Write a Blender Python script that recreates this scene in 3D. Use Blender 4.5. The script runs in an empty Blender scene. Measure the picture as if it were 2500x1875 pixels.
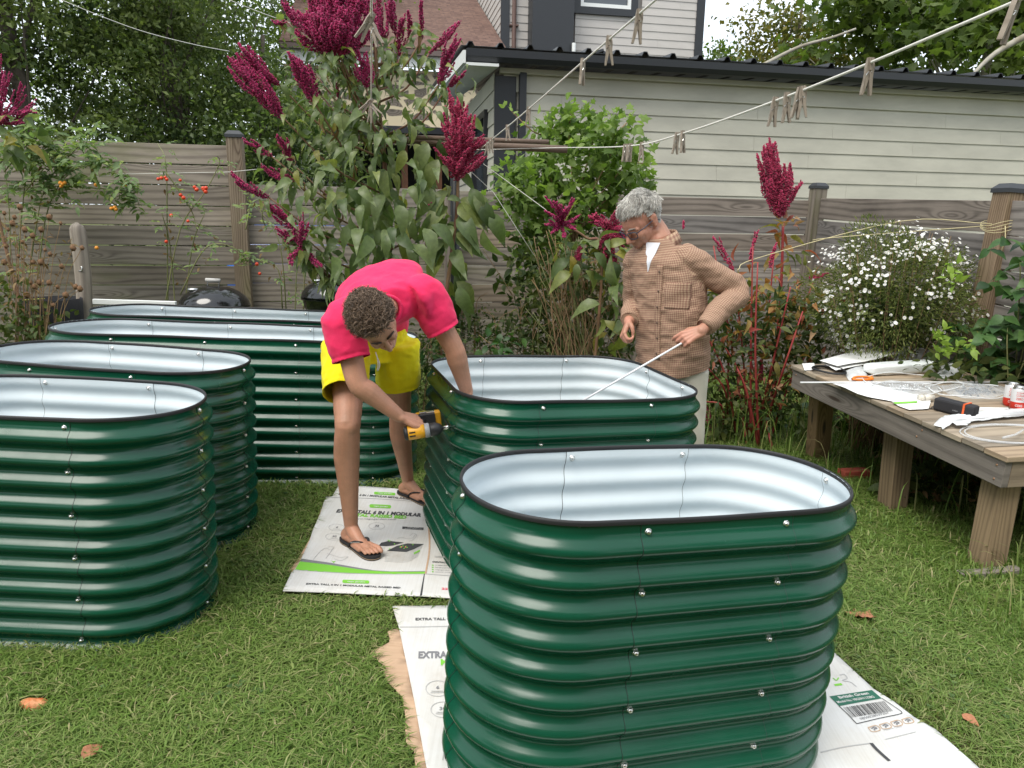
import bpy, bmesh, math, random
import numpy as np
from mathutils import Vector, Matrix, noise
from mathutils.bvhtree import BVHTree
random.seed(7); RNG = np.random.default_rng(7)
S = bpy.context.scene; COL = S.collection
rad = math.radians
# ------------------------------------------------------------------ camera, world, sun, exposure
H, F = 1.570, 1780.0                       # eye height (m), focal length in units of a 2500-wide frame
PITCH, ROLL, TILT = rad(12.52), rad(3.23), rad(2.25)   # the yard itself falls by TILT towards the right
M4 = Matrix.Translation((0, 0, H)) @ Matrix.Rotation(TILT, 4, 'Y') @ Matrix.Translation((0, 0, -H))
MR = np.array(M4.to_3x3())
_f = np.array([0, math.cos(PITCH), -math.sin(PITCH)]); _r = np.array([1., 0, 0]); _u = np.cross(_r, _f)
RT = MR @ (math.cos(ROLL)*_r + math.sin(ROLL)*_u); UP = MR @ (-math.sin(ROLL)*_r + math.cos(ROLL)*_u); FW = MR @ _f
CAM = np.array([0, 0, H])
cd = bpy.data.cameras.new('camera'); cam = bpy.data.objects.new('camera', cd); COL.objects.link(cam)
cd.sensor_width = 36; cd.lens = F/2500*36; cd.clip_end = 400; cd.clip_start = .05
cam.matrix_world = Matrix(((RT[0], UP[0], -FW[0], 0), (RT[1], UP[1], -FW[1], 0), (RT[2], UP[2], -FW[2], H), (0, 0, 0, 1)))
S.camera = cam
SUN_EL, SUN_AZ = rad(58), rad(215)          # azimuth clockwise from +Y: light from behind-left of the camera
w = bpy.data.worlds.new("World"); S.world = w; w.use_nodes = True
wt = w.node_tree; wt.nodes.clear()
wo = wt.nodes.new('ShaderNodeOutputWorld'); bg = wt.nodes.new('ShaderNodeBackground')
sk = wt.nodes.new('ShaderNodeTexSky'); sk.sky_type = 'NISHITA'; sk.sun_disc = False
sk.sun_elevation = SUN_EL; sk.sun_rotation = SUN_AZ; sk.dust_density = 3.0; sk.air_density = 1.0
tcw = wt.nodes.new('ShaderNodeTexCoord'); nw = wt.nodes.new('ShaderNodeTexNoise')
nw.inputs['Scale'].default_value = 2.2; nw.inputs['Detail'].default_value = 6; nw.inputs['Roughness'].default_value = .55
cr = wt.nodes.new('ShaderNodeValToRGB'); cr.color_ramp.elements[0].position = .3; cr.color_ramp.elements[1].position = .58
cr.color_ramp.elements[0].color = (.62, .62, .62, 1); cr.color_ramp.elements[1].color = (.96, .96, .96, 1)
mx = wt.nodes.new('ShaderNodeMixRGB'); mx.inputs[2].default_value = (5.9, 6.35, 6.8, 1)     # cloud layer
wt.links.new(tcw.outputs['Generated'], nw.inputs['Vector']); wt.links.new(nw.outputs['Fac'], cr.inputs[0])
wt.links.new(cr.outputs[0], mx.inputs[0]); wt.links.new(sk.outputs[0], mx.inputs[1])
wt.links.new(mx.outputs[0], bg.inputs[0]); wt.links.new(bg.outputs[0], wo.inputs[0]); bg.inputs[1].default_value = .115
sl = bpy.data.lights.new('sun', 'SUN'); so = bpy.data.objects.new('sun', sl); COL.objects.link(so)
sl.energy = 1.5; sl.angle = rad(34); sl.color = (1, .95, .87)
sd_ = Vector((math.sin(SUN_AZ)*math.cos(SUN_EL), math.cos(SUN_AZ)*math.cos(SUN_EL), math.sin(SUN_EL)))
so.rotation_euler = sd_.to_track_quat('Z', 'Y').to_euler()
S.view_settings.view_transform = 'Standard'; S.view_settings.look = 'None'; S.view_settings.gamma = 1
S.view_settings.exposure = 1.12
S.cycles.max_bounces = 6; S.cycles.transparent_max_bounces = 12; S.cycles.use_denoising = True
# ------------------------------------------------------------------ places
def ray(px, py): return (px-1250)/F*RT - (py-937.5)/F*UP + FW
def at(px, py, Y):
    d = ray(px, py); return Vector(CAM + d*(Y/d[1]))
def gz(x): return H*(1-math.cos(TILT)) - math.tan(TILT)*(max(-7, min(7, x)) + H*math.sin(TILT))
GN = np.array([math.sin(TILT), 0, math.cos(TILT)]); G0 = np.array(M4 @ Vector((0, 0, 0)))
def gnd(px, py, h=0):
    d = ray(px, py); t = ((G0 + GN*h - CAM) @ GN)/(d @ GN); return Vector(CAM + d*t)
def yard(x, y, z=0): return M4 @ Vector((x, y, z))
def V(*a): return Vector(a)
# ------------------------------------------------------------------ objects
def tag(o, label=None, cat=None, group=None, kind=None):
    if label: o['label'] = label
    if cat: o['category'] = cat
    if group: o['group'] = group
    if kind: o['kind'] = kind
    return o
def thing(name, label, cat, loc=(0, 0, 0), rot=None, group=None):
    o = bpy.data.objects.new(name, None); COL.objects.link(o); o.location = loc; o.empty_display_size = .1
    if rot is not None: o.rotation_euler = rot
    return tag(o, label, cat, group)
def mesh(name, v, f, m=None, parent=None, smooth=True, mi=None, uv=None, rnd=None, world=True):
    """v Nx3, f list of tuples (or int array MxK). world=True: v are world coords even when parented."""
    me = bpy.data.meshes.new(name); v = np.asarray(v, np.float32).reshape(-1, 3)
    if isinstance(f, np.ndarray):
        k = f.shape[1]; nf = len(f)
        me.vertices.add(len(v)); me.vertices.foreach_set('co', v.ravel())
        me.loops.add(nf*k); me.loops.foreach_set('vertex_index', f.ravel().astype(np.int32))
        me.polygons.add(nf); me.polygons.foreach_set('loop_start', np.arange(0, nf*k, k, dtype=np.int32))
        me.update(calc_edges=True)
    else:
        me.from_pydata([tuple(map(float, a)) for a in v], [], [tuple(a) for a in f])
    for q in (m if isinstance(m, (list, tuple)) else [m]):
        if q: me.materials.append(q)
    if mi is not None: me.polygons.foreach_set('material_index', np.asarray(mi, np.int32))
    if smooth: me.polygons.foreach_set('use_smooth', np.ones(len(me.polygons), bool))
    if uv is not None:
        l = me.uv_layers.new(name='UVMap'); uv = np.asarray(uv, np.float32)
        if len(uv) != len(me.loops):
            idx = np.zeros(len(me.loops), np.int32); me.loops.foreach_get('vertex_index', idx); uv = uv[idx]
        l.data.foreach_set('uv', uv.ravel())
    if rnd is not None:
        a = me.attributes.new('rnd', 'FLOAT', 'POINT'); a.data.foreach_set('value', np.asarray(rnd, np.float32))
    me.update()
    o = bpy.data.objects.new(name, me); COL.objects.link(o)
    if parent is not None:
        o.parent = parent
        if world:
            bpy.context.view_layer.update() if False else None
            o.matrix_parent_inverse = wmat(parent).inverted()
    return o
def wmat(o):
    m = Matrix.LocRotScale(o.location, o.rotation_euler, o.scale)
    return m if o.parent is None else wmat(o.parent) @ o.matrix_parent_inverse @ m
def dup(o, parent=None, name=None):
    c = o.copy(); COL.objects.link(c)
    if parent is not None: c.parent = parent
    return c
class MB:
    """collects pieces into one mesh"""
    def __init__(s): s.v = []; s.f = []; s.mi = []; s.uv = []; s.r = []; s.n = 0
    def add(s, v, f, mi=0, uv=None, r=0.):
        v = np.asarray(v, float).reshape(-1, 3); s.v.append(v)
        s.f += [tuple(int(i)+s.n for i in q) for q in f]; s.mi += [mi]*len(f); s.n += len(v)
        s.uv.append(np.zeros((len(v), 2)) if uv is None else np.asarray(uv, float)); s.r.append(np.full(len(v), r) if np.isscalar(r) else np.asarray(r))
        return s
    def box(s, c, sz, R=None, mi=0, r=None, long=0):
        """box with grain uv along axis `long` (metres)"""
        R = np.eye(3) if R is None else np.asarray(R); c = np.asarray(c, float); sz = np.asarray(sz, float)/2
        rr = random.random() if r is None else r
        for ax in range(3):
            for sg in (-1, 1):
                a, b = [(1, 2), (2, 0), (0, 1)][ax]; q = []; uvq = []
                for (p, t) in ((-1, -1), (1, -1), (1, 1), (-1, 1)):
                    l = np.zeros(3); l[ax] = sg*sz[ax]; l[a] = p*sz[a]; l[b] = t*sz[b]; q.append(c + R @ l)
                    o_ = [k for k in range(3) if k != long]
                    uvq.append((l[long], l[o_[0]]+l[o_[1]]) if ax != long else (l[o_[0]]*.15+7, l[o_[1]]))
                s.add(q, [(0, 1, 2, 3) if sg > 0 else (3, 2, 1, 0)], mi, uvq, rr)
        return s
    def tube(s, pts, r, n=8, mi=0, cap=True, rr=0., flat=1.):
        v, f, uv = tube(pts, r, n, cap, flat); return s.add(v, f, mi, uv, rr)
    def build(s, name, m, parent=None, smooth=False, world=True, bevel=0):
        o = mesh(name, np.concatenate(s.v), s.f, m, parent, smooth, s.mi, np.concatenate(s.uv), np.concatenate(s.r), world)
        if bevel: weld(o, bevel)
        return o
def weld(o, bevel, seg=2):
    a = o.modifiers.new('weld', 'WELD'); a.merge_threshold = 1e-5
    b = o.modifiers.new('bevel', 'BEVEL'); b.width = bevel; b.segments = seg; b.limit_method = 'ANGLE'
def frames(P):
    P = np.asarray(P, float); T = np.gradient(P, axis=0); T /= np.linalg.norm(T, axis=1)[:, None]+1e-12
    n = np.cross(T[0], [0, 0, 1.]);
    if np.linalg.norm(n) < 1e-3: n = np.cross(T[0], [1., 0, 0])
    N = []
    for t in T:
        n = n - t*(n @ t); n = n/np.linalg.norm(n); N.append(n)
    N = np.array(N); return T, N, np.cross(T, N)
def tube(pts, r, n=8, cap=True, flat=1.):
    P = np.asarray([tuple(p) for p in pts], float); k = len(P); T, N, B = frames(P)
    r = np.full(k, r, float) if np.isscalar(r) else np.asarray(r, float)
    a = np.linspace(0, 2*math.pi, n, endpoint=False)
    v = P[:, None] + r[:, None, None]*(np.cos(a)[None, :, None]*N[:, None] + flat*np.sin(a)[None, :, None]*B[:, None])
    v = v.reshape(-1, 3); f = []
    L = np.concatenate([[0], np.cumsum(np.linalg.norm(np.diff(P, axis=0), axis=1))])
    uv = np.stack([np.repeat(L, n), np.tile(a, k)*np.repeat(r, n)], -1)
    for i in range(k-1):
        for j in range(n):
            f.append((i*n+j, i*n+(j+1) % n, (i+1)*n+(j+1) % n, (i+1)*n+j))
    if cap: f.append(tuple(range(n-1, -1, -1))); f.append(tuple(range((k-1)*n, k*n)))
    return v, f, uv
def smoothpath(pts, m=6):
    """Catmull-Rom through pts"""
    P = np.asarray([tuple(p) for p in pts], float); P = np.vstack([2*P[0]-P[1], P, 2*P[-1]-P[-2]]); o = []
    for i in range(1, len(P)-2):
        for t in np.linspace(0, 1, m, endpoint=False):
            a, b, c, d = P[i-1:i+3]
            o.append(.5*((2*b)+(c-a)*t+(2*a-5*b+4*c-d)*t*t+(-a+3*b-3*c+d)*t**3))
    o.append(P[-2]); return np.array(o)
def sphere_vf(c, r, R=None, n=12, m=8):
    c = np.asarray(c, float); r = np.broadcast_to(np.asarray(r, float), 3); R = np.eye(3) if R is None else np.asarray(R)
    v = [(0, 0, 1)]; f = []
    for i in range(1, m):
        for j in range(n):
            t, p = math.pi*i/m, 2*math.pi*j/n; v.append((math.sin(t)*math.cos(p), math.sin(t)*math.sin(p), math.cos(t)))
    v.append((0, 0, -1)); v = c + (np.array(v)*r) @ R.T
    for j in range(n): f.append((0, 1+j, 1+(j+1) % n)); f.append((len(v)-1, 1+(m-2)*n+(j+1) % n, 1+(m-2)*n+j))
    for i in range(m-2):
        for j in range(n): f.append((1+i*n+j, 1+(i+1)*n+j, 1+(i+1)*n+(j+1) % n, 1+i*n+(j+1) % n))
    return v, f
def lathe_vf(prof, n=24, c=(0, 0, 0)):
    """profile of (r,z) round local z"""
    a = np.linspace(0, 2*math.pi, n, endpoint=False); k = len(prof)
    v = np.array([(r*math.cos(t)+c[0], r*math.sin(t)+c[1], z+c[2]) for r, z in prof for t in a])
    f = [(i*n+j, i*n+(j+1) % n, (i+1)*n+(j+1) % n, (i+1)*n+j) for i in range(k-1) for j in range(n)]
    return v, f
# ------------------------------------------------------------------ materials
def mat(name, col=(.5, .5, .5), rough=.5, metal=0., spec=.5, **kw):
    m = bpy.data.materials.new(name); m.use_nodes = True; nt = m.node_tree; b = nt.nodes['Principled BSDF']
    b.inputs['Base Color'].default_value = (*col, 1); b.inputs['Roughness'].default_value = rough
    b.inputs['Metallic'].default_value = metal; b.inputs['Specular IOR Level'].default_value = spec
    for k, x in kw.items(): b.inputs[k].default_value = x
    return m
class NT:
    def __init__(s, m): s.m = m; s.t = m.node_tree; s.b = s.t.nodes['Principled BSDF']
    def n(s, ty, **kw):
        q = s.t.nodes.new('ShaderNode'+ty)
        for k, x in kw.items():
            if k.startswith('i_'):
                k2 = k[2:]; q.inputs[int(k2) if k2.isdigit() else k2.replace('_', ' ')].default_value = x
            else: setattr(q, k, x)
        return q
    def l(s, a, b): s.t.links.new(a, b)
    def noise(s, vec, scale, detail=3, rough=.5, dist=0):
        q = s.n('TexNoise', i_Scale=scale, i_Detail=detail, i_Roughness=rough, i_Distortion=dist)
        if vec is not None: s.l(vec, q.inputs['Vector'])
        return q.outputs['Fac']
    def ramp(s, fac, stops):
        q = s.n('ValToRGB'); e = q.color_ramp.elements
        while len(e) < len(stops): e.new(.5)
        for a, (p, c) in zip(e, stops): a.position = p; a.color = (*c, 1) if len(c) == 3 else c
        s.l(fac, q.inputs[0]); return q.outputs[0]
    def math(s, op, a, b=None, c=None):
        q = s.n('Math', operation=op)
        for i, x in enumerate((a, b, c)):
            if x is None: continue
            if isinstance(x, (int, float)): q.inputs[i].default_value = x
            else: s.l(x, q.inputs[i])
        return q.outputs[0]
    def mix(s, fac, a, b, mode='MIX'):
        q = s.n('MixRGB', blend_type=mode)
        for i, x in enumerate((fac, a, b)):
            if isinstance(x, (int, float)): q.inputs[i].default_value = x if i == 0 else (x, x, x, 1)
            elif isinstance(x, tuple): q.inputs[i].default_value = (*x, 1)
            else: s.l(x, q.inputs[i])
        return q.outputs[0]
    def bump(s, h, strength=.3, dist=.01):
        q = s.n('Bump', i_Strength=strength, i_Distance=dist); s.l(h, q.inputs['Height']); s.l(q.outputs[0], s.b.inputs['Normal'])
    def coord(s, what='Object', scale=None, loc=None):
        q = s.n('TexCoord').outputs[what]
        if scale is None and loc is None: return q
        p = s.n('Mapping'); s.l(q, p.inputs[0])
        if scale: p.inputs['Scale'].default_value = scale
        if loc: p.inputs['Location'].default_value = loc
        return p.outputs[0]
    def attr(s, name='rnd'): return s.n('Attribute', attribute_name=name).outputs['Fac']
    def base(s, c): s.l(c, s.b.inputs['Base Color'])
    def rough(s, c): s.l(c, s.b.inputs['Roughness'])
def varied(name, c1, c2, scale=8, rough=.6, bump=0., detail=4, bscale=None, spec=.4, stretch=None, **kw):
    m = mat(name, c1, rough, spec=spec, **kw); t = NT(m); co = t.coord('Object', stretch)
    t.base(t.ramp(t.noise(co, scale, detail, .6), [(.3, c1), (.7, c2)]))
    if bump: t.bump(t.noise(co, bscale or scale*4, 4), bump)
    return m
def wood(name, light, dark, knot=(.06, .045, .035), green=0., ring=34, bumpk=.5, rw=.42):
    m = mat(name, light, .82, spec=.2); t = NT(m)
    uv = t.n('UVMap').outputs[0]; r = t.attr()
    off = t.n('CombineXYZ'); t.l(t.math('MULTIPLY', r, 61.), off.inputs[0]); t.l(t.math('MULTIPLY', r, 17.), off.inputs[1]); t.l(r, off.inputs[2])
    p = t.n('VectorMath', operation='ADD'); t.l(uv, p.inputs[0]); t.l(off.outputs[0], p.inputs[1]); p = p.outputs[0]
    def sc(x, y):
        q = t.n('Mapping'); t.l(p, q.inputs[0]); q.inputs['Scale'].default_value = (x, y, 1); return q.outputs[0]
    vor = t.n('TexVoronoi', i_Scale=1., i_Randomness=1.); t.l(sc(.9, 5.5), vor.inputs['Vector']); d = vor.outputs['Distance']
    halo = t.math('POWER', 2.718, t.math('MULTIPLY', t.math('MULTIPLY', d, d), -22.))
    wav = t.noise(sc(.42, 2.6), 1., 1.5, .4); sep = t.n('SeparateXYZ'); t.l(p, sep.inputs[0])
    ph = t.math('ADD', t.math('MULTIPLY', sep.outputs[1], ring*2.2), t.math('MULTIPLY', wav, ring*.55)); ph = t.math('ADD', ph, t.math('MULTIPLY', halo, 9.))
    ringv = t.math('MULTIPLY_ADD', t.math('SINE', t.math('MULTIPLY', ph, 3.)), .5, .5)
    fine = t.noise(sc(3., 160.), 1., 3, .6); blot = t.noise(sc(1.6, 5.), 1., 4, .6)
    k = t.math('ADD', t.math('MULTIPLY', t.math('POWER', ringv, 2.), rw), t.math('MULTIPLY', fine, .5)); k = t.math('ADD', k, t.math('MULTIPLY', t.math('SUBTRACT', blot, .5), .9))
    c = t.ramp(k, [(.12, light), (.85, dark)])
    tint = t.ramp(r, [(0, (1.25, 1.2, 1.15)), (.25, (.78, .77, .77)), (.5, (1.02, 1., .98)), (.75, (.7, .66, .62)), (1, (1.15, 1.02, .9))]); c = t.mix(1., c, tint, 'MULTIPLY')
    kn = t.ramp(d, [(.045, (1, 1, 1)), (.085, (0, 0, 0))]); c = t.mix(kn, c, knot)
    if green:
        gn = t.ramp(t.noise(sc(1.0, 4.5), 1., 4, .6), [(.52, (0, 0, 0)), (.72, (1, 1, 1))])
        c = t.mix(t.math('MULTIPLY', gn, green), c, (.13, .15, .035))
    t.base(c); t.bump(k, bumpk, .004); return m
def leafmat(name, cols, trans=.35, rough=.5, spec=.35, vein=0.):
    """cols: list of colours along the per-leaf random value"""
    m = mat(name, cols[0], rough, spec=spec); t = NT(m); a = t.attr()
    c = t.ramp(a, [(i/max(1, len(cols)-1), q) for i, q in enumerate(cols)])
    nz = t.noise(t.coord('Object'), 40, 2); c = t.mix(.35, c, t.mix(1., c, t.ramp(nz, [(.3, (.55, .55, .5)), (.7, (1.45, 1.4, 1.3))]), 'MULTIPLY'))
    t.base(c)
    tr = t.n('BsdfTranslucent'); t.l(t.mix(1., c, (1.1, 1.25, .55), 'MULTIPLY'), tr.inputs[0])
    ms = t.n('MixShader', i_0=trans); o = t.t.nodes['Material Output']
    t.l(t.b.outputs[0], ms.inputs[1]); t.l(tr.outputs[0], ms.inputs[2]); t.l(ms.outputs[0], o.inputs[0])
    return m
# ------------------------------------------------------------------ foliage tools
def _tpl_leaf(curl=.18, fold=.12):
    xs = [0, .12, .32, .55, .78, 1]; ws = [.04, .3, .5, .44, .22, 0]; v = []; f = []
    for x, w_ in zip(xs, ws):
        z = curl*(x-.4*x*x)*1.0 - curl*1.6*x*x
        v += [(x, -w_, z+fold*w_*2*.5), (x, 0, z), (x, w_, z+fold*w_*2*.5)]
    for i in range(5):
        for j in range(2):
            a, b, c, d = 3*i+j, 3*i+j+1, 3*i+j+4, 3*i+j+3
            f += [(a, b, c), (a, c, d)]
    return np.array(v, float), np.array(f)
def _tpl_diamond():
    return np.array([(0, 0, 0), (.45, -.5, .06), (1, 0, -.08), (.45, .5, .06)], float), np.array([(0, 1, 2), (0, 2, 3)])
def _tpl_lobed():
    p = [(0, 0), (.05, -.3), (-.02, -.62), (.32, -.42), (.55, -.66), (.62, -.24), (1, 0), (.62, .24), (.55, .66), (.32, .42), (-.02, .62), (.05, .3)]
    v = [(.3, 0, .03)]+[(x, y, -.06*abs(y)-.05*x) for x, y in p]
    return np.array(v, float), np.array([(0, 1+i, 1+(i+1) % 12) for i in range(12)])
TPL = {'leaf': _tpl_leaf(), 'droop': _tpl_leaf(.5, .16), 'diamond': _tpl_diamond(), 'lobed': _tpl_lobed()}
def unit(a): a = np.asarray(a, float); return a/(np.linalg.norm(a, axis=-1, keepdims=True)+1e-9)
def leaf_arrays(pos, d, up, L, Wd, tpl):
    tv, tf = TPL[tpl]; n = len(pos); d = unit(d); s = unit(np.cross(d, up)); nn = np.cross(s, d)
    L = np.broadcast_to(L, n); Wd = np.broadcast_to(Wd, n)
    v = pos[:, None] + (L[:, None, None]*tv[None, :, :1])*d[:, None] + (Wd[:, None, None]*tv[None, :, 1:2])*s[:, None] + (L[:, None, None]*tv[None, :, 2:])*nn[:, None]
    f = tf[None] + (np.arange(n)*len(tv))[:, None, None]
    return v.reshape(-1, 3), f.reshape(-1, 3), len(tv)
def leaves(name, m, pos, d, up, L, Wd, tpl, parent=None, rnd=None):
    pos = np.asarray(pos, float); v, f, k = leaf_arrays(pos, np.asarray(d, float), np.asarray(up, float), L, Wd, tpl)
    r = RNG.random(len(pos)) if rnd is None else rnd
    return mesh(name, v, f, m, parent, True, rnd=np.repeat(r, k))
def rdir(n, zb=0.): d = RNG.normal(size=(n, 3)); d[:, 2] += zb; return unit(d)
def inpoly(P, poly):
    x, y = P[:, 0], P[:, 1]; c = np.zeros(len(P), bool); q = np.asarray(poly, float)
    for i in range(len(q)):
        x1, y1 = q[i-1]; x2, y2 = q[i]
        c ^= ((y1 > y) != (y2 > y)) & (x < (x2-x1)*(y-y1)/(y2-y1+1e-12)+x1)
    return c
# ------------------------------------------------------------------ materials of the setting
M = {}
M['soil'] = mat('lawn_thatch', (.07, .07, .03), .95, spec=.1)
t = NT(M['soil']); co = t.coord('Object')
c = t.ramp(t.noise(co, 2.2, 5, .65), [(.3, (.07, .095, .025)), (.52, (.11, .13, .042)), (.72, (.17, .14, .075))])
c = t.mix(t.ramp(t.noise(co, 90, 3), [(.4, (0, 0, 0)), (.65, (.7, .7, .7))]), c, (.055, .068, .022)); t.base(c); t.bump(t.noise(co, 120, 3), .8, .02)
M['grass'] = leafmat('grass_blades', [(.055, .115, .017), (.115, .2, .035), (.17, .26, .058), (.23, .29, .09), (.38, .35, .18)], .3, .5, .3)
M['fence'] = wood('weathered_fence_wood', (.30, .268, .23), (.095, .082, .071), green=.4, ring=15, rw=.34)
M['fence_grey'] = wood('grey_fence_wood', (.29, .268, .248), (.088, .08, .074), ring=16, rw=.38)
M['post'] = wood('fence_post_wood', (.3, .24, .175), (.11, .08, .056), green=.2, ring=46)
M['black'] = mat('black_trim', (.018, .02, .024), .45)
M['cap'] = mat('black_post_cap', (.03, .033, .038), .6)
def paint(name, col, amt=.12, rough=.6):
    m = mat(name, col, rough); t = NT(m); co = t.coord('Object', (1, 1, 3)); n_ = t.noise(co, 1.4, 5, .6)
    t.base(t.ramp(n_, [(.25, tuple(x*(1-amt) for x in col)), (.75, tuple(x*(1+amt*.5) for x in col))]))
    t.bump(t.noise(t.coord('Object', (2, 2, 60)), 3, 4), .12, .004); return m
M['siding'] = paint('sage_grey_siding', (.485, .465, .385), .2)
M['siding2'] = paint('pale_grey_siding', (.47, .44, .41), .1)
M['white'] = paint('white_trim_paint', (.74, .75, .73), .08)
M['bark'] = varied('tree_bark', (.05, .04, .03), (.11, .09, .07), 6, .9, .8)
M['bark_pale'] = varied('sycamore_bark', (.42, .4, .34), (.2, .17, .12), 3, .85, .3)
M['glass'] = mat('window_glass', (.05, .06, .07), .06, spec=.8)
M['metal_grey'] = mat('zinc', (.55, .56, .57), .35, 1.)
# ------------------------------------------------------------------ ground
xs = [-90, -30, -12, -7]+[round(-7+.5*i, 2) for i in range(1, 29)]+[12, 30, 90]; ys = [-40, -5, 0]+[.5*i for i in range(1, 24)]+[14, 20, 40, 90, 150]
gv = [(x, y, gz(x)) for y in ys for x in xs]; nx = len(xs)
gf = [(j*nx+i, j*nx+i+1, (j+1)*nx+i+1, (j+1)*nx+i) for j in range(len(ys)-1) for i in range(nx-1)]
tag(mesh('ground', gv, gf, M['soil']), kind='structure')
# ------------------------------------------------------------------ fences
A = rad(11); D = np.array([math.cos(A), math.sin(A), 0]); PN = np.array([-math.sin(A), math.cos(A), 0]); ZZ = np.array([0, 0, 1.])
def RM(x, y): x = unit(x); z = ZZ; return np.stack([x, np.cross(z, x), z], 1)
def post(parent, p, w_, z0, z1, lean=0., m='post', cap=True):
    p = np.array([p[0], p[1], 0.]); R = RM(D, PN); r = random.random(); b = MB()
    Rl = np.array(Matrix.Rotation(lean, 3, 'Y')) @ R
    b.box(p+[lean*(z0+z1)/2-lean*z0, 0, (z0+z1)/2], (w_, w_, z1-z0), Rl, 0, r, 2)
    o = b.build('post', M[m], parent, bevel=.004)
    if cap:
        c = MB(); q = p+[lean*(z1-z0)*.98, 0, z1]; h = w_*.56
        v = []
        for k, (s_, z_) in enumerate(((h, -.012), (h, .016), (h*.62, .05))):
            v += [q+Rl @ np.array([a*s_, bb*s_, z_]) for a, bb in ((-1, -1), (1, -1), (1, 1), (-1, 1))]
        f = [(3, 2, 1, 0), (8, 9, 10, 11)]+[(4*k+i, 4*k+(i+1) % 4, 4*k+4+(i+1) % 4, 4*k+4+i) for k in range(2) for i in range(4)]
        c.add(v, f).build('post_cap', M['cap'], o)
    return o
def panel(parent, a, b_, top, bot, bh, m, gap=.006, off=.05, topb=0., name='board_panel'):
    a = np.array(a, float); b_ = np.array(b_, float); b_[2] = topb; L = np.linalg.norm(b_-a); d = (b_-a)/L; nrm = unit([-d[1], d[0], 0])
    mb = MB(); z = top; k = 0; R = np.stack([d, nrm, np.cross(d, nrm)], 1)
    while z-bh > bot-.05:
        g = gap*random.uniform(.4, 1.5)*(1.6 if random.random() < .2 else 1); tilt = random.uniform(-.0018, .0018)
        Rt = R @ np.array(Matrix.Rotation(tilt, 3, 'Y'))
        mb.box((a+b_)/2+nrm*(off+random.uniform(-.003, .003))+ZZ*(z-bh/2+g/2), (L-.004, .034, bh-g), Rt, 0, None, 0); z -= bh; k += 1
    return mb.build(name, M[m], parent, bevel=.003)
P0 = np.array([-2.69, 7.12, 0]); C0 = P0 + D*5.95
f1 = thing('wooden_fence', 'weathered brown horizontal board fence standing taller behind the tomato vines on the left', 'fence', P0-D*2.4)
post(f1, P0, .14, gz(-2.7)-.1, 2.31, 0.0); post(f1, P0-D*2.42, .14, .1, 2.31)
panel(f1, P0-D*2.35, P0-D*.075, 2.23, .0, .187, 'fence'); panel(f1, P0-D*4.8, P0-D*2.5, 2.23, .2, .187, 'fence')
f2 = thing('wooden_fence', 'lower weathered plank fence along the back behind the tall flowers', 'fence', P0+D*3)
pts = [P0-D*.02, P0+D*2.0, P0+D*3.98, C0]
for i in range(3):
    panel(f2, pts[i]+D*.02, pts[i+1]-D*(.02 if i < 2 else -.03), 1.88-.012*i, -.2, .187, 'fence_grey' if i == 2 else 'fence')
    if i < 2: post(f2, pts[i+1]-PN*.09, .1, -.05, 1.8, 0, 'fence_grey', False)
post(f2, C0+D*.02, .135, -.2, 1.99, .03, 'fence')
f3 = thing('wooden_fence', 'grey knotty board fence on the right side behind the white flowering bush', 'fence', C0-PN*1.5)
E1 = np.array([at(2392, 700, 5.2)[0], 5.2, 0]); dd = unit(E1-C0); post(f3, E1, .145, -.35, 1.83, .05, 'post')
panel(f3, C0+dd*.09, E1+dd*.06, 1.875, -.15, .235, 'fence_grey', .012, .095, -.11); panel(f3, E1+dd*.065, E1+dd*2.4, 1.765, -.2, .235, 'fence_grey', .012, .095, -.1)
# ------------------------------------------------------------------ shed
def siding(o, d, L, z0, z1, e, nrm, m, parent, joints=True, name='siding', holes=()):
    mb = MB(); z = z1; o = np.array(o, float)
    while z > z0+.01:
        zb = max(z-e, z0); cuts = [0.]; x = random.uniform(.4, 3.)
        while joints and x < L-.3: cuts.append(x); x += random.uniform(2.2, 3.6)
        cuts.append(L); spans = []
        for i in range(len(cuts)-1):
            a, b = cuts[i]+(.0012 if i else 0), cuts[i+1]-(.0012 if i < len(cuts)-2 else 0); segs = [(a, b)]
            for hx0, hx1, hz0, hz1 in holes:
                if hz0 < (z+zb)/2 < hz1:
                    segs = [q for s_, t_ in segs for q in ((s_, min(t_, hx0)), (max(s_, hx1), t_)) if q[1]-q[0] > .01]
            spans += segs
        for a, b in spans:
            A_, B_ = o+d*a, o+d*b; q = [A_+nrm*.017+ZZ*zb, B_+nrm*.017+ZZ*zb, B_+nrm*.003+ZZ*(z+.012), A_+nrm*.003+ZZ*(z+.012), A_+nrm*.001+ZZ*zb, B_+nrm*.001+ZZ*zb]
            mb.add(q, [(0, 1, 2, 3), (4, 5, 1, 0), (0, 3, 4), (1, 5, 2)])
        z -= e
    return mb.build(name, m, parent)
SC = np.array([-.33, 8.9, 0]); OUT = -PN
sh = thing('shed', 'long low outbuilding clad in sage grey lap siding under a black ribbed metal roof', 'shed', SC)
siding(SC+D*.26, D, 9.2, -.2, 3.03, .1825, OUT, M['siding'], sh)
siding(SC, PN, 4.2, -.2, 3.23, .1825, -D, M['siding'], sh, False, holes=((.45, 1.7, 1.2, 2.9),))
b = MB(); RW = np.stack([D, PN, ZZ], 1)
b.box(SC+D*4.7+PN*.06+ZZ*1.45, (9.3, .1, 3.4), RW); b.box(SC+PN*4.2+D*4.7+ZZ*1.45, (9.3, .1, 3.4), RW); b.box(SC+D*.06+PN*.25+ZZ*1.45, (.1, .3, 3.4), RW); b.box(SC+D*.06+PN*3+ZZ*1.45, (.1, 2.4, 3.4), RW); b.box(SC+D*.06+PN*1.1+ZZ*.5, (.1, 1.4, 1.4), RW)
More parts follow.
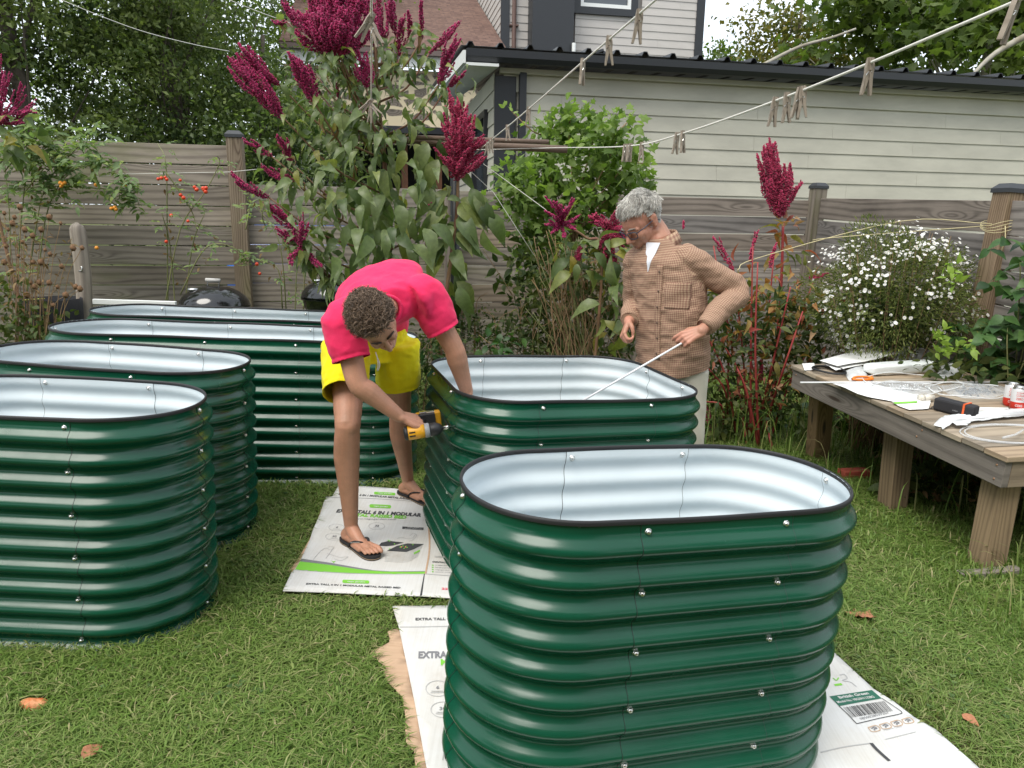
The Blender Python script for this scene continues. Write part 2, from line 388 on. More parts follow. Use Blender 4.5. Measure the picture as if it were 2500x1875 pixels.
b.build('wall', M['siding'], sh)
b = MB(); b.box(SC+D*4.7+ZZ*3.125+OUT*.012, (9.2, .03, .19), RW); b.box(SC+D*4.7+ZZ*3.25+OUT*.04, (9.3, .085, .062), RW, 0); b.build('frieze_board', M['siding'], sh, bevel=.006)
b = MB(); b.box(SC+D*.12+OUT*.012+ZZ*1.5, (.25, .05, 3.4), RW); b.build('corner_post', M['black'], sh, bevel=.006)
b = MB(); b.box(SC+D*.315+OUT*.055+ZZ*1.5, (.085, .075, 3.48), RW); b.build('downspout', M['black'], sh, bevel=.012)
b = MB()   # gutter: open trough with a lip
gp = [(-.0, .14), (-.0, .0), (-.075, .0), (-.11, .05), (-.115, .125), (-.1, .125)]
for i in range(len(gp)-1):
    (y0, z0), (y1, z1) = gp[i], gp[i+1]; a = SC-D*.36+OUT*.2+ZZ*3.29; e = a+D*9.6
    q = [a+PN*y0+ZZ*z0, e+PN*y0+ZZ*z0, e+PN*y1+ZZ*z1, a+PN*y1+ZZ*z1]; b.add(q, [(0, 1, 2, 3)])
a = SC-D*.36+OUT*.2+ZZ*3.29; b.add([a+PN*y+ZZ*z for y, z in gp], [tuple(range(len(gp)))])
b.build('gutter', M['black'], sh)
b = MB(); rs = .07   # ribbed metal roof, slope rs
xs_ = []; x = -.42
while x < 9.3: xs_ += [(x, 0), (x+.06, 0), (x+.085, .045), (x+.125, .045), (x+.15, 0)]; x += .335
v = []
for yb in (-.27, 4.5):
    v += [SC+D*x+PN*yb+ZZ*(3.45+rs*(yb+.27)+z) for x, z in xs_]
n = len(xs_); b.add(v, [(i, i+1, n+i+1, n+i) for i in range(n-1)]); ro = b.build('roof', M['black'], sh); ro.modifiers.new('thick', 'SOLIDIFY').thickness = .008
b = MB(); b.box(SC-D*.39+PN*2.1+ZZ*3.49, (.03, 4.9, .13), RW @ np.array(Matrix.Rotation(rs, 3, 'X'))); b.box(SC-D*.19+PN*2.1+ZZ*3.42, (.36, 4.9, .03), RW @ np.array(Matrix.Rotation(rs, 3, 'X'))); b.build('soffit', M['white'], sh)
b = MB()
for (y0, y1, z0, z1) in ((.45, .53, 1.2, 2.9), (1.62, 1.7, 1.2, 2.9), (.53, 1.62, 2.82, 2.9), (.53, 1.62, 1.2, 1.28)): b.box(SC+PN*(y0+y1)/2-D*.02+ZZ*(z0+z1)/2, (.07, y1-y0, z1-z0), RW)
wn = b.build('window', M['black'], sh); b = MB(); b.box(SC+PN*1.07+D*.02+ZZ*2.05, (.02, 1.1, 1.55), RW); b.build('pane', M['glass'], wn)
# ------------------------------------------------------------------ house
HC = np.array([-.52, 18., 0]); ho = thing('house', 'two storey grey sided house with brown shingled wing and cream stone wall beyond the shed', 'house', HC)
siding(HC+D*.17, D, 4.55, 3.2, 10.5, .172, OUT, M['siding2'], ho, True, holes=((1.7, 3.15, 6.35, 8.2), (.6, 1.55, 3.2, 6.9)))
siding(HC, PN, 8, 3.2, 10.5, .172, -D, M['siding2'], ho, False)
b = MB(); b.box(HC+D*2.43+PN*4.1+ZZ*5.2, (4.75, 8, 10.5), RW); b.build('wall', M['siding2'], ho)
for x in (.07, 4.78): b = MB(); b.box(HC+D*x+OUT*.015+ZZ*7, (.2, .06, 9.5), RW); b.build('corner_trim', M['black'], ho)
b = MB(); b.box(HC+D*1.08+OUT*.27+ZZ*5.5, (.96, .5, 4.0), RW); b.box(HC+D*1.08+OUT*.27+ZZ*7.55, (1.0, .54, .1), RW); b.build('bay', M['black'], ho, bevel=.01)
b = MB(); b.tube([HC+D*.27+OUT*.07+ZZ*3, HC+D*.27+OUT*.07+ZZ*11], .05, 10); b.box(HC+D*.27+OUT*.06+ZZ*5.95, (.2, .1, .03), RW); b.build('downspout', mat('brown_downspout', (.13, .075, .06), .5), ho)
b = MB()
for (x0, x1, z0, z1) in ((1.65, 3.2, 6.3, 6.45), (1.65, 1.82, 6.45, 8.1), (3.03, 3.2, 6.45, 8.1), (1.65, 3.2, 8.1, 8.25)): b.box(HC+D*(x0+x1)/2+OUT*.03+ZZ*(z0+z1)/2, (x1-x0, .1, z1-z0), RW)
wn = b.build('window', M['black'], ho)
b = MB()
for (x0, x1, z0, z1) in ((1.82, 3.03, 6.45, 6.53), (1.82, 1.89, 6.53, 8.1), (2.96, 3.03, 6.53, 8.1)): b.box(HC+D*(x0+x1)/2+OUT*.035+ZZ*(z0+z1)/2, (x1-x0, .08, z1-z0), RW)
b.build('sash', M['white'], wn)
b = MB(); b.box(HC+D*2.425+OUT*.0+ZZ*7.3, (1.06, .03, 1.55), RW); b.build('pane', M['glass'], wn)
b = MB(); b.tube([HC+D*1.55+OUT*.6+ZZ*4., HC+D*1.55+OUT*.6+ZZ*5.53], .045, 10); b.build('vent_pipe', M['white'], ho)
b = MB(); g0 = HC+D*2.05+OUT*1.2     # small white gabled dormer by the bay
b.add([g0-D*.75+ZZ*4.7, g0+D*.75+ZZ*4.7, g0+D*.75+ZZ*5.0, g0+ZZ*5.24, g0-D*.75+ZZ*5.0, g0-D*.75+PN*1.15+ZZ*5.0, g0+PN*1.15+ZZ*5.24, g0+D*.75+PN*1.15+ZZ*5.0], [(0, 1, 2, 3, 4)]); b.build('gable', M['white'], ho)
b = MB()
for s_ in (-1, 1): b.add([g0+OUT*.1+ZZ*5.25, g0+OUT*.1+D*.85*s_+ZZ*4.97, g0+PN*1.15+D*.85*s_+ZZ*4.97, g0+PN*1.15+ZZ*5.25], [(0, 1, 2, 3)])
gr = b.build('roof', M['cap'], ho); gr.modifiers.new('thick', 'SOLIDIFY').thickness = .05
m = mat('brown_shingles', (.25, .15, .11), .9, spec=.2); t = NT(m); uv = t.n('UVMap').outputs[0]
br = t.n('TexBrick', i_Scale=1., offset=.37, squash=1.); br.inputs['Mortar Size'].default_value = .008; br.inputs['Brick Width'].default_value = .28; br.inputs['Row Height'].default_value = .15; br.inputs['Bias'].default_value = 0.
br.inputs['Color1'].default_value = (.09, .05, .04, 1); br.inputs['Color2'].default_value = (.19, .115, .088, 1); br.inputs['Mortar'].default_value = (.06, .04, .035, 1); t.l(uv, br.inputs['Vector']); t.base(t.mix(.5, br.outputs['Color'], t.ramp(t.noise(uv, 9, 4), [(.3, (.07, .042, .035)), (.7, (.2, .125, .1))]))); M['shingle'] = m
m = mat('cream_stone_wall', (.6, .52, .36), .9, spec=.2); t = NT(m); co = t.coord('Object', (1, 1, 2.0))
vo = t.n('TexVoronoi', i_Scale=2.6, feature='DISTANCE_TO_EDGE'); t.l(co, vo.inputs['Vector']); vc = t.n('TexVoronoi', i_Scale=2.6); t.l(co, vc.inputs['Vector'])
stone = t.mix(t.ramp(t.math('ADD', vo.outputs['Distance'], t.math('MULTIPLY', t.noise(co, 8, 3), .12)), [(.17, (0, 0, 0)), (.22, (1, 1, 1))]), (.66, .56, .38), t.mix(t.math('FRACT', t.math('MULTIPLY', vc.outputs['Distance'], 7.)), (.1, .085, .07), (.26, .22, .18))); t.base(stone); t.bump(vo.outputs['Distance'], .4); M['stone'] = m
WG = HC+OUT*1.0-D*.02
def rp(x, y): return WG+D*x+PN*y+ZZ*(5.22+.46*y)
v = [rp(-4.75, -.3), rp(-.02, -.3), rp(-.02, 8), rp(-4.75, 8)]
r_ = mesh('wing_roof', v, [(0, 1, 2, 3)], M['shingle'], ho, False, uv=[(0, 0), (4.73, 0), (4.73, 9.2), (0, 9.2)]); r_.modifiers.new('thick', 'SOLIDIFY').thickness = .12
b = MB(); b.box(WG-D*2.35+OUT*.36+ZZ*4.98, (4.8, .12, .1), RW); b.build('wing_gutter', mat('brown_gutter', (.12, .085, .075), .5), ho)
b = MB(); b.box(WG-D*2.35+OUT*.25+ZZ*4.83, (4.75, .1, .22), RW); b.build('fascia', M['white'], ho)
b = MB(); b.box(WG-D*2.4+PN*3.2+ZZ*2.2, (4.6, 6.4, 5.0), RW); b.build('stone_wall', M['stone'], ho)
b = MB(); b.box(WG-D*4.5+OUT*.08+ZZ*2.2, (.1, .1, 5.0), RW); b.build('downspout', mat('grey_downspout', (.25, .24, .22), .5), ho)

po_ = thing('porch', 'dark open porch with brown posts behind the amaranth, left of the shed', 'porch', (-2.1, 14.3, 0)); b = MB(); c_ = np.array([-2.05, 14.5, 0])
b.box(c_+PN*1.4+ZZ*1.5, (3.0, .1, 3.2), RW); b.build('back_wall', mat('painted_porch_shade', (.02, .018, .018), .9), po_)  # near-black colour paints in the shade of the porch recess
b = MB(); b.box(c_+PN*.6+ZZ*3.2, (3.3, 2.0, .12), RW); b.build('roof', M['black'], po_)
for x in (-1.4, -.2, .45, 1.4): b = MB(); b.box(c_+D*x+ZZ*1.5, (.12, .12, 3.2), RW); b.build('post', varied('brown_post', (.16, .07, .035), (.11, .05, .03), 8, .7), po_)
# ------------------------------------------------------------------ trees beyond the fence
LM = {
 'cedar': leafmat('cedar_foliage', [(.035, .06, .02), (.1, .135, .045), (.19, .23, .085)], .4, .6, .2),
 'dark': leafmat('dark_tree_leaves', [(.045, .08, .026), (.125, .175, .06), (.22, .28, .11)], .55, .45, .45),
 'mid': leafmat('light_tree_leaves', [(.07, .11, .025), (.14, .2, .045), (.23, .29, .08)], .5, .5, .35),
 'gold': leafmat('yellowing_tree_leaves', [(.08, .1, .025), (.16, .16, .04), (.25, .2, .05)], .4, .5, .35),
 'syc': leafmat('sycamore_leaves', [(.06, .1, .022), (.12, .17, .04), (.18, .23, .07)], .55, .45, .4)}
def tree(name, label, base, h, crown, rad_, nc, nl, leafsize, lm, tpl='diamond', bark='bark', spread=.55, flat=.55, trunk_r=.12, droop=0., group='trees beyond the fence', skew=0., limbs=None):
    """crown=(z of its centre); rad_=(rx,ry,rz)"""
    x, y = base; b0 = Vector((x, y, gz(x)-.1)); root = thing(name, label, 'tree', b0, group=group)
    c = np.array([x+skew, y, crown]); q = RNG.normal(size=(nc, 3)); q = unit(q)*(RNG.random((nc, 1))**.42)
    cl = c+q*np.array(rad_)*(.82+.3*RNG.random((nc, 1)))
    cl = cl[cl[:, 2] > 1.0]; nc = len(cl)
    b = MB(); top = Vector((x+skew*.6, y, h*.93)); tp = smoothpath([b0, b0.lerp(top, .33)+Vector((.1, 0, 0)), b0.lerp(top, .66)-Vector((.08, .1, 0)), top], 5)
    rr = np.linspace(trunk_r, .03, len(tp)); b.tube(tp, rr, 9); b.build('trunk', M[bark], root, True)
    b = MB(); sel = RNG.choice(nc, min(nc, 26), False) if nc else []
    for i in sel:
        e = cl[i]; k = int(np.clip((e[2]-1.2)/h*len(tp)*.75, 1, len(tp)-2)); s_ = tp[k]; mid = (s_+e)/2+RNG.normal(size=3)*.12-np.array([0, 0, .15])
        b.tube(smoothpath([s_, mid, e], 4), np.linspace(rr[k]*.28, .008, 9), 5)
    b.build('limb', M[bark], root, True)
    w_ = RNG.random(nc)*.7+.5; idx = RNG.choice(nc, nl, p=w_/w_.sum()); sz = (RNG.random(nc)*.6+.7)*spread
    off = RNG.normal(size=(nl, 3))*.5; off *= sz[idx][:, None]*np.array([1, 1, flat]); pos = cl[idx]+off
    pos[:, 2] -= droop*np.hypot(off[:, 0], off[:, 1])
    d = rdir(nl, -.35); up = rdir(nl, 1.3)
    tone = np.clip(.5+.28*RNG.normal(size=nc)[idx]*.8+.2*RNG.normal(size=nl), 0, 1)
    k = pos[:, 2] > .6; L = leafsize*(.7+.6*RNG.random(nl))
    leaves('crown', lm, pos[k], d[k], up[k], L[k], L[k]*(.62 if tpl == 'diamond' else 1.), tpl, root, tone[k]); return root
tree('cedar_tree', 'dark feathery cedar at the far left behind the fence', (-7.6, 11.5), 9.5, 4.9, (2.1, 2., 4.4), 140, 28000, .085, LM['cedar'], spread=.62, flat=.3, droop=.5, trunk_r=.15)
tree('cedar_tree', 'dark cedar leaning in behind the fence between the leftmost cedar and the broadleaf tree', (-5.9, 13.), 8.5, 4.6, (1.6, 1.5, 3.8), 120, 23000, .085, LM['cedar'], spread=.6, flat=.32, droop=.45)
tree('broadleaf_tree', 'mid green dense tree with dark trunk behind the taller fence', (-6.9, 15.5), 9, 5.4, (2.1, 2., 3.6), 120, 20000, .09, LM['dark'], spread=.75)
tree('broadleaf_tree', 'dark green bushy tree standing just left of the tall fence post', (-4.5, 13.5), 5, 2.5, (1.7, 1.6, 1.7), 80, 15000, .09, LM['dark'], spread=.75)
tree('broadleaf_tree', 'pale yellow green open tree beside the stone wall', (-6.0, 20.), 11, 6.6, (3.3, 2.5, 4.6), 100, 14000, .115, LM['mid'], spread=.9)
tree('broadleaf_tree', 'dim green tree filling the gap below the pale open tree', (-5.0, 17.5), 4.6, 2.2, (1.5, 1.5, 1.9), 60, 9000, .1, LM['dark'], spread=.8)
tree('broadleaf_tree', 'tall deep green tree far behind the cedars', (-9.5, 21.), 11, 5.5, (4.2, 2., 5.), 130, 26000, .13, LM['dark'], spread=1.)
tree('broadleaf_tree', 'yellowing tree seen between the house corner and the sycamore', (7.3, 21.), 8, 5.7, (1.9, 1.5, 1.6), 60, 8000, .14, LM['gold'], spread=.8, group='trees behind the shed')
tree('broadleaf_tree', 'small pale green tree touching the right corner of the house', (6.1, 24.), 7, 5.9, (.9, 1, 1.2), 22, 2200, .14, LM['mid'], spread=.7, group='trees behind the shed')
sy = tree('sycamore_tree', 'large leaved sycamore with pale bark rising behind the shed roof', (10.6, 18.), 8.6, 6.3, (5., 2., 1.5), 80, 6500, .19, LM['syc'], 'lobed', 'bark_pale', spread=.85, flat=.7, trunk_r=.22, group='trees behind the shed')
for pts, r0 in (([at(1850, 165, 14.5), at(1950, 115, 14.4), at(2030, 92, 14.4), at(2090, 70, 14.2)], .05), ([at(2350, 210, 14), at(2430, 130, 14), at(2560, 60, 14)], .065)):
    b = MB(); p = smoothpath(pts, 5); b.tube(p, np.linspace(r0*.35, r0, len(p)) if r0 > .06 else np.linspace(.018, .035, len(p))[::-1], 8); b.build('limb', M['bark_pale'], sy, True)

# unseen trees and house added behind the camera to darken reflections and front light
tree('broadleaf_tree', 'unseen broad tree added behind the camera on the left to shape reflections', (-9., -5.), 10, 5.6, (3., 2.5, 3.6), 70, 10000, .2, LM['dark'], spread=1., group='unseen trees added behind the camera')
tree('broadleaf_tree', 'unseen broad tree added behind the camera on the right to shape reflections', (9.5, -5.), 10, 5.4, (3., 2.5, 3.6), 70, 10000, .2, LM['dark'], spread=1., group='unseen trees added behind the camera')
hb = thing('house', 'unseen brick house with a pitched roof, added behind the camera to darken reflections', 'house', (0, -7, 0)); b = MB(); b.box((.5, -9.5, 3.4), (11, 6, 7.2)); b.build('wall', varied('brown_brick', (.2, .1, .07), (.26, .14, .1), 12, .9, .3), hb)
b = MB(); b.add([(-5.3, -6.2, 6.8), (6.3, -6.2, 6.8), (6.3, -9.5, 8.6), (-5.3, -9.5, 8.6), (-5.3, -12.8, 6.8), (6.3, -12.8, 6.8)], [(0, 1, 2, 3), (3, 2, 5, 4)]); o = b.build('roof', M['shingle'], hb); o.modifiers.new('thick', 'SOLIDIFY').thickness = .15
for x in (-2, .5, 3): b = MB(); b.box((x, -6.48, 2.6), (1.1, .06, 1.4)); b.build('window', M['glass'], hb)
# ------------------------------------------------------------------ raised beds
M['green'] = mat('green_enamel', (.002, .054, .026), .2, spec=.42); t = NT(M['green']); co = t.coord('Object')
t.rough(t.ramp(t.noise(co, 9, 5, .6), [(.3, (.18,)*3), (.75, (.29,)*3)])); t.base(t.ramp(t.noise(co, 4, 3), [(.3, (.0025, .055, .028)), (.7, (.004, .068, .035))])); t.bump(t.noise(co, 5, 2), .06, .01)
M['liner'] = mat('white_enamel', (.64, .705, .73), .75, spec=.12); t = NT(M['liner']); t.base(t.ramp(t.noise(t.coord('Object'), 5, 5), [(.3, (.62, .69, .715)), (.7, (.67, .735, .76))]))
M['rubber'] = mat('black_rubber', (.012, .012, .013), .6); M['edge'] = mat('cut_edge', (.01, .014, .012), .5)
M['steel'] = mat('bright_steel', (.7, .69, .66), .25, 1.)
BH, PER = .853, .0785
def prof(z):
    k = BH-.03-z
    if z < .024: return -.004+.022*(1-z/.024)**.8
    if k < 0: return -.012
    u = (k/PER) % 1; s = .5-.5*math.cos(2*math.pi*u)
    return -.012+.025*s
def rrect(hl, hw, r):
    """perimeter function s-> (x,y,nx,ny); starts at the front side centre (y=-hw), runs towards +x"""
    sx, sy = hl-r, max(hw-r, 0); q = math.pi*r/2
    seg = [('l', (0, -hw), (1, 0), sx), ('a', (sx, -sy), -90, q), ('l', (hl, -sy), (0, 1), 2*sy), ('a', (sx, sy), 0, q), ('l', (sx, hw), (-1, 0), 2*sx), ('a', (-sx, sy), 90, q), ('l', (-hl, sy), (0, -1), 2*sy), ('a', (-sx, -sy), 180, q), ('l', (-sx, -hw), (1, 0), sx)]
    T = sum(s[3] for s in seg)
    def f(s):
        s = s % T
        for ty, p, d, L in seg:
            if s <= L+1e-9:
                if ty == 'l': return (p[0]+d[0]*s, p[1]+d[1]*s, d[1], -d[0])
                a = rad(d)+s/r; return (p[0]+r*math.cos(a), p[1]+r*math.sin(a), math.cos(a), math.sin(a))
            s -= L
        return f(0)
    return f, T, sx, sy, q
BEDPOLY = []; BEDROOT = []
zs = np.concatenate([[BH, BH-.03+.004], np.linspace(BH-.03, 0.0, 12*9+1)])
po = np.array([prof(z) for z in zs])
def bed(cx, cy, ang, hl, hw, r, jf, label, bolts_in=True):
    R = M4 @ Matrix.Translation((cx, cy, 0)) @ Matrix.Rotation(ang, 4, 'Z'); l_, q_, s_ = R.decompose()
    root = thing('raised_bed', label, 'raised bed', l_, q_.to_euler(), 'corrugated green raised garden beds')
    f, T, sx, sy, q = rrect(hl, hw, r); BEDROOT.append((root, R, f, T))
    # joints: along front (+x), right end, back, left end
    fr = sorted(jf); J = [(x % T) for x in fr if x >= 0]
    s_end = sx+q+sy
    ends = [0.] if sy < .05 else [-.8*sy, .8*sy]
    J += [s_end+e for e in ends]
    bk = sx+2*q+2*sy+sx
    J += sorted(bk-x for x in jf)
    J += [bk+sx+q+sy+e for e in ends]; J += [(x % T) for x in fr if x < 0]
    J = sorted(J); n = len(J)
    for i in range(n):
        a, b_ = J[i]-.02, (J[i+1] if i < n-1 else J[0]+T)+.02
        k = max(4, int((b_-a)/.03)); S_ = np.linspace(a, b_, k+1); S_ = np.concatenate([[a, a+.0013], S_[1:-1], [b_-.0013, b_]]); k += 2; up = .0013 if i % 2 else 0.
        v = []; 
        for sheet_ in (0, 1):
            for s in S_:
                x, y, nx, ny = f(s); o = po+up if sheet_ == 0 else -.0136+.5*(po+.012)+up; v += [(x+nx*oo, y+ny*oo, z) for oo, z in zip(o, zs)]
        m_ = len(zs); F_ = []; mi = []; h = (k+1)*m_
        for c in range(k):
            for j in range(m_-1):
                p = c*m_+j; F_.append((p, p+1, p+m_+1, p+m_)); mi.append(2 if up and c in (0, k-1) else 0)
                F_.append((h+p+m_, h+p+m_+1, h+p+1, h+p)); mi.append(2 if not up and c in (0, k-1) else 1)
        for c in (0, k):
            q0 = len(v); v += [v[c*m_+j] for j in range(m_)]+[v[h+c*m_+j] for j in range(m_)]
            for j in range(m_-1):
                p = q0+j; F_.append((p, m_+p, m_+p+1, p+1) if c == 0 else (p+1, m_+p+1, m_+p, p)); mi.append(2)
        mesh('side_panel', v, F_, [M['green'], M['liner'], M['edge']], root, True, mi, world=False)
    P = [f(s) for s in np.linspace(0, T, 161)[:-1]]; v = []; rp_ = [(-.0142, -.009), (-.0148, -.002), (-.0132, .0025), (-.0105, .004), (-.0075, .0025), (-.006, -.002), (-.0065, -.009)]
    for x, y, nx, ny in P: v += [(x+nx*a, y+ny*a, BH+z+.0018*math.sin(9*x+5*y)) for a, z in rp_]
    m_ = len(rp_); F_ = [(c*m_+j, ((c+1) % 160)*m_+j, ((c+1) % 160)*m_+j+1, c*m_+j+1) for c in range(160) for j in range(m_-1)]
    mesh('rim_trim', v, F_, M['rubber'], root, True, world=False)
    hv, hf = lathe_vf([(.0, .0066), (.003, .0063), (.0062, .004), (.0078, .001), (.0078, 0), (.0095, -.0002), (.0095, -.0015)], 14)
    first = None
    for s in J:
        for side in (1, -1):
            for kk in range(0, 11, 2 if side == 1 else 3):
                z = BH-.03-PER*kk-(0 if side == 1 else 0)
                x, y, nx, ny = f(s); o = -.012+(.003 if side == 1 else -.003)
                if first is None: first = mesh('bolt', hv, hf, M['steel'], root, True, world=False); bo = first
                else: bo = dup(first, root)
                bo.location = (x+nx*o, y+ny*o, z); bo.rotation_euler = Vector((nx*side, ny*side, 0)).to_track_quat('Z', 'Y').to_euler()
    BEDPOLY.append([tuple((R @ Vector((x+nx*.0, y+ny*.0, 0)))[:2]) for x, y, nx, ny in P])
    return root
BEDS = {
 'L1': (-1.70, 2.60, .020, .556, .305, .300, (-.2, .22), 'short green bed cut by the left frame edge, nearest of the left row'),
 'L2': (-1.865, 3.37, -.070, .622, .305, .300, (-.22, .24), 'short green bed second in the left row, between the nearest bed and the long ones'),
 'L3': (-1.625, 4.28, .135, 1.045, .300, .295, (-.62, -.13, .36, .8), 'long green bed directly behind the bending person, third in the left row'),
 'L4': (-1.90, 5.00, .152, .96, .300, .295, (-.6, -.1, .4), 'long green bed hindmost in the left row, right by the kettle grills'),
 'R2': (.227, 3.49, .315, .590, .515, .280, (-.26, .24), 'wide squarish green bed the two people are bolting together'),
 'F': (.429, 1.959, .268, .572, .291, .286, (-.16, .223), 'oval green bed closest to the camera, standing on printed cardboard')}
for k_, a_ in BEDS.items():
    r_ = bed(*a_)
    if k_ == 'F': r_.scale[2] = 1.042
# ------------------------------------------------------------------ flattened cardboard with print
m = mat('white_cardboard', (.6, .6, .58), .7, spec=.25); t = NT(m); co = t.coord('Object')
st = t.ramp(t.noise(co, 3.1, 6, .65), [(.4, (.64, .64, .625)), (.62, (.58, .56, .515)), (.78, (.46, .4, .33))])
fl = t.noise(t.coord('Object', (150, 3, 1)), 1., 2); t.base(t.mix(.12, st, t.ramp(fl, [(.35, (.5, .48, .44)), (.6, (.8, .8, .79))]))); t.bump(fl, .12, .002); M['card'] = m
M['kraft'] = varied('bare_kraft_cardboard', (.55, .38, .25), (.47, .31, .2), 5, .85, .1, stretch=(1, 14, 1))
M['ink'] = mat('black_ink', (.05, .052, .055), .7); M['ink_grey'] = mat('grey_ink', (.2, .2, .21), .7); M['ink_pale'] = mat('pale_line_ink', (.42, .42, .41), .7)
M['ink_green'] = mat('green_ink', (.2, .55, .05), .6); M['ink_red'] = mat('pink_red_ink', (.75, .1, .15), .7); M['ink_dgreen'] = mat('dark_green_ink', (.012, .12, .07), .5)
CARDPOLY = []
def gpts(px, h): return [gnd(x, y, h) for x, y in px]
def sheet(name, px, h, m, parent, th=.004, warp=.004, seed=0, cut=.05):
    """cardboard sheet laid on the ground, finely cut so that it can undulate"""
    P = [gnd(x, y) for x, y in px]; poly = [(p.x, p.y) for p in P]
    bm = bmesh.new(); vs = [bm.verts.new((p[0], p[1], 0)) for p in poly]; bm.faces.new(vs); 
    bmesh.ops.triangulate(bm, faces=bm.faces[:])
    for ax in (0, 1):
        lo, hi = min(p[ax] for p in poly), max(p[ax] for p in poly); x = lo+cut
        while x < hi:
            no = (1, 0, 0) if ax == 0 else (0, 1, 0); co_ = (x, 0, 0) if ax == 0 else (0, x, 0)
            bmesh.ops.bisect_plane(bm, geom=bm.verts[:]+bm.edges[:]+bm.faces[:], plane_co=co_, plane_no=no); x += cut
    bmesh.ops.recalc_face_normals(bm, faces=bm.faces[:])
    if bm.faces[:][0].normal.z < 0: bmesh.ops.reverse_faces(bm, faces=bm.faces[:])
    for v in bm.verts: v.co.z = -math.tan(TILT)*v.co.x+h+warp*noise.noise((v.co.x*2.3+seed, v.co.y*2.3, seed))
    me = bpy.data.meshes.new(name); bm.to_mesh(me); bm.free(); me.materials.append(m)
    for p in me.polygons: p.use_smooth = True
    o = bpy.data.objects.new(name, me); COL.objects.link(o); o.modifiers.new('thick', 'SOLIDIFY').thickness = th
    if parent: o.parent = parent; o.matrix_parent_inverse = wmat(parent).inverted()
    return o
def wrp(p, h, warp, seed): return V(p.x, p.y, -math.tan(TILT)*p.x+h+warp*noise.noise((p.x*2.3+seed, p.y*2.3, seed)))
def textmesh(body, font_bold=0.):
    cu = bpy.data.curves.new('print', 'FONT'); cu.body = body; cu.size = 1; cu.offset = font_bold; cu.resolution_u = 2
    o = bpy.data.objects.new('print', cu); COL.objects.link(o); dg = bpy.context.evaluated_depsgraph_get(); dg.update()
    me = bpy.data.meshes.new_from_object(o.evaluated_get(dg)); bpy.data.objects.remove(o); bpy.data.curves.remove(cu)
    v = np.zeros(len(me.vertices)*3); me.vertices.foreach_get('co', v); v = v.reshape(-1, 3); f = [tuple(p.vertices) for p in me.polygons]
    v[:, 0] -= v[:, 0].min(); bpy.data.meshes.remove(me); return v, f
def textobj(name, body, m, parent, o, ex, ey, width, height, bold=.02, hfn=None):
    """text lying in the plane of ex, ey from origin o, fitted to width x cap height"""
    v, f = textmesh(body, bold); k = width/max(v[:, 0].max(), 1e-6); o = np.array(o); ex = unit(ex); ey = unit(ey)
    w_ = o+np.outer(v[:, 0]*k, ex)+np.outer(v[:, 1]*height/.73, ey)
    if hfn: w_[:, 2] = [hfn(p) for p in w_]
    return mesh(name, w_, f, m, parent, False)
class Card:
    def __init__(s, root, h, warp, seed): s.root, s.h, s.warp, s.seed = root, h, warp, seed
    def hf(s, lift): return lambda p: -math.tan(TILT)*p[0]+s.h+.0012+lift+s.warp*noise.noise((p[0]*2.3+s.seed, p[1]*2.3, s.seed))
    def text(s, body, pl, pr, pup, m, bold=.02, lift=.0006, name='printed_text'):
        a, b_, u = gnd(*pl), gnd(*pr), gnd(*pup); d = b_-a; return textobj(name, body, M[m], s.root, a, d, np.cross([0, 0, 1], d), d.length, abs((u-a).cross(d.normalized()).length), bold, s.hf(lift))
    def poly(s, px, m, lift=.0003, name='printed_shape'):
        hf = s.hf(lift); P = [gnd(x, y) for x, y in px]; bm = bmesh.new(); bm.faces.new([bm.verts.new((p.x, p.y, 0)) for p in P]); bmesh.ops.triangulate(bm, faces=bm.faces[:])
        for i in range(2): bmesh.ops.subdivide_edges(bm, edges=[e for e in bm.edges if e.calc_length() > .06], cuts=2, use_grid_fill=True)
        bmesh.ops.recalc_face_normals(bm, faces=bm.faces[:])
        v = [(q.co.x, q.co.y, hf(q.co)) for q in bm.verts]; bm.verts.index_update(); f = [tuple(q.index for q in fc.verts) for fc in bm.faces]; bm.free()
        return mesh(name, v, f, M[m], s.root, False)
    def line(s, px, m, w_=.0022, lift=.0008, name='printed_line', close=False):
        P = [gnd(x, y) for x, y in px]; P = smoothpath(P+([P[0]] if close else []), 5); hf = s.hf(lift); n = np.gradient(P, axis=0); n = unit(np.stack([-n[:, 1], n[:, 0], 0*n[:, 0]], 1))*w_/2
        v = []; 
        for p, q in zip(P, n): v += [p-q, p+q]
        v = np.array(v); v[:, 2] = [hf(p) for p in v]
        return mesh(name, v, [(2*i, 2*i+1, 2*i+3, 2*i+2) for i in range(len(P)-1)], M[m], s.root, False)
    def ellipse(s, c, rx, ry, m, w_=.0022): return s.line([(c[0]+rx*math.cos(a), c[1]+ry*math.sin(a)) for a in np.linspace(0, 2*math.pi, 14)[:-1]], m, w_, close=True, name='printed_ring')
    def pill(s, x0, y0, x1, y1, hh, m='ink_green', name='logo'):
        """rounded bar between two px points, half height hh px"""
        p = []
        for k, (cx, cy) in enumerate(((x1, y1), (x0, y0))):
            for a in np.linspace(-math.pi/2, math.pi/2, 5): p.append((cx+(1 if k == 0 else -1)*hh*.8*math.cos(a), cy+(1 if k == 0 else -1)*hh*math.sin(a)))
        return s.poly(p, m, name=name)
k2 = .2125
def q6(x, y): return (680+x*k2, 1180+y*k2)
c1 = thing('cardboard', 'white printed cardboard box laid flat under the bending person in flip-flops', 'cardboard', gnd(890, 1330), group='flattened printed boxes')
C1 = Card(c1, .024, .006, 1.3)
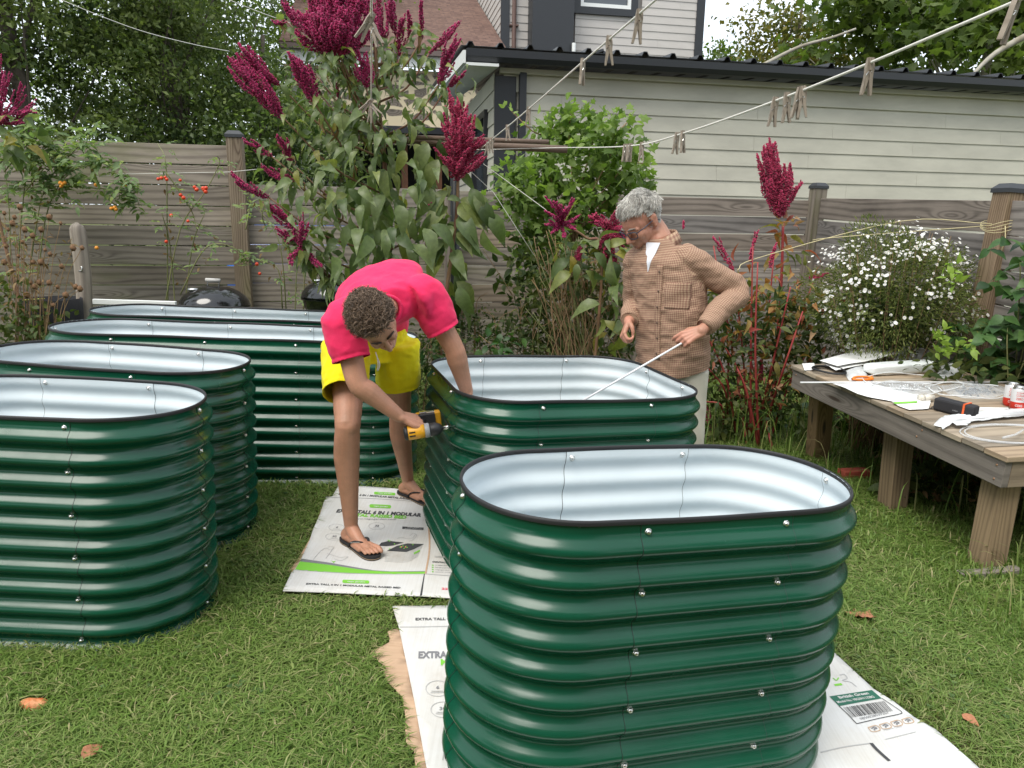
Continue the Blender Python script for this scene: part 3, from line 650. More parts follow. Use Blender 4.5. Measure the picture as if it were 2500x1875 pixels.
body1 = [q6(*p) for p in ((690, 75), (985, 85), (1340, 110), (1700, 150), (2300, 175), (2600, 800), (2560, 1400), (2040, 1385), (1645, 1358), (1300, 1352), (700, 1325), (52, 1298), (150, 1095), (200, 1040), (255, 950), (275, 905), (365, 705), (395, 600), (480, 400), (520, 265), (548, 205), (620, 195))]
sheet('printed_board', body1, .024, M['card'], c1, .004, .006, 1.3); CARDPOLY.append([tuple(gnd(*p))[:2] for p in body1])
kr = [q6(*p) for p in ((548, 208), (490, 330), (430, 520), (360, 690), (280, 830), (170, 1000), (118, 1062), (175, 1078), (240, 1040), (300, 930), (400, 700), (530, 400), (590, 210))]
sheet('kraft_edge', kr, .0195, M['kraft'], c1, .003, .006, 1.3); CARDPOLY.append([tuple(gnd(*p))[:2] for p in kr])
C1.text('EXTRA TALL 6 IN 1 MODULAR METAL RAISED BED', q6(690, 180), q6(1605, 248), q6(700, 160), 'ink', .03)
C1.pill(*q6(1110, 168), *q6(1330, 178), 3.2); C1.text("vego garden", q6(1140, 172), q6(1300, 180), q6(1140, 161), 'card', .02, .001, 'logo_text')
C1.pill(*q6(1060, 312), *q6(1280, 322), 4); C1.text("vego garden", q6(1090, 320), q6(1255, 330), q6(1090, 306), 'card', .02, .001, 'logo_text')
C1.text('EXTRA TALL 6 IN 1 MODULAR', q6(662, 382), q6(1636, 434), q6(664, 344), 'ink', .045)
C1.text('METAL RAISED BED', q6(790, 425), q6(1466, 458), q6(792, 392), 'ink_green', .045)
C1.text('www.vegogarden.com', q6(850, 465), q6(1348, 474), q6(851, 446), 'ink_grey', .0)
for c, r_, s_ in (((1130, 545), 92, '32'), ((640, 675), 98, '30'), ((668, 565), 88, '6')):
    C1.ellipse(q6(*c), r_*k2, 40*k2, 'ink_pale'); C1.text(s_, q6(c[0]-24*len(s_)/2, c[1]+4), q6(c[0]+24*len(s_)/2, c[1]+6), q6(c[0]-24, c[1]-18), 'ink_grey', .02)
    C1.line([q6(c[0]-40, c[1]+18), q6(c[0]+42, c[1]+21)], 'ink_pale', .003)
C1.poly([q6(1424, 548), q6(1668, 560), q6(1664, 588), q6(1422, 575)], 'ink'); C1.text('British Green', q6(1480, 560), q6(1610, 567), q6(1480, 551), 'card', .02, .001); C1.text('Model No. VBG0H1132BG', q6(1450, 574), q6(1650, 583), q6(1450, 566), 'card', .01, .001)
C1.poly([q6(1245, 828), q6(1360, 770), q6(1480, 742), q6(1672, 752), q6(1560, 810), q6(1470, 842)], 'ink', name='drawing'); C1.poly([q6(1150, 770), q6(1180, 735), q6(1270, 712), q6(1440, 732), q6(1320, 765), q6(1240, 774)], 'ink', name='drawing')
for i in range(9): C1.line([q6(1228-2*i*.5, 838+14*i), q6(1470, 852+13.6*i), q6(1655-7*i, 770+16*i)], 'ink_pale', .002, name='drawing')
for i in range(6): C1.line([q6(1120, 785+16*i), q6(1225, 786+16*i)], 'ink_pale', .002, name='drawing')
for x, y in ((1390, 775), (1430, 765), (1470, 772), (1420, 790), (1455, 795), (1485, 785), (1290, 712), (1330, 742), (1545, 752), (1250, 708), (1290, 800)):
    a = random.random()*3; p = [(x+s_*34*math.cos(a+t_), y+s_*16*math.sin(a+t_)) for s_, t_ in ((0, 0), (.6, .5), (1, 0), (.6, -.5))]; C1.poly([q6(*z) for z in p], 'ink_green', .0012, 'drawing')
for x, y in ((1405, 782), (1450, 786)): C1.poly([q6(x, y), q6(x+14, y-8), q6(x+18, y+4), q6(x+6, y+10)], 'ink_red', .0015, 'drawing')
C1.poly([q6(1555, 855), q6(1625, 820), q6(1625, 838), q6(1556, 875)], 'ink_green', .0013, 'drawing')
for L_ in (((1365, 690), (1410, 672), (1480, 690), (1540, 680), (1575, 640), (1590, 655), (1545, 700), (1500, 720)), ((1510, 655), (1540, 630), (1570, 632), (1590, 655)), ((400, 945), (470, 860), (540, 810), (600, 830), (640, 800), (600, 850), (545, 930)), ((570, 800), (600, 790), (645, 795)), ((560, 870), (640, 895), (720, 915), (800, 905), (720, 950), (640, 930))): C1.line([q6(*p) for p in L_], 'ink_pale', .002, name='drawing')
C1.poly([q6(635, 980), q6(605, 950), q6(630, 962), q6(662, 955)], 'ink_green', name='drawing')
C1.poly([q6(*p) for p in ((250, 966), (600, 1005), (950, 1055), (1200, 1075), (1450, 1082), (1688, 1082), (1684, 1106), (1300, 1106), (900, 1098), (500, 1085), (192, 1062))], 'ink_green', name='printed_band')
C1.poly([q6(*p) for p in ((265, 934), (600, 978), (850, 1020), (1100, 1060), (1300, 1073), (1688, 1074), (1688, 1082), (1450, 1082), (1200, 1075), (950, 1055), (600, 1005), (252, 964))], 'ink_grey', name='printed_band')
C1.pill(*q6(750, 1195), *q6(1030, 1202), 4); C1.text('vego garden', q6(790, 1204), q6(995, 1209), q6(790, 1190), 'card', .02, .001, 'logo_text')
C1.text('EXTRA TALL 6 IN 1 MODULAR METAL RAISED BED', q6(318, 1232), q6(1400, 1278), q6(320, 1214), 'ink', .03)
C1.poly([q6(1672, 1108), q6(1680, 1112), q6(1648, 1358), q6(1625, 1360)], 'ink', .0009, 'slot'); C1.line([q6(1700, 265), q6(1720, 480), q6(1735, 800), q6(1690, 1110)], 'kraft', .008, .0004, 'fold')
C1.line([q6(1690, 1108), q6(1900, 1125), q6(2300, 1150)], 'ink_pale', .006, .0004, 'fold'); C1.line([q6(200, 1062), q6(800, 1098), q6(1680, 1108)], 'ink_pale', .004, .0003, 'fold'); C1.line([q6(545, 205), q6(1000, 225), q6(1700, 268)], 'ink_pale', .006, .0004, 'fold')
C1.text('CONTACT US', q6(1764, 972), q6(1985, 990), q6(1764, 955), 'ink', .04)
for i, (s_, x1) in enumerate((('+1 (888) 884-0101', 1985), ('hello@vegogarden.com', 2010), ('vegogarden', 1960), ('customer_care@vego', 2030))): C1.text(s_, q6(1800, 1012+26*i), q6(x1, 1020+27*i), q6(1800, 1000+26*i), 'ink_grey', .0); C1.poly([q6(1762, 1010+26*i), q6(1782, 1012+26*i), q6(1782, 1000+26*i), q6(1762, 998+26*i)], 'ink_green')
C1.text('221102', q6(1872, 1290), q6(2090, 1302), q6(1872, 1268), 'ink_red', .03); C1.line([q6(1795, 908), q6(1990, 922)], 'ink_pale', .004); C1.line([q6(1795, 896), q6(1960, 908)], 'ink_pale', .003)
# second sheet
def q7(x, y): return (650+x*.437, 1150+y*.437)
def q8(x, y): return (1660+x*.3797, 1245+y*.3797)
c2 = thing('cardboard', 'white printed cardboard with torn brown edge under the closest bed', 'cardboard', gnd(1400, 1760), group='flattened printed boxes')
C2 = Card(c2, .024, .006, 4.1)
body2 = [q7(705, 785), q7(1060, 778), (1500, 1480), (1900, 1500), q8(985, 950), q8(1100, 1060), q8(1240, 1190), q8(1370, 1270), q8(1500, 1370), q8(1640, 1450), q8(1870, 1659), (2600, 2090), (2000, 2300), (1400, 2300), (1120, 2250), q7(889, 1659), q7(830, 1330), q7(780, 1090), q7(742, 905)]
sheet('printed_board', body2, .024, M['card'], c2, .004, .006, 4.1); CARDPOLY.append([tuple(gnd(*p))[:2] for p in body2])
tan_ = [q7(*p) for p in ((760, 905), (705, 912), (680, 925), (690, 960), (688, 985), (640, 1012), (600, 1030), (580, 1052), (592, 1065), (615, 1072), (632, 1098), (660, 1115), (656, 1140), (662, 1175), (680, 1210), (712, 1240), (745, 1275), (760, 1290), (768, 1330), (778, 1400), (776, 1470), (782, 1545), (800, 1580), (825, 1590), (832, 1659), (860, 1800), (960, 1800), (900, 1659), (840, 1330), (790, 1090))]
sheet('kraft_edge', tan_, .0195, M['kraft'], c2, .003, .006, 4.1); CARDPOLY.append([tuple(gnd(*p))[:2] for p in tan_])
C2.text('EXTRA TALL 6 IN 1 MODULAR METAL RAISED BED', q7(834, 866), q7(1500, 858), q7(834, 852), 'ink', .03); C2.pill(*q7(1030, 828), *q7(1150, 828), 4)
C2.text('EXTRA TALL 6 IN 1 MODULAR', q7(850, 1084), q7(1540, 1078), q7(848, 1046), 'ink_grey', .045); C2.text('METAL RAISED BED', q7(975, 1124), q7(1420, 1120), q7(974, 1090), 'ink_green', .045)
C2.line([q7(748, 905), q7(900, 902), q7(1100, 898)], 'ink_pale', .005, .0004, 'fold')
for c, s_ in (((958, 1256), '6'), ((986, 1373), '30')):
    C2.ellipse(q7(*c), 66*.437, 43*.437, 'ink_pale'); C2.text(s_, q7(c[0]-9*len(s_), c[1]+2), q7(c[0]+9*len(s_), c[1]+2), q7(c[0], c[1]-16), 'ink_grey', .02); C2.line([q7(c[0]-36, c[1]+14), q7(c[0]+32, c[1]+14)], 'ink_pale', .003); C2.line([q7(c[0]-40, c[1]+23), q7(c[0]+44, c[1]+22)], 'ink_pale', .003)
C2.line([q7(985, 1659), q7(1000, 1590), q7(1040, 1545), q7(1030, 1530), q7(1055, 1510)], 'ink_pale', .003, name='drawing')
C2.poly([q8(955, 1247), q8(1100, 1222), q8(1228, 1200), q8(1292, 1254), q8(1160, 1280), q8(1017, 1310)], 'ink_dgreen', name='label_panel')
C2.line([q8(1017, 1310), q8(1080, 1370), q8(1125, 1418), q8(1145, 1420), q8(1280, 1385), q8(1400, 1357), q8(1420, 1342), q8(1380, 1312), q8(1292, 1254)], 'ink', .003, name='label_frame')
C2.text('British Green', q8(1022, 1262), q8(1212, 1228), q8(1006, 1246), 'card', .03, .001); C2.text('Model No. VBG0H1132BG', q8(1012, 1292), q8(1248, 1250), q8(1000, 1278), 'card', .02, .001)
x = 0.
while x < 1:
    w_ = random.choice((.008, .014, .022)); a = lambda u, v_: q8(1045+u*262+v_*58, 1318-u*48+v_*65)
    C2.poly([a(x, 0), a(min(1, x+w_), 0), a(min(1, x+w_), 1), a(x, 1)], 'ink', name='barcode_bar'); x += w_+random.choice((.01, .016, .024))
C2.text('0850028039267', q8(1158, 1398), q8(1342, 1352), q8(1148, 1384), 'ink_grey', .0)
for i in range(4):
    o_ = (1203+72*i, 1448-19*i); C2.line([q8(o_[0], o_[1]), q8(o_[0]+52, o_[1]-14), q8(o_[0]+78, o_[1]+14), q8(o_[0]+26, o_[1]+26)], 'kraft', .003, close=True, name='care_symbol'); C2.line([q8(o_[0]+22, o_[1]+6), q8(o_[0]+40, o_[1]-4), q8(o_[0]+56, o_[1]+4), q8(o_[0]+40, o_[1]+8), q8(o_[0]+44, o_[1]+18)], 'ink_grey', .004, name='care_symbol')
C2.text('Made in China', q8(1310, 1466), q8(1422, 1440), q8(1304, 1456), 'ink_pale', 0.)
C2.line([q8(1222, 1548), q8(1260, 1590), q8(1340, 1662)], 'ink', .012, .0008, 'slot'); C2.line([q8(900, 1605), q8(1050, 1572), q8(1222, 1548)], 'ink_pale', .004, .0005, 'fold'); C2.line([q8(1315, 1522), q8(1400, 1500), q8(1510, 1470)], 'ink_pale', .003, .0005, 'fold')
C2.poly([q8(985, 1165), q8(1030, 1158), q8(1042, 1170), q8(992, 1178)], 'ink_green', name='drawing'); C2.line([q8(980, 1125), q8(1000, 1140), q8(1015, 1122)], 'ink_green', .004, name='drawing'); C2.line([q8(1020, 1105), q8(1050, 1100), q8(1070, 1125), q8(1040, 1140), q8(1090, 1150), q8(1130, 1180)], 'ink_pale', .003, name='drawing')
# ------------------------------------------------------------------ garden plants
def petal(name, cols, rough=.75):
    m = mat(name, cols[0], rough, spec=.25); t = NT(m); t.base(t.ramp(t.attr(), [(i/(len(cols)-1), c) for i, c in enumerate(cols)]))
    m.node_tree.nodes['Principled BSDF'].inputs['Sheen Weight'].default_value = .25; return m
M['magenta'] = petal('magenta_plume', [(.10, .0015, .028), (.29, .005, .078), (.48, .018, .13)])
M['crimson'] = petal('crimson_plume', [(.12, .002, .026), (.31, .008, .06), (.48, .03, .1)])
M['amleaf'] = leafmat('amaranth_leaf', [(.07, .11, .04), (.125, .18, .065), (.19, .24, .1), (.25, .28, .075), (.34, .26, .055)], .45, .42, .5)
M['vine'] = leafmat('vine_leaf', [(.08, .14, .03), (.17, .26, .06), (.27, .37, .11)], .5, .5, .4)
M['tom'] = leafmat('tomato_leaf', [(.12, .18, .08), (.19, .27, .13), (.27, .33, .1)], .45, .55, .3)
M['weed'] = leafmat('weed_leaf', [(.03, .055, .015), (.07, .1, .03), (.13, .15, .045)], .35, .55, .3)
M['brownleaf'] = leafmat('withered_leaf', [(.12, .07, .035), (.22, .14, .07), (.3, .22, .12)], .3, .7, .2)
M['rasp'] = leafmat('bramble_leaf', [(.025, .07, .018), (.05, .12, .03), (.09, .17, .05)], .35, .45, .4)
M['bright'] = leafmat('young_shoot_leaf', [(.2, .32, .05), (.3, .42, .08)], .45, .5, .35)
M['autumn'] = leafmat('reddened_leaf', [(.09, .12, .03), (.25, .22, .07), (.38, .2, .07), (.3, .06, .05), (.42, .36, .2)], .4, .6, .3)
M['astleaf'] = leafmat('aster_leaf', [(.06, .09, .02), (.13, .165, .045), (.21, .23, .07)], .3, .6, .2)
M['stem_red'] = varied('red_stem', (.26, .02, .035), (.35, .07, .05), 12, .55); M['stem_pink'] = varied('pinkish_stem', (.22, .09, .07), (.2, .14, .06), 9, .6)
M['stem_green'] = varied('green_stem', (.13, .16, .05), (.2, .19, .08), 9, .6); M['stem_dry'] = varied('dry_stem', (.3, .2, .1), (.18, .11, .06), 9, .8)
M['aster'] = mat('white_petals', (.82, .82, .8), .6); M['seed'] = varied('brown_seedhead', (.13, .07, .04), (.28, .16, .08), 60, .9, .5)
OV = np.array([(1, 0, 0), (-1, 0, 0), (0, 1, 0), (0, -1, 0), (0, 0, 1), (0, 0, -1.)]); OF = np.array([(0, 2, 4), (2, 1, 4), (1, 3, 4), (3, 0, 4), (2, 0, 5), (1, 2, 5), (3, 1, 5), (0, 3, 5)])
def spike(path, R, dens=1., size=.009):
    """florets round a tapering tail; returns positions, outward dirs, sizes"""
    P = smoothpath(path, 6); T, N, B = frames(P); L = np.linalg.norm(np.diff(P, axis=0), axis=1).sum()
    n = max(24, int(dens*L*R*2*math.pi/(size*size*2.1))); t_ = RNG.random(n)**.95; x = t_*(len(P)-1); i = np.minimum(x.astype(int), len(P)-2); fr = (x-i)[:, None]
    c = P[i]*(1-fr)+P[i+1]*fr; a = RNG.random(n)*2*math.pi; rr = R*np.clip(1.15*(1-t_)**.6*np.minimum(1, .45+t_*4), .12, 1)
    o = np.cos(a)[:, None]*N[i]+np.sin(a)[:, None]*B[i]; rr = rr*(.55+.6*RNG.random(n))
    return c+o*rr[:, None], unit(o+.9*T[i]+.35*RNG.normal(size=(n, 3))), size*(.6+.7*RNG.random(n))
def florets(name, parts, m, parent):
    p = np.concatenate([q[0] for q in parts]); d = np.concatenate([q[1] for q in parts]); s = np.concatenate([q[2] for q in parts]); n = len(p)
    u = unit(np.cross(d, RNG.normal(size=(n, 3)))); w_ = np.cross(d, u)
    v = p[:, None]+s[:, None, None]*(OV[None, :, :1]*d[:, None]*1.15+OV[None, :, 1:2]*u[:, None]*.62+OV[None, :, 2:]*w_[:, None]*.62)
    f = (OF[None]+(np.arange(n)*6)[:, None, None]).reshape(-1, 3)
    r = np.repeat(np.clip(.5+.27*RNG.normal(size=n), 0, 1), 6).reshape(n, 6); r[:, 0] = np.clip(r[:, 0]+.25, 0, 1)
    return mesh(name, v.reshape(-1, 3), f, m, parent, False, rnd=r.ravel())
def plume(parent, base, tip, R, ns, m='magenta', spread=.55, size=.0078, sag=.0, dens=.9):
    ns = int(ns*1.7)
    b0, t0 = np.array(base), np.array(tip); ax = t0-b0; L = np.linalg.norm(ax); axn = ax/L; rv = RNG.normal(size=3)*.05*L
    main = [b0, b0+ax*.35+rv, b0+ax*.7+rv*.8, t0]; S_ = [spike(main, R*.36, dens, size)]
    for k in range(ns):
        t_ = (k+.5)/ns*.8; p0 = b0+ax*t_+rv*math.sin(t_*3); o = RNG.normal(size=3); o -= axn*(o @ axn); o = unit(o)
        l_ = L*(.6-.42*t_)*(.5+.75*random.random()); d = unit(axn+o*spread*1.5*(1-.4*t_)); p1 = p0+d*l_*.5; p2 = p0+unit(d+axn*.5+np.array([0, 0, .15-sag]))*l_
        S_.append(spike([p0, p1, p2], R*(.25-.09*t_)*(.8+.4*random.random()), dens, size))
    return florets('flower_plume', S_, M[m], parent)
def stem(parent, pts, r0, r1, m, name='stem', n=7):
    p = smoothpath(pts, 6); b = MB(); b.tube(p, np.linspace(r0, r1, len(p)), n); return b.build(name, M[m], parent, True)
def stems(parent, paths, r0, r1, m, name='stem', n=5):
    b = MB()
    for pts in paths:
        p = smoothpath(pts, 4); b.tube(p, np.linspace(r0, r1, len(p)), n)
    return b.build(name, M[m], parent, True)
def foliage(name, parent, m, cen, rad_, n, L, wr, tpl='leaf', zb=-.25, upb=1.2, tone=None, shell=.5, cam_bias=.0):
    c = np.array(cen, float).reshape(-1, 3); i = RNG.integers(0, len(c), n); R = np.broadcast_to(np.asarray(rad_, float), (len(c), 3))
    q = rdir(n)*(RNG.random(n)**shell)[:, None]; pos = c[i]+q*R[i]; d = unit(q*.8+rdir(n, zb)*.8); up = rdir(n, upb); up[:, 1] -= cam_bias
    l_ = L*(.6+.75*RNG.random(n)); k = pos[:, 2] > gz(0)-.2
    return leaves(name, M[m] if isinstance(m, str) else m, pos[k], d[k], up[k], l_[k], l_[k]*wr, tpl, parent, None if tone is None else np.clip(tone+.22*RNG.normal(size=k.sum()), 0, 1))
def z5(x, y): return (550+x*.422, y*.422)
# --- the big amaranth
AY = 5.35
am = thing('amaranth_plant', 'huge amaranth with many drooping magenta plumes rising behind the bending person', 'plant', gnd(930, 1010), group='amaranth plants')
base = np.array([at(928, 800, 5.6).x, 5.6, gz(-1)]); crown = np.array(at(915, 60, AY))
mp = smoothpath([base, at(935, 620, 5.55), at(940, 420, 5.45), at(925, 250, 5.4), crown], 6)
b = MB(); b.tube(mp, np.linspace(.022, .009, len(mp)), 9); b.build('stem', M['stem_pink'], am, True)
PL = [  # base px, tip px, thickness, side tails, depth shift, spread
 ((335, 680), (65, 308), .09, 13, -.35, .5), ((310, 490), (78, 250), .07, 9, -.3, .4), ((525, 610), (362, 300), .075, 11, -.4, .4),
 ((600, 310), (415, 60), .12, 14, -.2, .8), ((640, 310), (510, -60), .14, 18, -.15, .8), ((660, 310), (640, -120), .15, 18, -.25, .85), ((690, 310), (800, -70), .13, 16, -.2, .8), ((650, 300), (720, 40), .13, 18, -.4, .9), ((640, 310), (560, 40), .13, 18, -.4, .9),
 ((815, 505), (765, 288), .07, 9, -.35, .8), ((1180, 310), (1352, 124), .045, 6, 0, .25), ((1140, 225), (1140, 5), .04, 4, .1, .2), ((1235, 490), (1345, 250), .065, 9, 0, .4), ((1290, 500), (1392, 408), .04, 4, 0, .3),
 ((250, 1140), (45, 1008), .055, 6, -.1, .3), ((270, 905), (110, 824), .04, 4, 0, .3), ((395, 1045), (220, 960), .055, 6, 0, .4), ((400, 1320), (228, 1183), .06, 6, -.05, .3),
 ((440, 1420), (300, 1325), .04, 5, -.15, .6), ((430, 1430), (440, 1285), .05, 5, -.2, .8), ((430, 1440), (420, 1180), .025, 2, -.1, .2), ((430, 1430), (560, 1545), .04, 3, -.15, .4), ((430, 1430), (385, 1535), .05, 6, -.2, .9), ((380, 940), (300, 780), .07, 7, .1, .5),
 ((430, 180), (325, 0), .05, 5, .05, .3), ((350, 120), (268, 118), .03, 2, .05, .2), ((520, 430), (440, 350), .03, 2, .1, .3), ((1000, 335), (1040, 100), .05, 6, .15, .3), ((920, 240), (880, -60), .07, 8, .1, .4), ((990, 200), (960, -40), .07, 7, .15, .4), ((860, 260), (830, -40), .07, 8, -.1, .5), ((1060, 220), (1062, 60), .035, 3, .15, .2), ((560, 560), (470, 460), .03, 3, .1, .3), ((660, 600), (640, 480), .04, 4, .2, .3), ((1265, 1135), (1176, 1185), .03, 3, -.1, .4)]
paths = []; lp, ld, lsz = [], [], []
def add_leaves(p, q, k, s_):
    for _ in range(k):
        u_ = random.random(); a = p+(q-p)*u_; o = RNG.normal(size=3); o = unit(o*np.array([1, 1, .4])); lp.append(a+o*.04); ld.append(unit(o+np.array([0, -.25, -.45-.9*min(1, s_*4)]))); lsz.append(s_*(.7+.6*random.random()))
for (bx, by), (tx, ty), R_, ns, dy, sp in PL:
    P0_ = np.array(at(*z5(bx, by), AY+dy)); P1_ = np.array(at(*z5(tx, ty), AY+dy-.05-.1*random.random()))
    plume(am, P0_, P1_, R_*(1.0 if bx < 560 else .8), int(ns*(1.35 if (by < 320 and bx < 700) or by > 1400 else 1)), 'magenta', sp)
    k = int(np.argmin(np.abs(mp[:, 2]-(P0_[2]-.45*np.linalg.norm(P0_[:2]-mp[:1, :2])-.12)))); s_ = mp[k]; mid = s_*.45+P0_*.55+np.array([0, 0, -.08]); paths.append([s_, mid, P0_])
    hgt_ = (P0_[2]-.6)/2.; sz = .12 if P0_[2] > 1.9 else .17
    add_leaves(mid, P0_, int(9+3*np.linalg.norm(P0_-s_)), sz*.75); add_leaves(s_, mid, int(2+4*np.linalg.norm(P0_-s_)), sz*.9)
    for _ in range(4): lp.append(P0_+RNG.normal(size=3)*.05); ld.append(unit(RNG.normal(size=3)*np.array([1, 1, .3])+np.array([0, -.2, -.2]))); lsz.append(.09+.05*random.random())
stems(am, paths, .009, .005, 'stem_pink', 'branch')
for px, py, s_, n_ in ((860, 200, .13, 26), (960, 240, .13, 30), (870, 310, .15, 40), (960, 360, .17, 44), (800, 360, .14, 18), (850, 450, .19, 40), (960, 470, .24, 40), (900, 540, .24, 40), (980, 560, .25, 22), (780, 470, .15, 16), (1020, 250, .12, 22), (1050, 200, .1, 14), (1010, 420, .2, 22), (750, 560, .15, 8), (880, 620, .24, 10), (960, 640, .24, 12), (720, 420, .12, 8)):
    c_ = np.array(at(px, py, AY-.1))
    for _ in range(int(n_*.82)):
        o = RNG.normal(size=3)*np.array([.17, .22, .14]); lp.append(c_+o); ld.append(unit(np.array([o[0]*3, o[1]*2-.35, -.35-2.2*s_])+RNG.normal(size=3)*.35)); lsz.append(s_*(.5+.6*random.random()))
lp, ld, lsz = np.array(lp), np.array(ld), np.array(lsz); up = np.array([0, -.55, .75])+RNG.normal(size=lp.shape)*.4
big = lsz > .17
leaves('foliage', M['amleaf'], lp, ld, up, lsz*.92, lsz*.40, 'droop', am, np.clip(.36+.2*RNG.normal(size=len(lp)), 0, 1))
dp = lp[RNG.choice(len(lp), 26)]; leaves('withered_leaf', M['brownleaf'], dp, rdir(26, -2.2), rdir(26), .12, .03, 'droop', am)['kind'] = 'stuff'
# --- second amaranth by the line pole
a2 = thing('amaranth_plant', 'amaranth with one broad red feathery plume leaning on the black clothesline pole', 'plant', gnd(1090, 1000), group='amaranth plants')
A2Y = 5.2; q0 = np.array(at(1090, 1000, A2Y)); q0[2] = gz(-.4); top = np.array(at(1118, 440, A2Y)); stem(a2, [q0, at(1075, 850, A2Y), at(1100, 640, A2Y), at(1115, 520, A2Y), top], .017, .01, 'stem_pink')
plume(a2, top, at(1118, 236, A2Y), .085, 22, 'crimson', .8, sag=.1); plume(a2, at(1112, 430, A2Y-.05), at(1120, 290, A2Y-.15), .08, 18, 'crimson', 1.6, sag=.4); plume(a2, at(1120, 400, A2Y-.05), at(1150, 280, A2Y-.1), .07, 9, 'crimson', 1.1, sag=.2); plume(a2, at(1115, 410, A2Y), at(1190, 345, A2Y-.05), .06, 8, 'crimson', .5, sag=.2); plume(a2, at(1090, 330, A2Y+.1), at(1086, 275, A2Y+.1), .08, 6, 'magenta', .4)
P = []; d_ = []; l_ = []
for py in np.linspace(455, 760, 30):
    p = np.array(at(1112-(py-455)*.06, py, A2Y)); o = unit(RNG.normal(size=3)*np.array([1, .8, .2])); P.append(p+o*.05); d_.append(unit(o+[0, -.2, -1.])); l_.append(.16+.12*random.random())
for px, py in ((1175, 490), (1200, 520), (1160, 470), (1080, 480), (1060, 520), (1180, 560), (1055, 460), (1120, 700), (1045, 350), (1070, 390), (1150, 460)): P.append(np.array(at(px, py, A2Y-.05))); d_.append(unit(np.array([.4*np.sign(px-1110), -.2, -.9]))); l_.append(.24)
P = np.array(P); leaves('foliage', M['amleaf'], P, d_, np.array([0, -.7, .6])+RNG.normal(size=P.shape)*.3, np.array(l_), np.array(l_)*.45, 'droop', a2, np.clip(.4+.25*RNG.normal(size=len(P)), 0, 1))
# --- other amaranths
a3 = thing('amaranth_plant', 'amaranth with spiky magenta plume at the far left picture edge', 'plant', gnd(20, 900), group='amaranth plants'); Y3 = 5.6
c_ = at(-5, 300, Y3); stem(a3, [V(c_.x+.1, Y3, gz(-4)), at(-10, 500, Y3), c_], .014, .008, 'stem_pink')
for tx, ty, R_ in ((-10, 130, .06), (50, 200, .04), (78, 252, .035), (90, 275, .03), (30, 180, .04), (60, 300, .03), (-40, 160, .05), (10, 290, .05)): plume(a3, c_, at(tx, ty, Y3-.1), R_*.8, 5, 'magenta', .3)
foliage('foliage', a3, 'amleaf', [at(20, 330, Y3), at(50, 320, Y3), at(0, 360, Y3)], .16, 30, .14, .45, 'droop', -.6)
a4 = thing('amaranth_plant', 'amaranth whose star shaped magenta head pokes out left of the standing person', 'plant', gnd(1420, 960), group='amaranth plants'); Y4 = 5.1
c_ = at(1368, 545, Y4); stem(a4, [V(at(1440, 900, Y4).x, Y4, gz(.5)), at(1470, 640, Y4), at(1430, 580, Y4), c_], .012, .007, 'stem_pink')
for tx, ty in ((1330, 478), (1352, 492), (1402, 485), (1412, 527), (1405, 560), (1380, 580), (1335, 548), (1330, 515), (1365, 500), (1385, 505), (1345, 570)): plume(a4, c_, at(tx, ty, Y4-.12-.1*random.random()), .035, 2, 'magenta', .3)
for c0_, tips in (((1490, 560), ((1440, 530), (1520, 500), (1470, 640), (1530, 620), (1545, 590), (1460, 600), (1500, 660), (1455, 520), (1525, 560))), ((1420, 600), ((1410, 630),))):
    for tx, ty in tips: plume(a4, at(*c0_, Y4+.05), at(tx, ty, Y4-.03), .05, 5, 'crimson', .5, sag=.3)
foliage('foliage', a4, 'amleaf', [at(1440, 590, Y4), at(1480, 640, Y4), at(1500, 720, Y4), at(1420, 620, Y4), at(1530, 680, Y4), at(1520, 780, Y4)], .2, 75, .17, .45, 'droop', -.5, cam_bias=.5)
a5 = thing('amaranth_plant', 'slender red stemmed amaranth with the single tall crimson plume before the fence corner', 'plant', gnd(1890, 1000), group='amaranth plants'); Y5 = 5.9
c_ = at(1912, 545, Y5); stem(a5, [V(at(1885, 950, Y5).x, Y5, gz(2)), at(1898, 850, Y5), at(1908, 680, Y5), c_], .014, .01, 'stem_red')
plume(a5, at(1908, 530, Y5), at(1874, 350, Y5), .12, 24, 'crimson', .42); plume(a5, at(1912, 500, Y5), at(1928, 398, Y5), .06, 8, 'crimson', .3); plume(a5, at(1915, 510, Y5), at(1956, 445, Y5), .04, 5, 'crimson', .25); plume(a5, at(1900, 500, Y5), at(1873, 445, Y5), .05, 5, 'crimson', .3)
foliage('foliage', a5, 'autumn', [at(1905, 560, Y5), at(1912, 620, Y5), at(1900, 700, Y5), at(1890, 760, Y5)], (.16, .16, .12), 42, .13, .34, 'droop', -.1)
a6 = thing('amaranth_clump', 'clump of crimson stemmed amaranth and weeds between the standing person and the table', 'plant', gnd(1840, 1080)); Y6 = 5.45
gb = lambda px: V(at(px, 1060, Y6).x, Y6+random.uniform(-.3, .3), gz(2)-.02)
paths = []
for bx, tx, ty in ((1800, 1742, 600), (1815, 1760, 700), (1830, 1838, 600), (1840, 1850, 640), (1850, 1890, 620), (1860, 1930, 700), (1870, 1985, 690), (1830, 1790, 660), (1880, 1960, 760), (1810, 1715, 800), (1850, 1760, 830), (1870, 1800, 780), (1890, 1985, 840), (1850, 1960, 900), (1800, 1730, 900), (1880, 1900, 760), (1840, 1800, 900), (1790, 1720, 980)):
    y_ = Y6+random.uniform(-.35, .35); paths.append([gb(bx), at(bx*.6+tx*.4, 1000*.6+ty*.4, y_), at(tx, ty, y_)])
stems(a6, paths, .011, .005, 'stem_red')
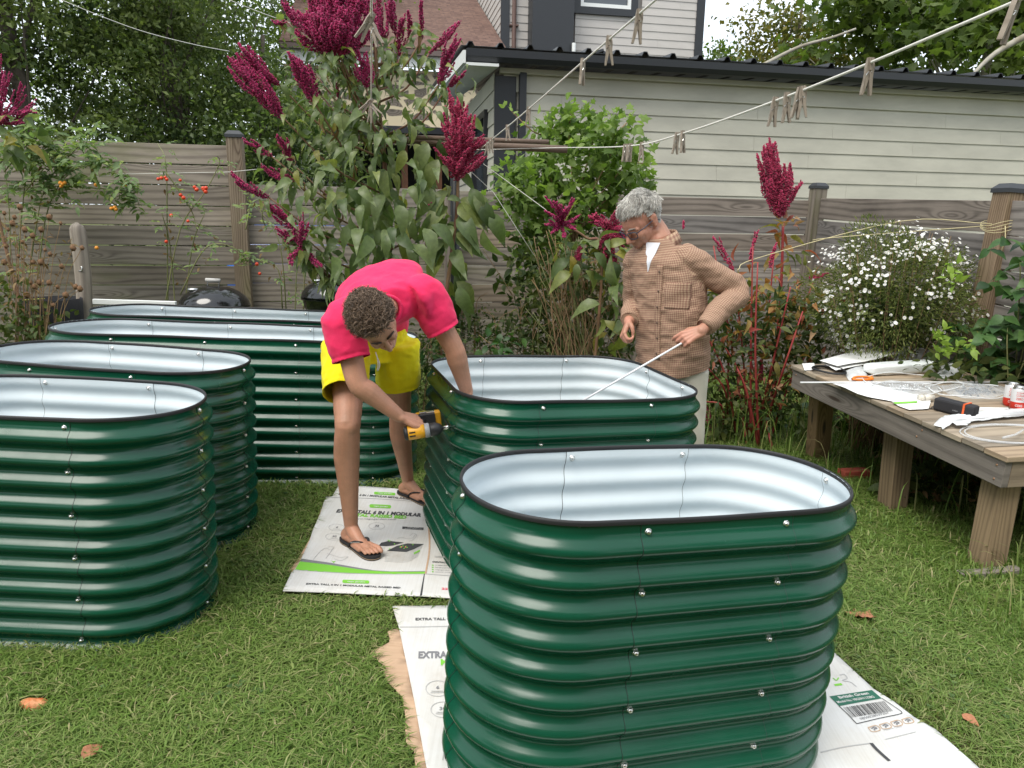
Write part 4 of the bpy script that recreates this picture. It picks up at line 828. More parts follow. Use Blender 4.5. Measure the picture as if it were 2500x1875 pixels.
for (bx, by), (tx, ty), R_ in (((1790, 665), (1740, 580), .05), ((1832, 640), (1852, 562), .04), ((1880, 655), (1896, 592), .05), ((1975, 680), (2024, 668), .045), ((1668, 560), (1668, 540), .02), ((1860, 930), (1855, 880), .05), ((1735, 1060), (1725, 990), .05)): plume(a6, at(bx, by, Y6), at(tx, ty, Y6), R_*.75, 3, 'crimson', .2)
foliage('foliage', a6, 'autumn', [at(1780, 700, Y6), at(1850, 700, Y6), at(1930, 720, Y6), at(1980, 740, Y6), at(1800, 800, Y6), at(1900, 830, Y6)], (.3, .3, .25), 190, .1, .33, 'droop', -.1, tone=.5)
foliage('foliage', a6, 'weed', [at(1760, 860, Y6), at(1820, 850, Y6), at(1900, 850, Y6), at(1980, 880, Y6), at(1740, 960, Y6), at(1850, 960, Y6), at(1920, 1000, Y6), at(1790, 1030, Y6)], (.3, .3, .2), 900, .07, .4, 'leaf', .1)
foliage('foliage', a6, 'weed', [at(1780, 760, Y6), at(1850, 780, Y6), at(1920, 780, Y6), at(1990, 800, Y6), at(1720, 820, Y6), at(1740, 1040, Y6), at(1960, 960, Y6)], (.3, .3, .24), 900, .075, .42, 'leaf', 0.)
foliage('foliage', a6, 'autumn', [at(1760, 900, Y6), at(1840, 930, Y6), at(1900, 920, Y6), at(1970, 900, Y6)], (.3, .3, .22), 260, .06, .35, 'leaf', .1, tone=.75)
def blades(parent, pts, n, L, m, w_=.004, spread=.1, name='grass_blades'):
    b = MB()
    for _ in range(n):
        p = np.array(random.choice(pts))+RNG.normal(size=3)*np.array([spread, spread, 0]); p[2] = gz(p[0]); o = RNG.normal(size=2)*.35; l_ = L*random.uniform(.5, 1.2)
        q = smoothpath([p, p+[o[0]*l_*.35, o[1]*l_*.35, l_*.6], p+[o[0]*l_, o[1]*l_, l_*random.uniform(.5, .95)]], 3); s_ = unit([-o[1], o[0], 0])*w_; k = len(q)
        ww = np.linspace(1, .1, k)[:, None]; b.add(np.concatenate([q-s_*ww, q+s_*ww]), [(i, i+1, k+i+1, k+i) for i in range(k-1)], r=random.random())
    return tag(b.build(name, M[m], parent, True), kind='stuff')
blades(a6, [gnd(x, 1070) for x in range(1730, 2000, 25)], 260, .5, 'grass', .005, .3)
foliage('foliage', a6, 'rasp', [gnd(1900, 1050)+V(0, 0, .1), gnd(1940, 1030)+V(0, 0, .12), gnd(1880, 1020)+V(0, 0, .1)], (.16, .14, .07), 55, .09, .85, 'leaf', .1, 1.6)
# --- climbing vine hump in front of the shed
vb = thing('vine_bush', 'bright green leafy vine heaped over the fence left of the standing person', 'shrub', gnd(1400, 900)); YV = 6.5
cen = [at(x, y, YV+random.uniform(-.35, .3)) for x, y in ((1330, 330), (1390, 300), (1450, 310), (1500, 330), (1520, 380), (1470, 370), (1400, 370), (1340, 390), (1290, 420), (1260, 450), (1350, 450), (1430, 430), (1500, 440), (1540, 430), (1270, 480), (1330, 510), (1420, 490), (1480, 500), (1300, 560), (1350, 590), (1310, 640), (1400, 560))]
stems(vb, [[V(at(1400, 800, YV).x+random.uniform(-.3, .3), YV, gz(.5)), at(1400, 600, YV), c+V(0, 0, -.1), c] for c in cen]+[[cen[1], at(1400, 290, YV), at(1383, 265, YV)], [cen[0], at(1300, 320, YV), at(1245, 268, YV)], [cen[3], at(1530, 300, YV), at(1545, 285, YV)], [cen[4], at(1545, 395, YV), at(1575, 400, YV)]], .007, .003, 'stem_dry')
foliage('foliage', vb, 'vine', cen, (.29, .25, .21), 1500, .08, .75, 'lobed', -.2, 1.1, shell=.8, cam_bias=.3); foliage('foliage', vb, 'vine', cen, (.3, .25, .22), 1300, .075, .6, 'leaf', -.2, 1.1, shell=.8)
foliage('foliage', vb, 'vine', [at(1383, 268, YV), at(1245, 268, YV), at(1545, 288, YV), at(1575, 402, YV), at(1320, 290, YV), at(1460, 275, YV)], .09, 50, .07, .5, 'leaf', .2, tone=.9)
foliage('foliage', vb, 'weed', [at(1300, 620, YV-.3), at(1270, 680, YV-.3), at(1380, 660, YV-.3), at(1450, 560, YV), at(1350, 720, YV-.4)], (.3, .2, .25), 320, .09, .5, 'leaf', -.3)
dv = thing('dry_stalks', 'tangle of dry straw coloured stalks below the green vine', 'plant', gnd(1420, 950)); YD = 5.5
paths = []
for k in range(150):
    bx = random.gauss(1440, 55); p = V(at(bx, 900, YD).x, YD+random.uniform(-.4, .4), gz(.5)); tx, ty = random.gauss(1390, 75), random.uniform(560, 840); e = at(tx, ty, p.y); paths.append([p, p.lerp(e, .55)+V(random.gauss(0, .06), 0, .08), e])
stems(dv, paths[:110], .004, .002, 'stem_dry', n=4); stems(dv, paths[110:], .004, .002, 'stem_green', n=4)
foliage('foliage', dv, 'weed', [at(1330, 640, YD), at(1300, 720, YD), at(1290, 760, YD), at(1490, 700, YD), at(1500, 780, YD), at(1330, 800, YD), at(1400, 820, YD)], (.22, .25, .16), 420, .07, .42, 'leaf', -.2)
foliage('foliage', dv, 'weed', [at(1350, 700, YD), at(1420, 640, YD), at(1450, 720, YD), at(1380, 780, YD), at(1470, 840, YD), at(1310, 840, YD), at(1530, 850, YD)], (.25, .25, .2), 800, .065, .45, 'leaf', -.2, tone=.6)
foliage('foliage', dv, 'brownleaf', [at(1420, 650, YD), at(1440, 740, YD), at(1400, 700, YD)], (.25, .2, .25), 200, .06, .3, 'leaf', -.4)
lw = thing('low_weeds', 'knee high fine leaved weeds along the fence foot behind the wide bed', 'plant', gnd(1120, 960)); YL = 5.1
cs = [at(x, y, YL+random.uniform(-.3, .4)) for x, y in ((1020, 880), (1050, 820), (1090, 840), (1130, 800), (1170, 830), (1210, 820), (1250, 840), (1060, 900), (1110, 900), (1000, 940), (1300, 850), (1040, 960), (1340, 850), (1160, 780), (1270, 800))]
stems(lw, [[V(c.x+random.uniform(-.1, .1), c.y, gz(-.3)), c+V(0, 0, .05), c+V(random.uniform(-.15, .15), 0, .2)] for c in cs for _ in range(3)], .004, .0015, 'stem_dry')
foliage('foliage', lw, 'weed', cs, (.2, .2, .16), 2600, .035, .55, 'diamond', .1, shell=.6); foliage('foliage', lw, 'rasp', [at(1230, 830, YL), at(1060, 870, YL), at(1180, 850, YL)], (.2, .2, .1), 60, .08, .6, 'leaf')
# --- white aster
ab = thing('aster_bush', 'rounded bush of small white daisies behind the work table', 'shrub', gnd(2170, 1000)); YA = 5.35
ac = np.array(at(2185, 705, YA)); AR = np.array([.54, .45, .45]); n = 90; q = rdir(n, .35); e = ac+q*AR*(.8+.25*RNG.random((n, 1)))*np.array([1, 1, 1.05]); g_ = np.array([ac[0], YA, gz(2.6)])
stems(ab, [[g_+RNG.normal(size=3)*[.08, .08, 0], g_*.35+x*.65+np.array([0, 0, -.05]), x] for x in e], .004, .0015, 'stem_dry')
n = 17000; q = rdir(n); q = q*(.5+.62*RNG.random((n, 1))**.7)*(1+.2*np.sin(q[:, :1]*5+q[:, 2:]*4)); pos = ac+q*AR; pos[:, 2] -= .05; leaves('foliage', M['astleaf'], pos, unit(q+rdir(n)*.8), rdir(n, 1.), .035*(.6+.8*RNG.random(n)), .008, 'diamond', ab)
n = 2600; q = rdir(n); q = q*(.2+.5*RNG.random((n, 1))); pos = ac+q*AR-[0, 0, .2]; leaves('foliage', M['weed'], pos, rdir(n), rdir(n, 1.), .05, .02, 'diamond', ab)
cl = rdir(150, .25); fn3 = lambda q: np.array([noise.noise(tuple(x)) for x in q])[:, None]
n = 1150; i = RNG.integers(0, 150, n); q = unit(cl[i]+RNG.normal(size=(n, 3))*.1); lump = 1+.16*fn3(q*2.2); pos = ac+q*AR*lump*(1.0+.09*RNG.normal(size=(n, 1))); pos[:, 2] -= .03
def daisies(name, pos, nrm, R, parent, m, k=9):
    n = len(pos); nrm = unit(nrm); u = unit(np.cross(nrm, RNG.normal(size=(n, 3)))); w_ = np.cross(nrm, u); V_ = []; a = np.arange(k)*2*math.pi/k
    V_.append(pos+nrm*.001)
    for da, rr, z in ((-.26, .9, .004), (.26, .9, .004)):
        for x in a: V_.append(pos+(math.cos(x+da)*u+math.sin(x+da)*w_)*(R*rr)[:, None]+nrm*z)
    for x in a: V_.append(pos+(math.cos(x)*u+math.sin(x)*w_)*R[:, None]+nrm*.002)
    V_ = np.stack(V_, 1); f = np.array([(0, 1+j, 1+2*k+j) for j in range(k)]+[(0, 1+2*k+j, 1+k+j) for j in range(k)])
    return mesh(name, V_.reshape(-1, 3), (f[None]+(np.arange(n)*V_.shape[1])[:, None, None]).reshape(-1, 3), m, parent, False)
nr = unit(q+np.array([-.1, -.5, .6])+RNG.normal(size=(n, 3))*.4); tag(daisies('blossoms', pos, nr, .0085+.005*RNG.random(n), ab, M['aster']), kind='stuff')
p_ = pos+nr*.003; b_ = leaf_arrays(p_-unit(np.cross(nr, [1, 0, 0]))*.003, unit(np.cross(nr, [1, 0, 0])), nr, .006, .006, 'diamond'); tag(mesh('blossom_eyes', b_[0], b_[1], mat('yellow_eye', (.5, .33, .04), .8), ab), kind='stuff')
# --- bramble at the right
rb = thing('bramble', 'dark green bramble with broad toothed leaves at the right edge beside the fence post', 'shrub', gnd(2460, 1050)); YR = 4.75
tr_ = []; ce = [(2490, 640), (2520, 680), (2490, 740), (2460, 800), (2500, 810), (2450, 860), (2490, 880), (2340, 830), (2360, 870), (2410, 890), (2510, 730), (2560, 760), (2560, 860)]
for x, y in ce:
    c_ = np.array(at(x, y, YR+random.uniform(-.2, .3))); tr_.append([V(at(2430, 1000, YR).x+random.uniform(-.1, .2), YR, gz(3)), c_+np.array([.03, 0, -.2]), c_])
stems(rb, tr_, .006, .003, 'stem_green')
P = []; d_ = []
for pth in tr_:
    for _ in range(7):
        c_ = np.array(pth[2])+RNG.normal(size=3)*.09; a0 = random.random()*6.28
        for a in (0, 1.5, -1.5): P.append(c_); d_.append(unit([math.cos(a0+a), math.sin(a0+a)*.7-.35, -.35]))
P = np.array(P); leaves('foliage', M['rasp'], P, d_, np.array([0, -.35, .9])+RNG.normal(size=P.shape)*.25, .085+.05*RNG.random(len(P)), .075, 'leaf', rb)
foliage('young_shoots', rb, 'bright', [at(x, y, YR-.15) for x, y in ((2290, 830), (2305, 815), (2345, 850), (2365, 845), (2300, 860), (2320, 690), (2330, 650))], .05, 70, .06, .5, 'leaf', .3, tone=.6)['kind'] = 'stuff'
foliage('foliage', rb, 'weed', [at(2300, 900, YR), at(2380, 900, YR), at(2480, 930, YR)], (.25, .25, .15), 220, .08, .5, 'leaf')
ut = thing('bramble', 'shaded dark leafy undergrowth beneath the work table', 'shrub', gnd(2250, 1250)); 
cs = [gnd(x, y)+V(0, 0, .12) for x, y in ((2120, 1080), (2200, 1130), (2260, 1180), (2300, 1230), (2230, 1220), (2350, 1200), (2420, 1200), (2470, 1270), (2180, 1090), (2080, 1060), (2320, 1140), (2390, 1130))]
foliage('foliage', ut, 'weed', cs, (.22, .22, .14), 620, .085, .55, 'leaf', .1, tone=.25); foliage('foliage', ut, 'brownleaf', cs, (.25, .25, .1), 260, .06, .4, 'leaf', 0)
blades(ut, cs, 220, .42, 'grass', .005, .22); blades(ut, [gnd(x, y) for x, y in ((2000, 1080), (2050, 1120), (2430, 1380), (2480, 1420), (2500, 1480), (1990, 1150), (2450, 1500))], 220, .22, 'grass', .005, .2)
# --- tomatoes along the left fence
YT = 6.35
t1 = thing('tomato_vine', 'straggling tomato vine with orange fruit at the far left of the fence', 'plant', gnd(120, 980), group='tomato vines')
t2 = thing('tomato_vine', 'thin upright tomato vine with red cherry fruit left of the tall fence post', 'plant', gnd(440, 960), group='tomato vines')
def vine(root, sp, nl, L, tone=.5):
    pp = [[at(x, y, YT+random.uniform(-.12, .12)) for x, y in s_] for s_ in sp]; stems(root, pp, .006, .003, 'stem_green')
    P = []; d_ = []
    for p in pp:
        q = smoothpath(p, 8)
        for _ in range(int(nl*len(q)/20)):
            c_ = q[RNG.integers(len(q)//5, len(q))]+RNG.normal(size=3)*.05; a = unit(RNG.normal(size=3)*[1, .7, .5]+np.array([0, -.2, -.25])); s_ = unit(np.cross(a, [0, 0, 1.]))
            for k in range(3):
                for sg in ((-1, 1) if k < 2 else (0,)): P.append(c_+a*.035*(k+.4)); d_.append(unit(a+s_*sg*1.3))
    P = np.array(P); leaves('foliage', M['tom'], P, np.array(d_), np.array([0, -.4, .8])+RNG.normal(size=P.shape)*.3, L*(.6+.7*RNG.random(len(P))), L*.42, 'leaf', root, np.clip(tone+.25*RNG.normal(size=len(P)), 0, 1))
    n = len(pp)*5; pk = np.array([smoothpath(random.choice(pp), 8)[RNG.integers(4, 14)] for _ in range(n)])+RNG.normal(size=(n, 3))*.05; leaves('withered_leaf', M['brownleaf'], pk, rdir(n, -1.6), rdir(n), .05, .02, 'droop', root)['kind'] = 'stuff'
vine(t1, [((20, 760), (25, 560), (10, 380)), ((60, 760), (90, 540), (120, 440), (200, 350), (230, 330)), ((40, 700), (60, 460), (90, 360), (160, 340)), ((90, 700), (120, 500), (200, 400), (290, 410), (330, 470)), ((30, 460), (140, 455), (240, 460), (320, 470), (340, 500)), ((10, 420), (70, 350), (130, 330)), ((100, 480), (170, 420), (240, 400)), ((0, 350), (60, 320), (80, 300)), ((30, 420), (90, 400), (150, 390)), ((0, 400), (40, 350), (110, 345)), ((60, 470), (120, 400), (190, 370))], 24, .08, .55)
vine(t2, [((410, 780), (408, 560), (405, 400), (385, 350)), ((430, 780), (415, 600), (395, 520)), ((400, 760), (440, 560), (500, 470), (535, 400), (530, 380)), ((405, 420), (440, 470), (470, 520), (480, 560)), ((440, 720), (490, 620), (530, 595), (580, 610), (605, 640)), ((450, 760), (470, 600), (500, 520))], 9, .05, .55)
t3 = thing('tomato_vine', 'withered tomato vine just right of the tall fence post', 'plant', gnd(660, 960), group='tomato vines')
vine(t3, [((700, 780), (690, 640), (670, 560), (620, 500)), ((720, 780), (725, 660), (740, 600)), ((690, 760), (680, 660), (640, 640), (600, 620)), ((740, 780), (745, 660), (760, 640)), ((600, 560), (610, 500), (600, 480)), ((650, 560), (640, 520), (660, 470))], 9, .05, .6)
M['orange'] = varied('orange_tomato', (.75, .22, .02), (.8, .35, .04), 20, .3); M['red'] = varied('red_tomato', (.55, .03, .015), (.65, .07, .02), 20, .3)
sv, sf = sphere_vf((0, 0, 0), .0155, None, 12, 8); tm = {}
def fruit(root, px, py, m):
    if m not in tm: o = mesh('tomato', sv, sf, M[m], root, True, world=False); tm[m] = o
    else: o = dup(tm[m], root)
    o.matrix_parent_inverse = wmat(root).inverted(); o.location = at(px, py, YT-.1); o.scale = (random.uniform(.8, 1.15),)*3
for px, py in ((152, 450), (158, 446), (149, 455), (235, 451), (298, 452), (306, 453), (302, 447), (304, 441), (272, 509), (280, 507), (283, 511), (45, 370), (236, 605), (148, 447)): fruit(t1, px, py, 'orange')
for px, py in ((386, 437), (394, 435), (403, 433), (407, 438), (440, 440), (475, 457), (480, 463), (496, 460), (503, 459), (502, 468), (441, 476), (448, 483), (418, 526), (459, 540), (406, 590), (627, 645), (634, 668), (498, 463)): fruit(t2 if px < 600 else t3, px, py, 'red')
# --- dry seed heads
sd = thing('dry_flower_stalks', 'brown dried flower stalks with round seed heads at lower left of the fence', 'plant', gnd(80, 900)); YS = 5.3
tips = [(10, 520), (30, 545), (48, 505), (60, 560), (15, 600), (80, 575), (100, 560), (120, 530), (148, 545), (45, 625), (80, 640), (95, 690), (120, 690), (150, 650), (185, 700), (195, 705), (200, 605), (178, 605), (75, 690), (20, 560), (35, 530), (110, 610), (65, 720), (130, 745), (160, 720), (100, 640), (30, 660), (10, 640), (55, 590), (85, 700), (140, 700), (122, 620)]
stems(sd, [[V(at(40+.35*x, 850, YS).x, YS+random.uniform(-.2, .2), gz(-3.6)), at(20+.7*x, (y+850)/2-20, YS), at(x, y, YS)] for x, y in tips], .0035, .002, 'stem_dry')
sv2, sf2 = sphere_vf((0, 0, 0), .017, None, 10, 7); sv2 = sv2*(1+.25*RNG.normal(size=(len(sv2), 1))*.6); s0 = None
for x, y in tips:
    if s0 is None: o = s0 = mesh('seed_head', sv2, sf2, M['seed'], sd, True, world=False)
    else: o = dup(s0, sd)
    o.matrix_parent_inverse = wmat(sd).inverted(); o.location = at(x, y, YS); o.scale = (random.uniform(.7, 1.3),)*3
foliage('foliage', sd, 'brownleaf', [at(30, 600, YS), at(70, 680, YS), at(40, 740, YS), at(110, 640, YS)], (.25, .2, .25), 160, .05, .3, 'leaf', -.5)
foliage('foliage', sd, 'weed', [at(20, 720, YS), at(60, 780, YS), at(110, 790, YS), at(15, 800, YS), at(90, 830, YS), at(40, 840, YS)], (.2, .25, .14), 520, .05, .6, 'leaf', .1, tone=.6)
# ------------------------------------------------------------------ people
def blob(pieces, voxel, smooth=4, fac=.5):
    """fuse overlapping closed pieces [(v,f)...] into one continuous skin"""
    mb = MB()
    for v, f in pieces: mb.add(v, f)
    o = mb.build('tmp', None); r = o.modifiers.new('r', 'REMESH'); r.mode = 'VOXEL'; r.voxel_size = voxel
    if smooth: s = o.modifiers.new('s', 'SMOOTH'); s.iterations = smooth; s.factor = fac
    dg = bpy.context.evaluated_depsgraph_get(); dg.update(); me = bpy.data.meshes.new_from_object(o.evaluated_get(dg))
    v = np.zeros(len(me.vertices)*3); me.vertices.foreach_get('co', v); f = [tuple(p.vertices) for p in me.polygons]
    nn = np.zeros(len(me.vertices)*3); me.vertex_normals.foreach_get('vector', nn)
    om = o.data; bpy.data.objects.remove(o); bpy.data.meshes.remove(om); bpy.data.meshes.remove(me); return v.reshape(-1, 3), f, nn.reshape(-1, 3)
def limb(pts, rs, n=14, m=5, flat=1., caps=True):
    p = smoothpath(pts, m); k = len(pts); r = np.interp(np.linspace(0, k-1, len(p)), np.arange(k), rs); v, f, _ = tube(p, r, n, True, flat); out = [(v, f)]
    if caps: out += [sphere_vf(p[0], r[0]*.98), sphere_vf(p[-1], r[-1]*.98)]
    return out
def ring_loft(rings, n=28, power=2.3):
    """rings: (centre, lateral unit vec, front unit vec, r_lat, r_front)"""
    a = np.linspace(0, 2*math.pi, n, endpoint=False); cs, sn = np.cos(a), np.sin(a); e = 2/power; v = []
    for c, l, fr, rl, rf in rings:
        x = np.sign(cs)*np.abs(cs)**e*rl; y = np.sign(sn)*np.abs(sn)**e*rf; v.append(np.asarray(c)+np.outer(x, l)+np.outer(y, fr))
    k = len(v); v = np.concatenate(v); f = [(i*n+j, i*n+(j+1) % n, (i+1)*n+(j+1) % n, (i+1)*n+j) for i in range(k-1) for j in range(n)]
    return [(v, f+[tuple(range(n-1, -1, -1)), tuple(range((k-1)*n, k*n))])]
def lerp_rings(rings, m=6):
    k = len(rings); C_ = smoothpath([r[0] for r in rings], m); q = np.linspace(0, k-1, len(C_)); out = []
    for c, x in zip(C_, q):
        i = min(int(x), k-2); t_ = x-i; A_, B_ = rings[i], rings[i+1]
        out.append((c, unit(np.asarray(A_[1])*(1-t_)+np.asarray(B_[1])*t_), unit(np.asarray(A_[2])*(1-t_)+np.asarray(B_[2])*t_), A_[3]*(1-t_)+B_[3]*t_, A_[4]*(1-t_)+B_[4]*t_))
    return out
class Head:
    def __init__(s, o, f, u, k=1.): s.o = np.array(o); s.f = unit(f); s.u = unit(np.asarray(u)-s.f*(np.asarray(u) @ s.f)); s.l = np.cross(s.u, s.f); s.k = k; s.R = np.stack([s.f, s.l, s.u], 1)
    def p(s, x, y, z): return s.o+s.R @ (np.array([x, y, z])*s.k)
    def ell(s, c, r): return sphere_vf(s.p(*c), np.array(r)*s.k, s.R, 16, 12)
    def cap(s, a, b, r0, r1): return limb([s.p(*a), s.p(*b)], [r0*s.k, r1*s.k], 12, 4)
    def pieces(s, lean=1.):
        e = s.ell; q = [e((-.018, 0, .038), (.098, .077, .088)), e((.03, 0, .02), (.062, .066, .07)), e((.028, 0, -.04), (.062, .06, .075)), e((.062, 0, -.098), (.026, .03, .022)), e((.07, 0, -.055), (.03, .034, .035)), e((.055, .036, -.022), (.036, .024, .026)), e((.055, -.036, -.022), (.036, .024, .026))]
        for sg in (-1, 1):
            q += s.cap((-.002, sg*.056, -.058), (.055, sg*.022, -.1), .02, .016); q += s.cap((.082, sg*.012, .016), (.07, sg*.046, .012), .012, .011)
            q += [e((.079, sg*.031, -.001), (.0115, .016, .0115)), e((.1, sg*.011, -.036), (.011, .008, .007))]
            q += [e((-.012, sg*.079, .0), (.019, .007, .03)), e((-.018, sg*.083, .014), (.013, .006, .016)), e((-.004, sg*.078, -.024), (.009, .007, .012))]
            q += s.cap((.088, sg*.018, -.068), (.093, 0, -.064), .005, .006); q += s.cap((.086, sg*.017, -.078), (.091, 0, -.079), .005, .0065)
        q += s.cap((.084, 0, .014), (.112, 0, -.026), .0085, .0125); q += [e((.114, 0, -.03), (.012, .013, .01))]
        return q
    def loc(s, P): return (np.asarray(P)-s.o) @ s.R/s.k
def hand(w_, d, nrm, thumb_side, curl, L=.185, spread=.12, fing=(.9, 1., .95, .76), thumb=(.7, .5)):
    """wrist point, direction of the metacarpals, back-of-hand normal, +1/-1 thumb side; curl per finger (radians per joint)"""
    w_ = np.array(w_); d = unit(d); n_ = unit(np.asarray(nrm)-d*(np.asarray(nrm) @ d)); s_ = np.cross(n_, d)*thumb_side; q = []; pl = L*.5
    for i, yo in enumerate((.032, .011, -.010, -.030)):
        kn = w_+d*pl*(1-.06*abs(i-1))+s_*yo; q += limb([w_+s_*yo*.55, w_*.45+kn*.55+s_*yo*.1, kn], [.0165, .0155, .0115], 10, 4)
        fd = unit(d+s_*yo*spread*20*.1); p = kn; c = curl[i] if hasattr(curl, '__len__') else curl; pts = [p]
        for j, sl_ in enumerate((.5, .3, .22)):
            ang = c*(.9, 1.15, .8)[j]; fd = unit(fd*math.cos(ang)-n_*math.sin(ang)*1.); n2 = None
            p = p+fd*L*.44*fing[i]*sl_; pts.append(p)
            n_l = np.cross(s_*thumb_side, fd)
            n_f = unit(n_l if n_l @ n_ > -9 else n_); n_keep = n_f; 
            nn_ = n_keep; n__ = nn_
            if j < 2: fd0 = fd; n_cur = unit(np.cross(fd, s_)*1.); n_cur = n_cur if (n_cur @ n_) > 0 or c > .9 else -n_cur
        q += limb(pts, [.0098, .0094, .0084, .0068], 9, 4)
    b0 = w_+d*pl*.25+s_*.022-n_*.006; t1 = b0+unit(d*thumb[0]+s_*.75-n_*thumb[1])*L*.21; t2 = t1+unit(d*(thumb[0]+.35)+s_*.2-n_*thumb[1])*L*.16; t3 = t2+unit(d*(thumb[0]+.5)-s_*.1-n_*thumb[1]*1.1)*L*.12
    q += limb([b0, t1, t2, t3], [.016, .0125, .0105, .0078], 10, 4); return q
def hand2(w_, d, nrm, ts, curl, L=.185, fing=(.9, 1., .95, .76), thumb=None):
    """as hand(), each joint turned properly about the knuckle axis"""
    w_ = np.array(w_); d = unit(d); n_ = unit(np.asarray(nrm)-d*(np.asarray(nrm) @ d)); s_ = np.cross(n_, d)*ts; q = []; pl = L*.5
    for i, yo in enumerate((.032, .011, -.010, -.030)):
        kn = w_+d*pl*(1-.05*abs(i-1))+s_*yo; q += limb([w_+s_*yo*.55, w_*.45+kn*.55+s_*yo*.1, kn], [.0165, .0155, .0115], 10, 4)
        c = curl[i] if hasattr(curl, '__len__') else curl; p = kn; pts = [p]; ang = 0.
        for j, sl_ in enumerate((.5, .3, .22)):
            ang += c*(.8, 1.1, .75)[j]; fd = unit(d*math.cos(ang)-n_*math.sin(ang)+s_*yo*.9); p = p+fd*L*.44*fing[i]*sl_; pts.append(p)
        q += limb(pts, [.0098, .0094, .0084, .0068], 9, 4)
    tv = thumb or ((.6, .8, -.35), (.95, .2, -.4), (1., -.1, -.5)); p = w_+d*pl*.2+s_*.022-n_*.004; pts = [p]
    for (a, b_, c), l_ in zip(tv, (.21, .17, .13)): p = p+unit(d*a+s_*b_+n_*c)*L*l_; pts.append(p)
    q += limb(pts, [.016, .0128, .0105, .0078], 10, 4); return q
def fnoise(P, sc, off=0.): return np.array([noise.noise((p[0]*sc[0]+off, p[1]*sc[1], p[2]*sc[2])) for p in P])
def wrinkle(v, n, amp, sc, off=0.):
    a = fnoise(v, sc, off); b_ = fnoise(v, tuple(2.3*x for x in sc), off+9); r = 1-2*np.abs(a); return v+n*(amp*(.55*r+.45*b_))[:, None]
def skinmat(name, col, red):
    m = mat(name, col, .48, spec=.35); t = NT(m); co = t.coord('Object'); n_ = t.noise(co, 9, 4, .6); c = t.ramp(n_, [(.3, tuple(.78*x for x in col)), (.72, red)]); fine = t.noise(co, 220, 2); t.base(t.mix(.18, c, t.ramp(fine, [(.3, (.55, .4, .33)), (.7, (1, .85, .75))]), 'MULTIPLY')); t.bump(t.math('ADD', t.math('MULTIPLY', t.noise(co, 160, 3), .4), t.noise(co, 30, 3)), .16, .006)
    t.b.inputs['Subsurface Weight'].default_value = .06; t.b.inputs['Subsurface Radius'].default_value = (.02, .008, .004); return m
M['skin'] = skinmat('fair_skin', (.50, .275, .175), (.56, .285, .19)); M['skin2'] = skinmat('reddish_skin', (.54, .29, .195), (.60, .275, .195))
def cloth(name, c1, c2, sc=300, bumpk=.25, rough=.85):
    m = mat(name, c1, rough, spec=.2); t = NT(m); co = t.coord('Object'); t.base(t.mix(.5, t.ramp(t.noise(co, 14, 4), [(.3, c1), (.7, c2)]), t.ramp(t.noise(co, sc, 2), [(.3, c1), (.7, c2)]))); w_ = t.math('ADD', t.math('MULTIPLY', t.noise(co, sc, 2), .25), t.noise(co, 22, 3, .5)); t.bump(w_, bumpk, .01); t.b.inputs['Sheen Weight'].default_value = .1; return m
def bones_uv(v, f, bones):
    """per-loop uv: nearest bone segment -> (arc length round it, distance along it)"""
    v = np.asarray(v); fc = np.array([v[list(q)].mean(0) for q in f]); best = np.full(len(fc), 1e9); idx = np.zeros(len(fc), int)
    for i, (a, b_, r, x0) in enumerate(bones):
        a, b_ = np.array(a), np.array(b_); d = b_-a; t_ = np.clip((fc-a) @ d/(d @ d), 0, 1); ds = np.linalg.norm(fc-a-t_[:, None]*d, axis=1)-r; k = ds < best; best[k] = ds[k]; idx[k] = i
    uv = []
    for q, i in zip(f, idx):
        a, b_, r, x0 = bones[i]; a = np.array(a); d = unit(np.array(b_)-a); x = unit(np.asarray(x0)-d*(np.asarray(x0) @ d)); y = np.cross(d, x); p = v[list(q)]-a; an = np.arctan2(p @ y, p @ x); an = an+2*math.pi*np.round((an[0]-an)/(2*math.pi)); uv += list(np.stack([an*r*1.12, p @ d], 1))
    return np.array(uv)
def curls(name, head, n, m, parent, hairline, length, curl_r, turns, thick, up=.5, fwd=0., flatten=0.):
    """strands rooted on the scalp of `head` (Head)"""
    mb_v, mb_f, rr = [], [], []; k = 11; ns = 4; c = 0; cnt = 0
    while cnt < n:
        q = unit(RNG.normal(size=3)); p = np.array([-.018, 0, .038])+q*np.array([.102, .081, .092])
        if not hairline(p): continue
        cnt += 1; nl = unit(q/np.array([.102, .081, .092])); tan = unit(np.cross(nl, RNG.normal(size=3))); g = unit(np.array([fwd, 0, -.3+0*up])-nl*(nl @ np.array([fwd, 0, -.3]))) if flatten else tan
        ax = unit(nl*up+g*(1-up)+(.25*RNG.normal(size=3) if not flatten else .12*RNG.normal(size=3)+.6*np.array(noise.noise_vector(tuple(p*22))))); a_ = unit(np.cross(ax, nl+.01)); b_ = np.cross(ax, a_); L = length*(.6+.7*random.random()); t_ = np.linspace(0, 1, k); ph = random.random()*6.28; cr_ = curl_r*(.6+.7*random.random())
        P = p+np.outer(t_*L, ax)+cr_*np.minimum(1, t_*3)[:, None]*(np.outer(np.cos(ph+t_*turns*6.28), a_)+np.outer(np.sin(ph+t_*turns*6.28), b_))
        if flatten: P -= np.outer(t_**2*L*flatten, nl)
        if flatten: P += np.outer(t_**2*L*.12, unit(np.array([0, .3*np.sign(p[1]), -.6])))
        P = np.array([head.p(*x) for x in P]); th = thick*(.7+.6*random.random())*head.k
        v, f, _ = tube(P, th*np.array([1]*(k-3)+[.85, .6, .25]), ns, False); mb_v.append(v); mb_f.append(np.array(f)+c); c += len(v); rr.append(np.full(len(v), random.random()))
    return mesh(name, np.concatenate(mb_v), np.concatenate(mb_f), m, parent, True, rnd=np.concatenate(rr))
